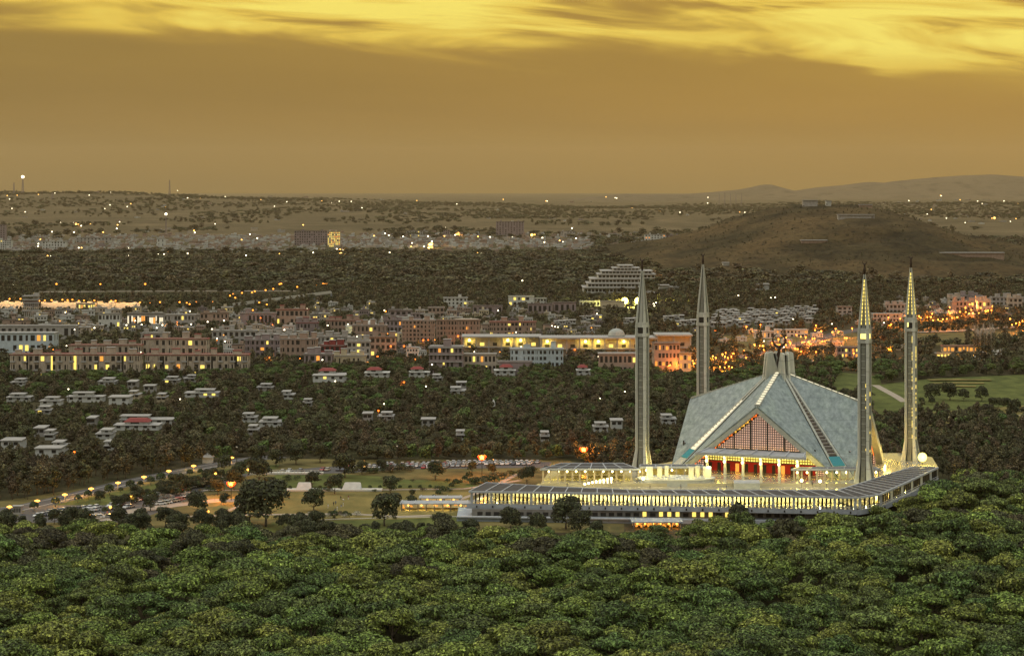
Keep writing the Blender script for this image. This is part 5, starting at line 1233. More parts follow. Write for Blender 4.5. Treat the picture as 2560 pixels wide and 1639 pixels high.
for l, a, b, c, d_, rc, li in (
    ('white two-storey villa with red hipped roof, leftmost of the four before the flats', 795, 865, 926, 948, M_redroof, .3), ('white villa with red roof, second of the four before the office block', 912, 972, 924, 942, M_redroof, .1),
    ('white villa with wide red roof, third of the four before the office block', 1022, 1073, 922, 942, M_redroof, .1), ('white villa with red roof under the bluish-white block', 1236, 1288, 917, 938, M_redroof, .2),
    ('small white villa right of the bluish-white block', 1442, 1476, 918, 936, M_redroof, .05), ('white flat villa lower wing of the first red-roofed villa', 782, 862, 944, 954, None, .5),
    ('white villa with tower room and lit side, far left', 167, 256, 982, 1004, None, .1), ('open pillared white house at the far left edge', 16, 76, 990, 1003, None, 0), ('white box house right of the pillared house', 100, 150, 1001, 1012, None, 0),
    ('cream cubic villa lit from the right, left middle', 392, 414, 986, 1003, None, .3), ('small white house left of the cream villa', 325, 347, 983, 996, None, 0), ('long pale pergola-roofed house among trees', 462, 544, 979, 992, None, .05),
    ('white garden wall house beside the tower-room villa', 272, 322, 1001, 1010, None, .05), ('large white villa complex with stacked flat roofs, left', 285, 396, 1058, 1074, M_redroof, 0), ('upper white roofs of the stacked villa complex', 300, 430, 1046, 1060, None, 0),
    ('white villa with cluttered roof right of the big tree clump', 648, 702, 1052, 1066, None, .1), ('white low house in the trees, far left lower', 2, 52, 1108, 1122, None, 0), ('white small house between tree tops, far left', 112, 132, 1086, 1098, None, 0),
    ('flat white house half hidden above the road trees', 240, 278, 1084, 1096, None, 0), ('white house peeping between the tall roadside trees', 262, 276, 1112, 1126, None, 0), ('flat roofed grey house low in the trees, left', 88, 150, 1134, 1142, None, 0),
    ('grey-white house right of tall roadside trees', 128, 160, 1120, 1128, None, 0), ('white shed roof among trees left middle', 605, 640, 1046, 1054, None, 0), ('bright white villa fragment beyond the car park trees', 1352, 1372, 1088, 1102, None, .8),
    ('white house hidden behind the front left minaret, right side', 1655, 1690, 1046, 1058, None, 0), ('white villa among trees below the campus wing', 1690, 1722, 912, 926, None, .1), ('grey house beside the small white villa, centre right', 1484, 1520, 1068, 1078, None, .0),
    ('white house far left near the lit hall', 20, 60, 868, 880, None, .1), ('low white house behind the roadside bend', 1528, 1556, 1058, 1070, None, 0)):
    villa(l, a, b, c, d_, None if 'cream' not in l else M_cream, rc, 'low' not in l and 'wall' not in l, li)
t = thing('monument', 'slim pale pointed monument standing in the trees right of centre', 'monument', P(1234, 1032)); D0 = t.location.y
m = MB(); m.lathe([(1.3, 0), (1.0, 5), (.8, (1026-998)/F*D0), (.1, (1026-996)/F*D0+1)], 8); m.build('shaft', M_pw, t); FOOT.append((t.location.x, t.location.y-8, 9))

# housing rows on the right, below the hill
for r_ in range(9):
    for k in range(11):
        u = k/10; xa = 1776+u*232+r_*3 - (r_ % 2)*9; ya = 818-r_*4.4-u*(9 if r_ > 3 else 3)+rnd.uniform(-1, 1)
        if ya < 782 and u < .25: continue
        if rnd.random() < .25: continue
        villa('pale flat-roofed house in the tight rows below the bare hill', xa, xa+rnd.uniform(11, 17), ya-6.5, ya, rnd.choice((M_grey, M_grey, M_pw, M_flat)), None, rnd.random() < .5, .05, hid=.5, rz=-.25, group='terraced rows of pale houses below the hill', seed=r_, name='row_house')
for x, y, w, l in ((1385, 812, 34, 'cluster house left of the front left minaret'), (1560, 806, 30, 'pale house right of the dome'), (1452, 800, 30, 'pale house row above the dome'), (1660, 800, 26, 'pale house between left minarets, upper'), (1690, 812, 30, 'pale house between left minarets, lower')):
    for k in range(4): villa(f'{l}, in a loose group of four', x+k*13, x+k*13+w*.45, y-8-k, y-k, M_pw, None, k % 2 == 0, .1, hid=1, group=l, name='row_house')
B('long white two-storey villa with flat roofs right of the apex globe', 1940, 2020, 824, 836, M_pw, M_paleroof, 2, 9, 14, 0, .05, hid=2)
B('white low villa in front of the housing rows', 1888, 1936, 828, 840, M_pw, M_paleroof, 1, 5, 12, 0, .1, hid=2, towers=1)
B('grey concrete block at the wood edge left of the front right minaret', 2094, 2130, 766, 786, M_grey, M_darkroof, 3, 3, 12, 0, 0, hid=2)
B('flat-roofed college with small dome between the right minarets', 2184, 2256, 784, 796, M_grey, M_paleroof, 2, 9, 14, 0, .03, hid=3)
B('dark chalet-like house with yellow lit ground floor left of the front right minaret', 2094, 2146, 868, 890, M_mauve, M_darkroof, 2, 6, 14, 0, .55, hid=1)
B('pavilion glowing orange and yellow on the slope right of the last minaret', 2358, 2442, 864, 878, M_cream, M_redroof, 1, 9, 9, 0, 1.0, E_wino, hid=.5, wh=3)
B('lower yellow-lit terrace room of the glowing pavilion', 2342, 2376, 882, 890, M_cream, M_paleroof, 1, 4, 7, 0, 1.0, E_winy, hid=.5)
for x0, x1, yt, yb, l, mm_ in ((2400, 2455, 738, 752, 'flat mauve block among hillside flats, far right', M_mauve), (2480, 2560, 742, 758, 'long grey block at the far right edge below the hill', M_grey), (2380, 2445, 753, 772, 'stacked flats with white stair towers, far right', M_flat2), (2446, 2476, 752, 778, 'row of tall pale stair towers lit orange, far right', M_flat), (2522, 2556, 744, 764, 'pale towered flats at the right edge', M_flat), (2374, 2400, 744, 762, 'tall narrow pale flats left of the hillside cluster', M_flat), (2214, 2262, 760, 778, 'hillside flats just left of the last minaret', M_grey)):
    B(l, x0, x1, yt, yb, mm_, M_paleroof, 2, max(3, (x1-x0)//9), 12, 0, .06, hid=2, towers=3)
# low-rise infill of the city: small blocks and houses between the named ones
INF = {}
def infill(x, y, wpx, hpx, label, grp, zone):
    D = (H-G-2.5)*F/(y-HY); W_ = wpx/F*D; Hh = hpx/F*D+1.2
    for a, b, yv, DB in VIS[19:]:
        if a-4 < x < b+4 and abs(DB-D) < 26: return
    if not clear_px(x, y): return
    k = rnd.randrange(9)
    if k not in INF:
        r = random.Random(90+k); wl = (M_grey, M_pw, M_flat, M_flat2, M_mauve, M_pw, M_grey, M_cream, M_flat)[k]; t = thing('city_house', label, 'house', (0, 0, -50), 0, grp); ch = []
        m = MB(); m.box(-.5, .5, 0, .8, 0, 1); ch.append(m.build('wall', wl, t)); m = MB(); m.box(-.53, .53, -.04, .84, 1.003, 1.07); ch.append(m.build('roof', M_paleroof if k % 3 else M_darkroof, t))
        m = MB(); q = r.uniform(-.4, .2); m.box(q, q+.22, .2, .5, 1.073, 1.4); ch.append(m.build('stair_tower', wl, t))
        for f in range(2):
            for j in range(4):
                if r.random() < .2: continue
                m = MB(); xx = -.42+j*.23; m.box(xx, xx+.12, -.012, .02, .15+f*.45, .38+f*.45); lit_ = r.random() < .09; ch.append(m.build('lit_window' if lit_ else 'window', E_winy if lit_ else M_dark, t))
        INF[k] = (t, ch, [False])
    t, ch, used = INF[k]; rz = rnd.uniform(-.25, .25); loc = PD(x, D, G-.3)
    if not used[0]: used[0] = True; o = t; t.location = loc; t.rotation_euler = (0, 0, rz); t['label'] = label; t['group'] = grp
    else: o = dup(t, ch, loc, rz, label, grp)
    o.scale = (W_, W_*rnd.uniform(.7, 1.1), Hh); VIS.append((x-wpx/2-1, x+wpx/2+1, y-.15*hpx, D-2)); FOOT.append((loc.x, loc.y+W_*.4, W_*.62+2))
def clear_px(x, y):
    p = P(x, y)
    for a, b, r in FOOT:
        if (a-p.x)**2+(b-p.y)**2 < (r+4)**2: return False
    return True
for x0, x1, y0, y1, n, w0, w1, h0, h1, zone in ((0, 640, 778, 830, 62, 14, 34, 9, 16, 'left, above the flats'), (540, 1080, 784, 890, 92, 14, 34, 10, 20, 'centre left, packed between the blocks'), (1080, 1500, 776, 834, 36, 14, 30, 7, 13, 'behind the campus building'),
        (1180, 1480, 890, 935, 12, 16, 30, 8, 13, 'below the campus building'), (1660, 2110, 822, 862, 24, 14, 30, 6, 10, 'behind the mosque hall, by the lamp-lit road'), (1900, 2260, 786, 812, 16, 12, 24, 5, 8, 'between the right minarets'), (2240, 2560, 742, 790, 34, 10, 22, 5, 9, 'on the far right slope'), (700, 1180, 756, 790, 26, 12, 26, 5, 9, 'far side of the centre blocks')):
    for k in range(n): infill(rnd.uniform(x0, x1), rnd.uniform(y0, y1), rnd.uniform(w0, w1), rnd.uniform(h0, h1), f'small plain flat-roofed block {zone}', f'small city blocks, {zone}', zone)
for k in range(24):
    x, y = rnd.uniform(0, 1160), rnd.uniform(945, 1105)
    if clear_px(x, y): villa(f'pale flat-roofed garden house half hidden in the dark woodland, {"left" if x < 500 else "middle"}', x, x+rnd.uniform(18, 44), y-rnd.uniform(10, 17), y, rnd.choice((M_pw, M_grey, M_grey)), None, rnd.random() < .6, .06, group=f'garden houses in the dark woodland, {"left" if x < 500 else "middle"}', seed=k, name='garden_house')
# the least of the small blocks, one mass of roofs between the others
blk = []
for k in range(6):
    m = MB(); r = random.Random(40+k); m.box(-.5, .5, 0, .8, 0, 1, 0, 1); m.box(-.52, .52, -.03, .83, 1.003, 1.06, 1); q = r.uniform(-.4, .2); m.box(q, q+.25, .2, .5, 1.063, 1.4, 0, 1)
    for f in range(2):
        for j in range(4):
            xx = -.42+j*.23
            if r.random() < .8: m.box(xx, xx+.13, -.014, .02, .14+f*.46, .40+f*.46, 2)
    xx = (150+k*190, 1010+k*40)[k % 2]; o = m.build('annex_block', [(M_grey, M_flat, M_pw, M_flat2, M_mauve, M_cream)[k], M_paleroof if k % 2 else M_darkroof, M_dark]); D = 2080; o.location = PD(xx, D, G-.3); o.scale = (9, 8, 8)
    tag(o, f'small {("grey", "beige", "white", "brown", "mauve", "cream")[k]} annex block lost among the city roofs, {"left" if xx < 700 else "centre"}', 'house'); blk.append(o)
mass = []
for k in range(420):
    x = rnd.uniform(-10, 1500); y = rnd.uniform(775, 838) if x > 540 else rnd.uniform(775, 822)
    if x > 560 and x < 1070 and rnd.random() < .6: y = rnd.uniform(800, 892)
    if not clear_px(x, y): continue
    D = (H-G-2.5)*F/(y-HY); w = rnd.uniform(10, 26)/F*D; hh = rnd.uniform(7, 15)/F*D; p = PD(x, D, G-.3)
    if any(a-2 < x < b+2 and abs(DB-D) < 22 for a, b, yv, DB in VIS[19:]): continue
    mass.append((tuple(p), (w, w*.8, hh), rnd.uniform(-.2, .2), rnd.randrange(6))); FOOT.append((p.x, p.y+w*.4, w*.6+1.5)); VIS.append((x-w*F/D/2, x+w*F/D/2, y-2, D-1))
inst_stuff('city_roofs', mass, blk)
# buildings on the hill
def hillD(x, y):
    D = 2800
    while D < 3900:
        if hz((x-CX)/F*D, D) >= ZY(y, D): return D
        D += 4
    return 3880
def hillbox(label, x0, x1, yt, yb, D, m_, n, name='hill_building'):
    if D > 3000: D = hillD((x0+x1)/2, yb)-4; VIS.append((x0, x1, yb, D))
    a = PD(x0, D, ZY(yb, D)); W_ = (x1-x0)/F*D; h = (yb-yt)/F*D; t = thing(name, label, 'building', a)
    m = MB(); m.box(0, W_, 1.2, 14, -14, h-.9); m.build('wall', m_, t); m = MB(); m.box(-1, W_+1, -1, 15, h-.9+.003, h); m.build('roof', M_paleroof, t)
    for k in range(n+1):
        mm = MB(); x = k*W_/n; mm.box(x-.35, x+.35, 0, .7, -4, h-.9); mm.build('column', m_, t)
    return t
hillbox('long low colonnaded building on the right shoulder of the hill', 2352, 2510, 631, 643, 3350, M_flat2, 22)
hillbox('upper retaining wall and terrace on the hill face', 2096, 2186, 536, 546, 3760, M_grey, 5, 'hill_terrace')
hillbox('dark terrace building near the hill crest', 2150, 2180, 511, 518, 3850, M_flat2, 3, 'hill_terrace')
hillbox('small lower terrace wall mid-slope on the hill', 2004, 2068, 600, 610, 3560, M_flat2, 3, 'hill_terrace')
hillbox('low ridge-top building on the left of the hill crest', 2008, 2044, 500, 504, 3880, M_grey, 3, 'hill_terrace')
hillbox('tiny pale cabin on the middle of the hill crest', 2066, 2078, 501, 505, 3880, M_pw, 2, 'hut')
hillbox('small white hut on the lower left slope of the hill', 1808, 1822, 656, 663, 3050, M_pw, 2, 'hut')
hillbox('pale flat-roofed bungalow at the foot of the hill', 1892, 1922, 709, 721, 2640, M_pw, 4, 'bungalow')
for k, (x, w) in enumerate(((1648, 24), (1672, 24))): hillbox(('left' if k == 0 else 'right')+' long slanted greenhouse roof right of the stepped building', x, x+w, 712+k*4, 716+k*4, 2650, M_pw, 3, 'shed')

# far town on the plain
def tower(label, x0, x1, yt, yb, m_, fl, by, lit, lm=None, fins=0, name='tower_block'): B(label, x0, x1, yt, yb, m_, M_darkroof, fl, by, 18, 0, lit, lm, name=name, hid=1, side=False, fins=fins, towers=2 if x1-x0 > 30 else 0)
tower('long dark many-storey slab in the far town', 736, 818, 577, 612, M_mauve, 6, 14, .0)
tower('brightly lit high-rise end of the dark slab in the far town', 819, 850, 579, 616, M_cream, 8, 8, .85, E_winy)
tower('grey high-rise slab alone in the far fields', 1240, 1310, 554, 590, M_mauve, 8, 10, 0, None, 14)
tower('red and white striped block at the left foot of the hill', 1612, 1664, 586, 606, M_pw, 4, 7, .25, E_wino)
tower('dark annex right of the striped block', 1665, 1706, 588, 606, M_mauve, 3, 5, .1, E_wino)
tower('tall grey tower at the left edge of the far town', -14, 13, 562, 600, M_mauve, 7, 4, 0)
tower('pale apartment block at the left edge under the grey tower', -10, 28, 600, 622, M_pw, 5, 7, .1)
tower('pale three-winged block of the far town, left', 106, 164, 603, 621, M_pw, 3, 8, .05)
tower('white chimneyed works building in the far town', 392, 412, 596, 616, M_pw, 2, 2, 0)
tower('mid-rise blocks pair left of the lone slab', 1016, 1070, 577, 590, M_grey, 3, 8, .05)
tower('slim grey twin tower near the bright lamp', 1108, 1124, 575, 592, M_mauve, 4, 3, .05)
tower('half-built grey block right of the lone slab', 1395, 1438, 578, 592, M_grey, 3, 6, .0)
tower('long grey works hall in the far town, left middle', 190, 280, 594, 606, M_grey, 2, 10, .0)
walls_far = [M_pw, M_grey, M_flat, M_flat2, M_mauve, M_pw]
FM = {}
def far_house(x, y, w, h, grp, label):
    D = (H-G)*F/(y-HY); key = (rnd.randrange(10),)
    if key not in FM:
        m = MB(); k = key[0]; a, b = 1.0, .8+.05*k; m.box(-.5, .5, 0, b, 0, 1, 0, 1); m.box(-.56, .56, -.05, b+.04, 1.003, 1.09, 1)
        if k % 2: m.box(-.4+.03*k, -.1+.03*k, .2, .6, 1.093, 1.5, 0, 1)
        if k % 3 == 0: m.box(.1, .5, .3, b-.1, 1.093, 1.75, 0, 1)
        FM[key] = m.mesh('town_house', [walls_far[k % 6], M_paleroof if k % 3 else M_darkroof, M_dark])
        for q in range(3):      # window recesses as dark panels inside the same small mesh
            pass
    p = PD(x, D); p.z = gz(p.x, D); o = link('town_house', FM[key], None, p); o.scale = (w/F*D, w/F*D*.8, h/F*D); o.rotation_euler = (0, 0, rnd.uniform(-.3, .3))
    return tag(o, label, 'house', grp)
for k in range(270):
    x = rnd.uniform(-10, 1620); band = rnd.random()
    if x < 780: y = rnd.uniform(600, 632) if band < .75 else rnd.uniform(575, 600)
    else: y = rnd.gauss(607, 9); y = min(max(y, 590), 628)
    w = rnd.uniform(8, 19); h = rnd.uniform(3.2, 7)
    zone = 'left' if x < 500 else 'middle' if x < 1100 else 'right'
    far_house(x, y, w, h, f'small town houses on the far plain, {zone}', f'small pale flat-roofed house in the dense far town, {zone} part')
for k in range(85):
    x = rnd.choice((rnd.uniform(0, 900), rnd.uniform(900, 1750), rnd.uniform(2200, 2560))); y = rnd.uniform(505, 560)
    far_house(x, y, rnd.uniform(6, 15), rnd.uniform(1.8, 3.2), 'scattered farmhouses on the far fields', 'tiny scattered house out on the far hazy fields')
# masts
def mast(label, x, yb, yt, w=1.6, D=None, lit=False):
    D = D or (H-G)*F/(yb-HY); p = PD(x, D); p.z = gz(p.x, D); t = thing('mast', label, 'mast', p, 0, 'transmission masts on the horizon' if 'tiny' in label else None); h = ZY(yt, D)-p.z
    m = MB()
    for sx, sy in ((-1, -1), (1, -1), (1, 1), (-1, 1)): m.tube([(sx*w, sy*w, 0), (sx*w*.25, sy*w*.25, h)], .35*w/1.6, 4)
    for k in range(8):
        a = w*(1-.75*k/8); z = h*k/8; m.bar((-a, -a, z), (a, a*.0-a, z+h/9), .3*w/1.6); m.bar((a, -a, z), (-a, -a, z+h/9), .3*w/1.6)
    m.build('lattice', M_mauve, t)
    if lit: m = MB(); m.ball(2.2*w/1.6, (0, 0, h+2), 8, 5); m.build('beacon', E_pale, t)
mast('taller of two lattice masts on the far left horizon', 57, 480, 443, 6.0, 12500, True); mast('shorter of two lattice masts on the far left horizon', 35, 480, 456, 5.0, 12500)
mast('lone lattice mast on the left horizon', 424, 482, 450, 5, 12500); mast('dark stubby mast left on the plain', 131, 505, 482, 5, 11000)
mast('white-lit slim mast rising from the far town', 415, 590, 537, 2.2, 5600, True)
for k in range(5): mast('tiny transmission mast in the row left of the hill crest on the horizon', 1798+k*14, 495, 484-k % 2*2, 3, 14000)
# ------------------------------------------------------------------ scattered vegetation (stuff)
def clear(x, y, pad=0):
    for a, b, r in FOOT:
        if (a-x)**2+(b-y)**2 < (r+pad)**2: return False
    return True
def inpoly(x, y, poly):
    c = False; j = len(poly)-1
    for i in range(len(poly)):
        if (poly[i][1] > y) != (poly[j][1] > y) and x < (poly[j][0]-poly[i][0])*(y-poly[i][1])/(poly[j][1]-poly[i][1])+poly[i][0]: c = not c
        j = i
    return c
CLEAR = [[(-100, 1345), (-100, 1262), (0, 1266), (330, 1196), (620, 1140), (700, 1138), (1000, 1158), (1420, 1150), (1560, 1204), (1660, 1204), (1790, 1176), (2260, 1178), (2345, 1190), (2400, 1215), (2400, 1345)],      # park and mosque
         [(2168, 1052), (2180, 962), (2330, 946), (2600, 934), (2620, 1040), (2400, 1048)], [(2050, 1000), (2110, 925), (2200, 938), (2180, 1000)],
         [(2210, 854), (2290, 835), (2620, 826), (2620, 838), (2480, 853), (2300, 862)], [(1790, 853), (1810, 842), (2140, 836), (2180, 850), (2140, 895), (1900, 885)],
         [(1645, 925), (1800, 900), (1990, 858), (2100, 828), (2250, 802), (2350, 784), (2470, 758), (2480, 772), (2360, 795), (2250, 812), (2100, 838), (1990, 868), (1800, 912), (1645, 938)]]
def scatter(D0, D1, sp, jit, edge=1400, keep=1.0, test=None, smin=.8, smax=1.2, pad=0, zf=None, nv=3, sq=.15, hgt=8.5):
    out = []; D = D0; row = 0
    while D < D1:
        hw = edge/F*D; x = -hw+(row % 2)*sp/2
        while x < hw:
            xx, yy = x+rnd.uniform(-jit, jit), D+rnd.uniform(-jit, jit); x += sp
            if rnd.random() > keep: continue
            pxx, pyy = px((xx, yy, G))
            if test and not test(xx, yy, pxx, pyy): continue
            if any(inpoly(pxx, pyy, c) for c in CLEAR): continue
            if not clear(xx, yy, pad): continue
            z = zf(xx, yy) if zf else G; sc = rnd.uniform(smin, smax); th = hgt*sc; tp = HY+(H-z-th)/yy*F; bad = False
            for a0, a1, yv, DB in VIS:
                if DB > yy and a0-3.2/yy*F < pxx < a1+3.2/yy*F and tp < yv:
                    s2 = (H-z-(yv-HY)*yy/F)/hgt
                    if s2 < .3*smin: bad = True; break
                    sc = min(sc, s2); tp = HY+(H-z-hgt*sc)/yy*F
            if bad: continue
            out.append(((xx, yy, z), sv(sc, sq), rnd.random()*6.28, rnd.randrange(nv)))
        D += sp*.85; row += 1
    return out
crR = [K_road.specs[k] for k in range(4)]
# first rows behind the park as single trees
wood = scatter(872, 1500, 7.4, 2.6, 1700, .95, None, .50, .92, -1, None, 4, .15, 11.5)
wood.sort(key=lambda t: t[0][1])
near = [w for w in wood if w[0][1] < 1120 and -30 < px(w[0])[0] < 2600][:290]; ns = set(id(w) for w in near)
for w in near:
    xx = px(w[0])[0]; s = w[1]
    if xx < 600: s = tuple(v*1.15 for v in s)
    reg = 'behind the park road' if xx < 600 else 'behind the rows of parked cars' if xx < 1560 else 'around the back of the mosque' if xx < 2300 else 'on the wooded slope right of the mosque'
    K_road.put(Vector(w[0]), f'dark olive tall-crowned tree {reg}, {region_word(Vector(w[0]))}', f'dark trees {reg}, {region_word(Vector(w[0]))}', s)
srcM = [K_road.first[k][1][1] for k in sorted(K_road.first)] + [K_forest.first[3][1][1]]
nS = len(srcM)
rest = [w for w in wood if id(w) not in ns]
def remix(L_, n, f=1.0): return [(a, tuple(v*f for v in b), c, rnd.randrange(n)) for a, b, c, d_ in L_]
srcM.append(K_forest.first[2][1][1])
KW = Kind('woodland_tree', 'tree', variants('round', [M_leaf3, M_leafd, M_leaf2], 1100, .5, 3, .3, 3, 950))
for k in range(3): KW.put(P((900, 1160, 1420)[k], (1098, 1070, 1092)[k]), ('broad tree in the dark wood left of the middle mast lamp', 'broad olive tree in the wood below the slim monument', 'broad tree in the wood above the right mast lamp')[k], None, 1.3, var=k)
srcM += [KW.first[k][1][1] for k in range(3)]
inst_stuff('woodland', [(a, b, c, nS if rnd.random() < .22*sstep(1150, 1400, a[1]) else (nS+1+rnd.randrange(3) if rnd.random() < .5 else d_)) for a, b, c, d_ in remix(rest, nS)], srcM)
# light crowns for the distance
far_src = []
for k, (m_, kd) in enumerate(((M_leaf3, 'round'), (M_leaf2, 'round'), (M_leaf2, 'umbrella'), (M_leaf3, 'tall'))):
    me = crown_mesh('crown', 800+k, kd, 260, .85, m_); far_src.append(me)
KF = Kind('city_tree', 'tree', [(me, trunk_mesh('trunk', 3, .3, 900, M_bark, 0)) for me in far_src])
for k in range(4): KF.put(P((640, 1110, 1470, 1760)[k], (800, 776, 800, 790)[k]), ('bushy tree beside the pinkish terrace', 'bushy tree under the isolated white block', 'tall tree above the campus dome', 'tall tree between the two left minarets, at the hill foot')[k], None, 1.1, var=k)
srcC = [KF.first[k][1][1] for k in range(4)]
city = scatter(1480, 2700, 12.0, 5, 1600, .74, None, .50, 1.0, 0.5, None, 4, .15, 11.8)
inst_stuff('city_greenery', city, srcC)
def hz2(x, y): return max(G, hz(x, y)) if -120 < x < 1380 and 2780 < y < 5200 else G
scrub = scatter(2700, 5150, 25, 11, 1380, .9, lambda x, y, a, b: (b > 634 or a > 1480) and not (x > 60 and hz2(x, y) > G+2+7*abs(mn.noise(Vector((x/120, y/120, 0))))), 1.0, 2.0, 0, hz2, 4, .35, 7.3)
inst_stuff('scrub_woodland', [(a, (b[0]*1.5, b[1]*1.5, b[2]*.62), c, d_) for a, b, c, d_ in scrub], srcC)
hb = scatter(2900, 4300, 17, 8, 1380, .45, lambda x, y, a, b: x > 60 and hz2(x, y) > G+12 and mn.noise(Vector((x/150, y/150, 5))) > -.25, .16, .42, 0, hz2, 4, .3)
inst_stuff('hill_shrubs', hb, srcC)
plain = scatter(5200, 14500, 64, 32, 1340, .75, lambda x, y, a, b: (mn.noise(Vector((x/420, y/1200, 9))) > (.02 if y < 8500 else -.12)) or 12000 < y < 13200, 0.8, 2.0, 0, gz, 4, .5, .01)
inst_stuff('field_trees', [(a, (b[0]*1.6, b[1]*1.6, b[2]*.75), c, d_) for a, b, c, d_ in plain], srcC)

pc = []
for k in range(1500):
    x = rnd.uniform(-20, 1640); y = rnd.gauss(606, 12) if x > 700 else rnd.uniform(590, 632)
    if not 582 < y < 634: continue
    D = (H-G)*F/(y-HY); p = PD(x, D); pc.append(((p.x, D, gz(p.x, D)), (rnd.uniform(7, 15)/F*D, rnd.uniform(6, 12)/F*D, rnd.uniform(2.4, 5)/F*D), rnd.uniform(-.4, .4), rnd.randrange(min(8, len(FM)))))
thm = [o for o in bpy.data.objects if o.name.startswith('town_house')]; seen_ = {}
for o in thm: seen_.setdefault(o.data.name, o)
inst_stuff('town_roofs', pc, list(seen_.values())[:8])
# ------------------------------------------------------------------ lamps
def lampmesh(r, m_):
    m = MB(); m.ball(r, (0, 0, 0), 8, 6, 0, .8); return m.mesh('lamp_head', m_, True)
LM = {}
def street_lamp(x, yhead, D, label, group, r, m_, h=8.0, e=0, c=(1, .4, .08), name='street_lamp', zg=None, head2=False):
    p = PD(x, D); p.z = gz(p.x, D) if zg is None else zg; z = ZY(yhead, D); hh = max(3.0, z-p.z)
    key = (round(r, 2), m_.name); kp = 'p%d' % round(hh)
    if key not in LM: LM[key] = lampmesh(r, m_)
    if kp not in LM: mm = MB(); mm.tube([(0, 0, 0), (0, 0, round(hh))], [.16, .10], 5); LM[kp] = mm.mesh('pole', M_dark)
    t = thing(name, label, 'street lamp', p, 0, group); po = link('pole', LM[kp], t); po.scale = (1, 1, hh/round(hh)); link('lamp_head', LM[key], t, (0, 0, hh+r*.5))
    if e: point_light(t, (0, -r-.2, hh-r*.6), e, c, r*.8)
    return t
# low mushroom lamps along the park road
for k, (x, y) in enumerate(((24, 1270), (93, 1255), (162, 1239), (228, 1224), (295, 1209), (360, 1194), (422, 1179), (484, 1166), (579, 1145))):
    D = P(x, y+11).y; t = thing('mushroom_lamp', f'low broad-capped lamp along the park road, number {k+1} counted from the left' if False else ('low broad-capped amber lamp beside the park road' + (', nearest the left edge' if k == 0 else ', farthest near the bend' if k == 8 else '')), 'lamp', P(x, y+11), 0, 'broad-capped lamps along the park road' if 0 < k < 8 else None)
    m = MB(); m.tube([(0, 0, 0), (0, 0, 2.0)], .16, 6); m.build('post', M_cream, t); m = MB(); m.lathe([(.3, 1.9), (1.1, 2.2), (1.1, 2.45), (.4, 2.75)], 12); m.build('cap', E_amber, t, True)
    point_light(t, (0, -1.4, 2.6), 700, (1, .50, .10), .4)
for k, (x, y, l) in enumerate(((416, 1217, 'amber lamp amid the parked cars, left one of the middle pair'), (458, 1208, 'pale amber lamp amid the parked cars, right one of the middle pair'), (539, 1188, 'amber lamp near the far end of the car park'), (328, 1245, 'amber-lit lamp over the crowd at the car park'), (222, 1294, 'amber lamp on the rim of the round plaza basin'), (276, 1274, 'slim amber lamp right of the round plaza basin'), (337, 1294, 'amber lamp standing at the forest edge, below the plaza'), (520, 1285, 'small amber lamp by the lower lawn tree'), (620, 1178, 'pale lamp behind the car park end'), (910, 1157, 'orange lamp beside the tall tree at the car rows'), (168, 1300, 'small amber lamp in the car park nearest the forest'))):
    street_lamp(x, y, P(x, y+14).y, l, None, .55, E_amber, 4, 420, (1, .5, .12))
for x, y, yb, l, rr in ((578, 1214, 1250, 'glaring red-orange mast lamp at the left corner of the lawns', 1.3), (1205, 1148, 1195, 'glaring red-orange mast lamp over the orange-lit lawn', 1.5), (1459, 1128, 1168, 'glaring red-orange mast lamp behind the courtyard walkway', 1.5)):
    p = P(x, yb); t = street_lamp(x, y, p.y, l, None, rr, E_sodium, 10, 0, (1, .30, .03), 'mast_lamp'); point_light(t, (0, 0, ZY(y, p.y)-G+rr*2+1.6), 26000, (1, .28, .03), .6)
    for q in range(8):  # red balls added round the head as its glowing halo
        m = MB(); a = q*math.pi/4; m.ball(.6, (1.35*math.cos(a), 1.35*math.sin(a), .5*math.cos(a*2)), 8, 5); o = m.build('halo_ball', E_sodium, t, True); o.location = (0, 0, ZY(y, p.y)-G+rr*.5)
    m = MB(); m.ball(rr*.62, (0, -1.1, 0), 10, 7); o = m.build('lamp_core', E_sodcore, t, True); o.location = (0, 0, ZY(y, p.y)-G+rr*.5)
for x, y, yb, l in ((592, 1118, 1160, 'slim unlit double-arm lamp post at the road bend'), (993, 1116, 1160, 'slim unlit double-headed lamp post among the trees beyond the cars'), (1234, 1150, 1192, 'slim unlit lamp post right of the middle mast lamp'), (778, 1178, 1215, 'slim unlit lamp post on the upper lawn tree line')):
    street_lamp(x, y, P(x, yb).y, l, None, .4, M_pw, 10, 0, name='lamp_post')
# highway and city lamps read from the picture: (x, y, radius px, tone)
warm = [(32, 712, 1.6, 'p'), (141, 711, 2.6, 'o'), (251, 711, 2.2, 'o'), (363, 711, 2.6, 'o')]
warm += [(x, y, 2.3, 'o') for x, y in ((24, 748), (51, 748), (77, 752), (98, 753), (112, 752), (129, 751), (156, 750), (169, 751), (181, 750), (197, 753), (210, 752), (236, 752), (278, 753), (289, 753), (350, 757), (375, 757), (400, 756), (449, 756), (467, 758), (474, 761), (490, 756), (532, 756), (575, 740), (583, 736), (588, 745), (605, 733), (630, 732), (637, 729), (664, 726), (683, 723), (699, 711), (703, 710), (743, 718), (791, 712), (807, 710), (813, 711), (817, 711), (648, 757), (667, 762), (632, 776), (964, 779))]
warm += [(x, y, 1.8, 'p') for x, y in ((236, 820), (392, 820), (478, 811), (406, 813), (530, 823), (560, 802), (519, 805), (596, 826), (316, 813), (354, 812), (768, 773), (796, 774), (819, 814), (870, 811), (711, 825), (893, 842), (775, 849), (838, 953), (1065, 966), (806, 900), (1080, 912), (1175, 849), (1306, 702), (990, 970), (450, 998), (960, 1010), (171, 973))]
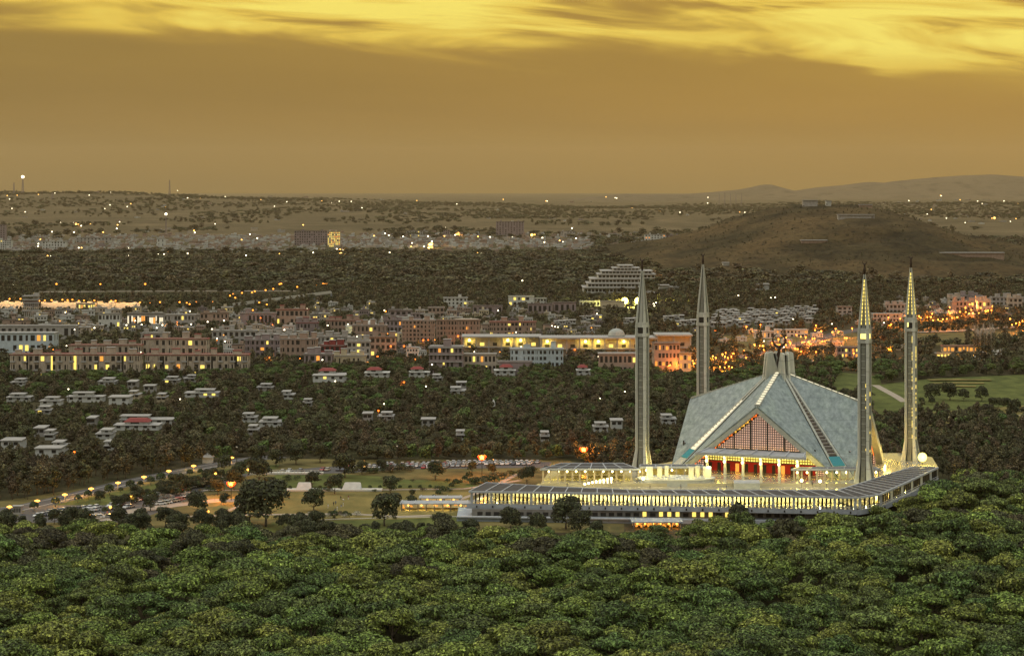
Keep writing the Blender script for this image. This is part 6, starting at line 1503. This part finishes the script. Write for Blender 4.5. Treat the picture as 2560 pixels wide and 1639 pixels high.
warm += [(x, y, 2.6, 's') for x, y in ((1058, 851), (1070, 851), (977, 866), (1010, 866), (944, 892), (1145, 841), (1010, 956), (946, 1027), (1437, 875), (1403, 870), (186, 1130))]
warm += [(x, y, 2.4, 's') for x, y in ((1788, 827), (1866, 817), (1901, 812), (2005, 856), (2097, 829), (2130, 821), (2040, 814), (1815, 905), (1865, 894), (2165, 835), (2228, 811), (2318, 793), (2374, 783), (2400, 780), (2428, 775), (2452, 770), (2031, 847), (2036, 846), (2112, 845), (2117, 845), (2055, 854), (2062, 853), (1988, 872), (1994, 873), (2003, 879), (2089, 822), (2134, 883), (2040, 880))]
warm += [(x, y, 1.7, 'o') for x, y in ((2333, 801), (2345, 799), (2357, 798), (2367, 797), (2380, 795), (2383, 790), (2393, 793), (2403, 790), (2407, 786), (2423, 784), (2432, 783), (2447, 783), (2463, 777), (2470, 776), (2530, 812), (2540, 808), (2548, 805), (2556, 802), (1770, 919), (1780, 918), (1790, 919), (1800, 917), (1812, 918), (1822, 916), (1830, 918), (1763, 917))]
warm += [(x, y, 1.6, 'p') for x, y in ((1910, 853), (1960, 868), (1846, 739), (1911, 745), (1927, 745), (1938, 744), (1500, 996), (1562, 979), (1700, 930), (1634, 760), (1640, 757), (1636, 765), (1983, 798), (2080, 810), (2210, 807), (1380, 815), (1395, 818), (1480, 860))]
r6 = random.Random(8)
for k in range(46):
    u = r6.random(); x = 1670+u*420; warm.append((x, interp([(1650, 925), (1800, 905), (1990, 862), (2100, 836)], x)-12+r6.uniform(-14, 8), r6.choice((1.6, 2.0, 2.6)), r6.choice('sso')))
for k in range(22):
    x = r6.uniform(2190, 2560); warm.append((x, interp([(2190, 808), (2350, 780), (2460, 768), (2560, 800)], x)+r6.uniform(-12, 10), r6.choice((1.6, 2.2)), r6.choice('sso')))
for k in range(60): warm.append((r6.uniform(0, 1500), r6.uniform(775, 900), 1.5, r6.choice('ppos')))
NAMES = {'o': ('amber', E_orange), 's': ('red-orange', E_orangeS if 'E_orangeS' in globals() else glow('lamp_redorange', (1.0, 0.14, 0.01), 3.5)), 'p': ('pale yellow', E_pale)}
def zone_of(x, y):
    if y < 735 and x < 1000: return 'along the far highway and viaduct, left'
    if x < 560 and y < 770: return 'above the lit compound wall'
    if x < 1000 and y < 770: return 'near the viaduct end'
    if x > 1740: return 'along the lamp-lit road on the right' if y > 770 else 'in the woods under the hill'
    if y > 940: return 'shining up through the treetops'
    return 'among the flats, left' if x < 850 else 'around the campus buildings'
for x, y, r, tn in warm:
    D = (H-(G+8))*F/(y-HY); D = min(max(D, 900), 5200)
    z = zone_of(x, y); nm, m_ = NAMES[tn]
    street_lamp(x, y, D, f'{nm} street lamp glowing {z}', f'{nm} street lamps {z}', r/F*D*.95, m_, 8, (D/1500)**2*(9000 if x > 1600 else 1800) if (tn == 's' or (tn == 'o' and x > 1700)) else 0, (1, .28, .04))
far = [(18, 523), (24, 528), (30, 536), (43, 523), (60, 485), (63, 541), (96, 523), (137, 485), (151, 556), (163, 561), (183, 557), (190, 561), (196, 563), (203, 565), (214, 557), (226, 560), (180, 507), (223, 524), (242, 516), (262, 539), (276, 485), (313, 483), (275, 535), (299, 555), (294, 563), (292, 572), (318, 537), (327, 534), (349, 511), (363, 511), (413, 537), (413, 543), (444, 477), (258, 581), (185, 581), (130, 580), (101, 599), (96, 610), (95, 616), (47, 642), (73, 643), (95, 643), (119, 640), (127, 640), (197, 620), (204, 620), (321, 621), (322, 640), (385, 637), (396, 636), (410, 636), (420, 629), (415, 638), (469, 634), (485, 577), (487, 582), (469, 525), (502, 525), (538, 560), (563, 492), (567, 515), (636, 508), (645, 523), (652, 523), (686, 532), (690, 504), (702, 509), (717, 524), (739, 514), (752, 517), (755, 512), (787, 503), (805, 519), (829, 521), (848, 504), (758, 563), (643, 596), (625, 586), (604, 600), (562, 620), (615, 639), (698, 635), (783, 632), (842, 623), (850, 627), (852, 635), (858, 625), (894, 634), (905, 529), (878, 504), (935, 590), (963, 584), (972, 589), (984, 591), (1008, 592), (1029, 535), (1042, 502), (1070, 591), (1114, 570), (1111, 591), (1138, 588), (1144, 586), (1148, 590), (1164, 582), (1173, 593), (1195, 592), (1225, 593), (1078, 612), (1074, 613), (1060, 617), (1080, 604), (1028, 617), (1030, 608), (974, 632), (1194, 633), (1202, 634), (1142, 512), (1258, 499), (1281, 592), (1330, 589), (1337, 587), (1356, 595), (1361, 606), (1399, 602), (1408, 605), (1368, 503), (1365, 503), (1430, 571), (1440, 596), (1482, 607), (1492, 601), (1505, 603), (1515, 493), (1538, 495), (1542, 496), (1580, 521), (1586, 600), (1600, 607), (1607, 612), (1612, 609), (1620, 606), (1625, 611), (1603, 615), (1681, 604), (1650, 530), (1700, 532), (1769, 508), (1645, 528), (1710, 527), (1803, 569), (1849, 532), (1862, 532), (1770, 494), (2295, 529), (2318, 538), (2366, 546), (2328, 525), (2359, 534), (2413, 557), (2480, 546), (2486, 546), (2526, 554), (2540, 547), (2455, 515), (2484, 513), (2351, 489), (2353, 490), (2510, 503), (2545, 510), (2210, 517), (2272, 502), (2400, 500), (2444, 503)]
E_amber2 = glow('lamp_amber_far', (1.0, 0.50, 0.10), 7)
bigf = {(485, 582): 4.2, (1144, 586): 5.0, (1330, 589): 4.2, (1078, 612): 5.0, (1074, 613): 4.2, (850, 627): 4.0, (852, 635): 3.6, (1612, 609): 4.2, (1603, 615): 3.6, (2486, 546): 3.0, (196, 563): 3.0, (190, 561): 2.6}
for k, (x, y) in enumerate(far):
    D = min((H-G-6)*F/(max(y, 478)-HY+.01), 12800); r = bigf.get((x, y), 1.8 if y > 560 else 1.2)
    z = ('far town, left' if x < 560 else 'far town, middle' if x < 1160 else 'far town, right') if y > 568 else ('far fields, left' if x < 700 else 'far fields, middle' if x < 1750 else 'far fields right of the hill')
    big = (x, y) in bigf
    o = k % 3 == 0 or big
    street_lamp(x, y, D, (f'bright amber floodlight cluster lamp in the {z}' if big else f'{"amber" if o else "pale"} pin-point lamp in the {z}'), f'{"bright floodlights" if big else "amber lamps" if o else "pale lamps"}, {z}', r/F*D*.88, (E_amber2 if o else E_pale), 8, 60000*(r/4)**2 if big else 0, (1, .55, .15), name='far_lamp')
E_fy = glow('floodlight_yellow', (1.0, 0.86, 0.16), 14)
for x, l in ((1562, 'blazing yellow floodlight at the end of the low white building, left of two'), (1595, 'blazing yellow floodlight beside the front left minaret spire, right of two')):
    D = 2280; p = PD(x, D, G); t = thing('floodlight', l, 'floodlight', p); hh = ZY(754, D)-G+1
    m = MB(); m.tube([(0, 0, 0), (0, 0, hh)], .3, 6); m.build('pole', M_dark, t); m = MB(); m.ball(3.4, (0, 0, hh), 12, 8); m.build('lamp_head', E_fy, t, True)
    point_light(t, (-2, -6, hh), 160000, (1, .9, .2), 2)
point_light(None, PD(1640, 2850, 20), 20000, (1, .5, .15), 1, 'stepped_building_light')
point_light(None, PD(1745, 1500, 6), 60000, (1, .40, .04), 1, 'campus_orange_light')
point_light(None, PD(1712, P(1712, 925).y-6, 4), 12000, (1, .30, .02), 1, 'campus_wing_light')
point_light(None, P(2225, 872, G+6), 20000, (1, .32, .04), 1, 'clearing_orange_light')
point_light(None, P(2420, 880, G+5), 16000, (1, .40, .06), 1, 'pavilion_light')
point_light(None, P(140, 1246, G+3), 2500, (1, .45, .06), 1, 'verge_light')
point_light(None, P(200, 1222, G+3), 3500, (1, .45, .06), 1, 'verge_light')
point_light(None, P(480, 1160, G+2.5), 2200, (1, .6, .08), .6, 'verge_light')

# ------------------------------------------------------------------ cars
CARP = [mat('car_paint_white', (0.62, 0.62, 0.60), 0.35, spec=.5), mat('car_paint_silver', (0.35, 0.36, 0.36), 0.3, metal=.5), mat('car_paint_dark', (0.05, 0.05, 0.06), 0.3, spec=.5), mat('car_paint_red', (0.30, 0.03, 0.03), 0.35, spec=.5), mat('car_paint_beige', (0.45, 0.40, 0.30), 0.35, spec=.5)]
CN = ['white', 'silver', 'dark', 'red', 'beige']
def profile(m, pts, w, mi=0):
    m.extrude([(x, -w/2, z) for x, z in pts], (0, w, 0), mi)
cabin = MB(); profile(cabin, [(-1.55, .92), (-1.05, 1.42), (.45, 1.45), (1.15, .95)], 1.46); cabin_me = cabin.mesh('windows', M_glassd)
wh = MB(); 
for k in range(1): wh.lathe([(.05, -.12), (.31, -.12), (.31, .12), (.05, .12)], 12)
wheel_me = wh.mesh('wheel', M_dark)
hl = MB(); hl.box(2.12, 2.16, -.15, .15, .58, .72); hl_me = hl.mesh('headlight', M_pw)
carproto = []
for ci, cm in enumerate(CARP):
    b = MB(); profile(b, [(-2.1, .35), (-2.12, .85), (-1.6, .95), (1.1, .95), (1.95, .78), (2.12, .6), (2.1, .33)], 1.68); profile(b, [(-1.1, 1.425), (-1.0, 1.49), (.4, 1.51), (.5, 1.455)], 1.36)
    t = thing('parked_car', '', 'car', (0, 0, 0)); ch = [b.build('body', cm, t), link('windows', cabin_me, t)]
    for wx in (-1.32, 1.35):
        for wy in (-.76, .76): o = link('wheel', wheel_me, t, (wx, wy, .31)); o.rotation_euler = (math.pi/2, 0, 0); ch.append(o)
    carproto.append([t, ch, False])
def car(p, rz, where, rc=None, scale=1.0):
    ci = rnd.choices(range(5), (9, 4, 2, 1, 2))[0] if rc is None else rc; e = carproto[ci]
    lab = f'{CN[ci]} car parked {where}'; grp = f'{CN[ci]} cars {where}'
    if not e[2]: e[2] = True; t = e[0]; t.location = p; t.rotation_euler = (0, 0, rz); t['label'] = lab; t['group'] = grp; return t
    return dup(e[0], e[1], p, rz, lab, grp)
def row(p0, p1, where, rz, keep=.92, n=None, z=G+.06):
    a, b = P(*p0, z), P(*p1, z); n = n or int((b-a).length/2.9)
    for k in range(n):
        if rnd.random() < keep: car(a.lerp(b, (k+.5)/n)+Vector((rnd.uniform(-.2, .2), rnd.uniform(-.4, .4), 0)), rz+rnd.uniform(-.05, .05)+(math.pi if rnd.random() < .5 else 0), where)
row((330, 1256), (555, 1200), 'in the long slanting row beside the verge', 1.1, .9, 30)
row((408, 1238), (600, 1190), 'in the second slanting row of the car park', 1.1, .6, 22)
row((80, 1292), (330, 1268), 'in the crowded near end of the car park', 1.2, .75, 26)
row((110, 1283), (310, 1262), 'in the crowded near end of the car park', 1.2, .7, 22)
row((150, 1300), (330, 1290), 'beside the round plaza basin', .3, .6, 14)
row((400, 1262), (480, 1244), 'among the white shrubs left of the lawn', .4, .7, 12)
for k, (y, x0, x1) in enumerate(((1158, 1075, 1350), (1162, 960, 1330), (1167, 890, 1180), (1171, 850, 1120), (1176, 800, 930))):
    row((x0, y), (x1, y-1), 'in the broad rows beyond the lawns, ' + ('back' if k < 2 else 'front'), 1.35, .9, int((x1-x0)/13))
row((640, 1182), (760, 1178), 'behind the trees left of the broad rows', 1.3, .5, 8)
for e in carproto:
    if not e[2]: e[0]['label'] = 'car parked beside the park path'; e[0].location = P(520, 1255, G)

# round basin, fountain, kiosks, signboard
t = thing('fountain_basin', 'round stepped stone basin at the plaza beside the car park', 'fountain', P(222, 1293))
for k, (r_, z0, z1) in enumerate(((7.2, 0, .5), (5.6, .503, 1.0))): m = MB(); m.prism([(r_*math.cos(a*.2618), r_*math.sin(a*.2618)) for a in range(24)], z0, z1); m.build('basin_ring', M_path, t)
m = MB(); m.lathe([(.5, 1.0), (.3, 1.8), (1.0, 2.1), (.1, 2.5)], 10); m.build('spout', M_pw, t)
t = thing('fountain_basin', 'white rectangular fountain basin with sloping glass sides on the upper lawn path', 'fountain', P(835, 1226))
for sx, ww_ in ((-12.5, 5.5), (7.5, 7)):
    m = MB(); m.hexa([(sx-ww_*.6, -1, .6), (sx+ww_*.6, -1, .6), (sx+ww_*.5, 3, .6), (sx-ww_*.5, 3, .6), (sx-ww_*.45, 1.4, 3.2), (sx+ww_*.5, 1.4, 3.2), (sx+ww_*.4, 2.6, 3.2), (sx-ww_*.4, 2.6, 3.2)]); m.build('sloping_panel', M_pw, t)
m = MB(); m.box(-20, 20, -2, 4, 0, .598); m.build('plinth', M_kerb, t)
t = thing('pool_fence', 'white railed basin behind the trees at the upper left of the lawns', 'fence', P(716, 1186))
m = MB(); m.box(-16, 16, 0, 4, 0, .8); m.build('basin_wall', M_kerb, t)
for k in range(22): mm = MB(); mm.box(-16+k*1.5-.08, -16+k*1.5+.08, -.2, -.02, 0, 2.0); mm.build('post', M_pw, t)
m = MB(); m.box(-16, 16, -.2, -.05, 2.003, 2.15); m.build('rail', M_pw, t)
t = thing('signboard', 'small teal roofed signboard among trees above the lawns', 'signboard', P(853, 1131)); m = MB(); m.box(-1.8, 1.8, -.15, .15, 3.0, 5.2); m.build('board', M_teal, t)
m = MB(); m.box(-1.9, 1.9, -.2, .2, 5.203, 5.7); m.build('top_panel', M_pb, t)
for sx in (-1.5, 1.5): mm = MB(); mm.tube([(sx, 0, 0), (sx, 0, 3)], .1, 5); mm.build('leg', M_dark, t)
t.scale = (1.25, 1.25, 1.0)
t = thing('kiosk', 'small white pyramid-roofed kiosk beside the road bend', 'kiosk', P(520, 1156)); m = MB(); m.box(-2.2, 2.2, -2.2, 2.2, 0, 2.6); m.build('wall', M_pw, t); m = MB(); m.hexa([(-2.8, -2.8, 2.603), (2.8, -2.8, 2.603), (2.8, 2.8, 2.603), (-2.8, 2.8, 2.603), (-.1, -.1, 4.6), (.1, -.1, 4.6), (.1, .1, 4.6), (-.1, .1, 4.6)]); m.build('roof', M_paleroof, t)
t = thing('guard_cabin', 'small barred guard cabin by the road at the left edge', 'cabin', P(44, 1284)); m = MB(); m.box(-1.6, 1.6, -1.2, 1.2, 0, 3.0); m.build('wall', M_grey, t); m = MB(); m.box(-2, 2, -1.6, 1.6, 3.003, 3.3); m.build('roof', M_paleroof, t)
for k in range(4): mm = MB(); mm.box(-1.2+k*.7, -.8+k*.7, -1.28, -1.2, .8, 2.4); mm.build('window', M_dark, t)
# pale curved embankment wall and its second stretch, right
def emb(label, pts, w):
    q = [P(a, b, G) for a, b in pts]; c = q[0]; t = thing('embankment', label, 'embankment', c); m = MB()
    for a, b in zip(q, q[1:]):
        a = a-c; b = b-c; m.hexa([a+Vector((0, -w, 0)), b+Vector((0, -w, 0)), b+Vector((0, 4, 0)), a+Vector((0, 4, 0)), a+Vector((0, 1, 2.6)), b+Vector((0, 1, 2.6)), b+Vector((0, 3, 2.6)), a+Vector((0, 3, 2.6))])
    m.build('stone_facing', M_kerb, t)
emb('pale curved stone embankment sweeping up right of the last minaret', [(2405, 918), (2420, 907), (2440, 895), (2460, 887), (2486, 883)], 10)
emb('short pale stretch of embankment right of the curved one', [(2492, 885), (2504, 882), (2512, 881)], 8)
FOOT.append((P(2450, 900).x, P(2450, 900).y, 20))
for k, (a, b, c, d_, l) in enumerate(((1660, 1768, 832, 838, 'orange-lit wall behind the rear left minaret'), (2240, 2258, 862, 876, 'orange-lit wall left of the last minaret'))):
    p = P(a, d_); t = thing('lit_wall', l, 'wall', p); m = MB(); m.box(0, (b-a)/F*p.y, 0, .5, 0, (d_-c)/F*p.y); m.build('wall', M_cream, t); m = MB(); m.box(-.2, (b-a)/F*p.y+.2, -.2, .7, (d_-c)/F*p.y+.003, (d_-c)/F*p.y+.3); m.build('coping', M_paleroof, t)

# ------------------------------------------------------------------ people (tiny in the picture), one continuous body each
M_skin = mat('skin', (0.30, 0.17, 0.11), 0.7); CL = [mat('cloth_white', (.6, .6, .58)), mat('cloth_dark', (.03, .03, .035)), mat('cloth_blue', (.08, .12, .2)), mat('cloth_maroon', (.2, .04, .05))]
def person_mesh(name, pose, shirt, trousers):
    if pose == 'stand': J = [(0, 0, .95), (0, 0, 1.2), (0, 0, 1.42), (0, 0, 1.52), (0, -.01, 1.66), (-.10, 0, .9), (-.11, .02, .5), (-.11, 0, .08), (-.11, -.14, .04), (.10, 0, .9), (.12, -.06, .5), (.12, .03, .08), (.12, -.11, .04), (-.2, 0, 1.4), (-.26, .03, 1.12), (-.25, -.05, .86), (-.25, -.08, .76), (.2, 0, 1.4), (.27, .02, 1.12), (.26, -.08, .88), (.26, -.11, .78)]
    else: J = [(0, 0, .16), (0, .04, .42), (0, .05, .62), (0, .04, .72), (0, .02, .86), (-.10, -.03, .16), (-.18, -.42, .30), (-.12, -.62, .08), (-.12, -.74, .04), (.10, -.03, .16), (.18, -.42, .30), (.12, -.62, .08), (.12, -.74, .04), (-.2, .03, .6), (-.26, -.12, .40), (-.16, -.34, .36), (-.13, -.42, .36), (.2, .03, .6), (.26, -.12, .40), (.16, -.34, .36), (.13, -.42, .36)]
    E = [(0, 1), (1, 2), (2, 3), (3, 4), (0, 5), (5, 6), (6, 7), (7, 8), (0, 9), (9, 10), (10, 11), (11, 12), (2, 13), (13, 14), (14, 15), (15, 16), (2, 17), (17, 18), (18, 19), (19, 20)]
    R = [.16, .15, .15, .06, .115, .10, .07, .05, .045, .10, .07, .05, .045, .065, .05, .038, .035, .065, .05, .038, .035]
    me = bpy.data.meshes.new(name); me.from_pydata(J, E, []); o = bpy.data.objects.new(name, me); COL.objects.link(o)
    md = o.modifiers.new('skin', 'SKIN'); o.modifiers.new('sub', 'SUBSURF').levels = 1
    for v, r_ in zip(me.skin_vertices[0].data, R): v.radius = (r_, r_*.8)
    me.skin_vertices[0].data[0].use_root = True
    dg = bpy.context.evaluated_depsgraph_get(); out = bpy.data.meshes.new_from_object(o.evaluated_get(dg)); out.name = name
    bpy.data.objects.remove(o); out.materials.clear()
    for m_ in (M_skin, shirt, trousers): out.materials.append(m_)
    zs = (1.5, .93) if pose == 'stand' else (.70, .22)
    for f in out.polygons:
        z = f.center.z; arm = abs(f.center.x) > .21 and z < (.95 if pose == 'stand' else 0)
        f.material_index = 0 if z > zs[0] or arm else (1 if z > zs[1] else 2)
    return out
hairm = MB(); hairm.ball(.125, (0, .015, 1.70), 8, 5, 0, .85); hair_me = hairm.mesh('hair', M_dark, True)
hair2 = MB(); hair2.ball(.125, (0, .035, .90), 8, 5, 0, .85); hair2_me = hair2.mesh('hair', M_dark, True)
PM = [(person_mesh('person', 'stand', CL[a], CL[b]), hair_me) for a, b in ((0, 0), (1, 1), (2, 1), (3, 0))] + [(person_mesh('person', 'sit', CL[a], CL[b]), hair2_me) for a, b in ((0, 1), (2, 0))]
PD_ = ['person in a long white shirt standing', 'person in dark clothes standing', 'person in a blue shirt standing', 'person in a maroon top standing', 'person in white sitting on the ground', 'person in blue sitting on the ground']
for x, y, z, k, w in [(852, 1249, G, 1, 'on the lawn, left of a standing pair'), (858, 1250, G, 4, 'on the lawn beside the standing pair'), (871, 1248, G, 3, 'on the lawn, right of the standing pair'), (834, 1264, G, 1, 'on the lawn near the lower path, leftmost of a group'), (839, 1262, G, 2, 'on the lawn near the lower path, second of group'), (853, 1266, G, 5, 'on the lawn, amid the lower group'), (858, 1265, G, 0, 'on the lawn, right part of the lower group'), (843, 1275, G, 0, 'on the lower park path'), (838, 1276, G, 5, 'at the lower park path edge'), (820, 1270, G, 0, 'alone on the lower lawn, dressed all in white'),
                      (2031, 1216, -1.2, 1, 'in the court beside the pair of globe lamps'), (2066, 1218, -1.2, 1, 'in the court right of the pair of globe lamps'), (1625, 1222, -1.2, 1, 'in the court under the pool platform'), (1816, 1222, -1.2, 2, 'alone in the middle of the court'), (1553, 1213, -1.2, 1, 'in the court near the string of low globes'), (1418, 1216, -1.2, 1, 'on the bright floor by the left walkway'), (1702, 1221, -1.2, 2, 'in the court right below the platform pillars'),
                      (252, 1290, G, 0, 'at the plaza near the round basin'), (262, 1292, G, 1, 'at the plaza, right of the round basin'), (268, 1288, G, 3, 'among the crowd at the plaza'), (330, 1258, G, 2, 'walking between parked cars'), (355, 1286, G, 1, 'on the plaza path, left of a pair'), (362, 1284, G, 1, 'on the plaza path, right of a pair'), (2243, 1163, 0, 1, 'on the deck by the last minaret')]:
    t = thing('person', f'{PD_[k]} {w}', 'person', P(x, y, z), rnd.uniform(-1.5, 1.5)); link('body', PM[k][0], t); link('hair', PM[k][1], t)

# ------------------------------------------------------------------ haze: a closed box of even air round camera and scene
m = bpy.data.materials.new('haze'); m.use_nodes = True; t = m.node_tree; t.nodes.clear()
pv = N(t, 'ShaderNodeVolumePrincipled'); out = N(t, 'ShaderNodeOutputMaterial'); L(t, pv.outputs[0], out.inputs['Volume'])
pv.inputs['Color'].default_value = (0.88, 0.68, 0.38, 1); pv.inputs['Density'].default_value = 1.4e-5; pv.inputs['Anisotropy'].default_value = 0.2
hb_ = MB(); hb_.box(-21000, 21000, -1200, 46000, G-6, 950); o = hb_.build('haze', m); struct(o, 'stuff')
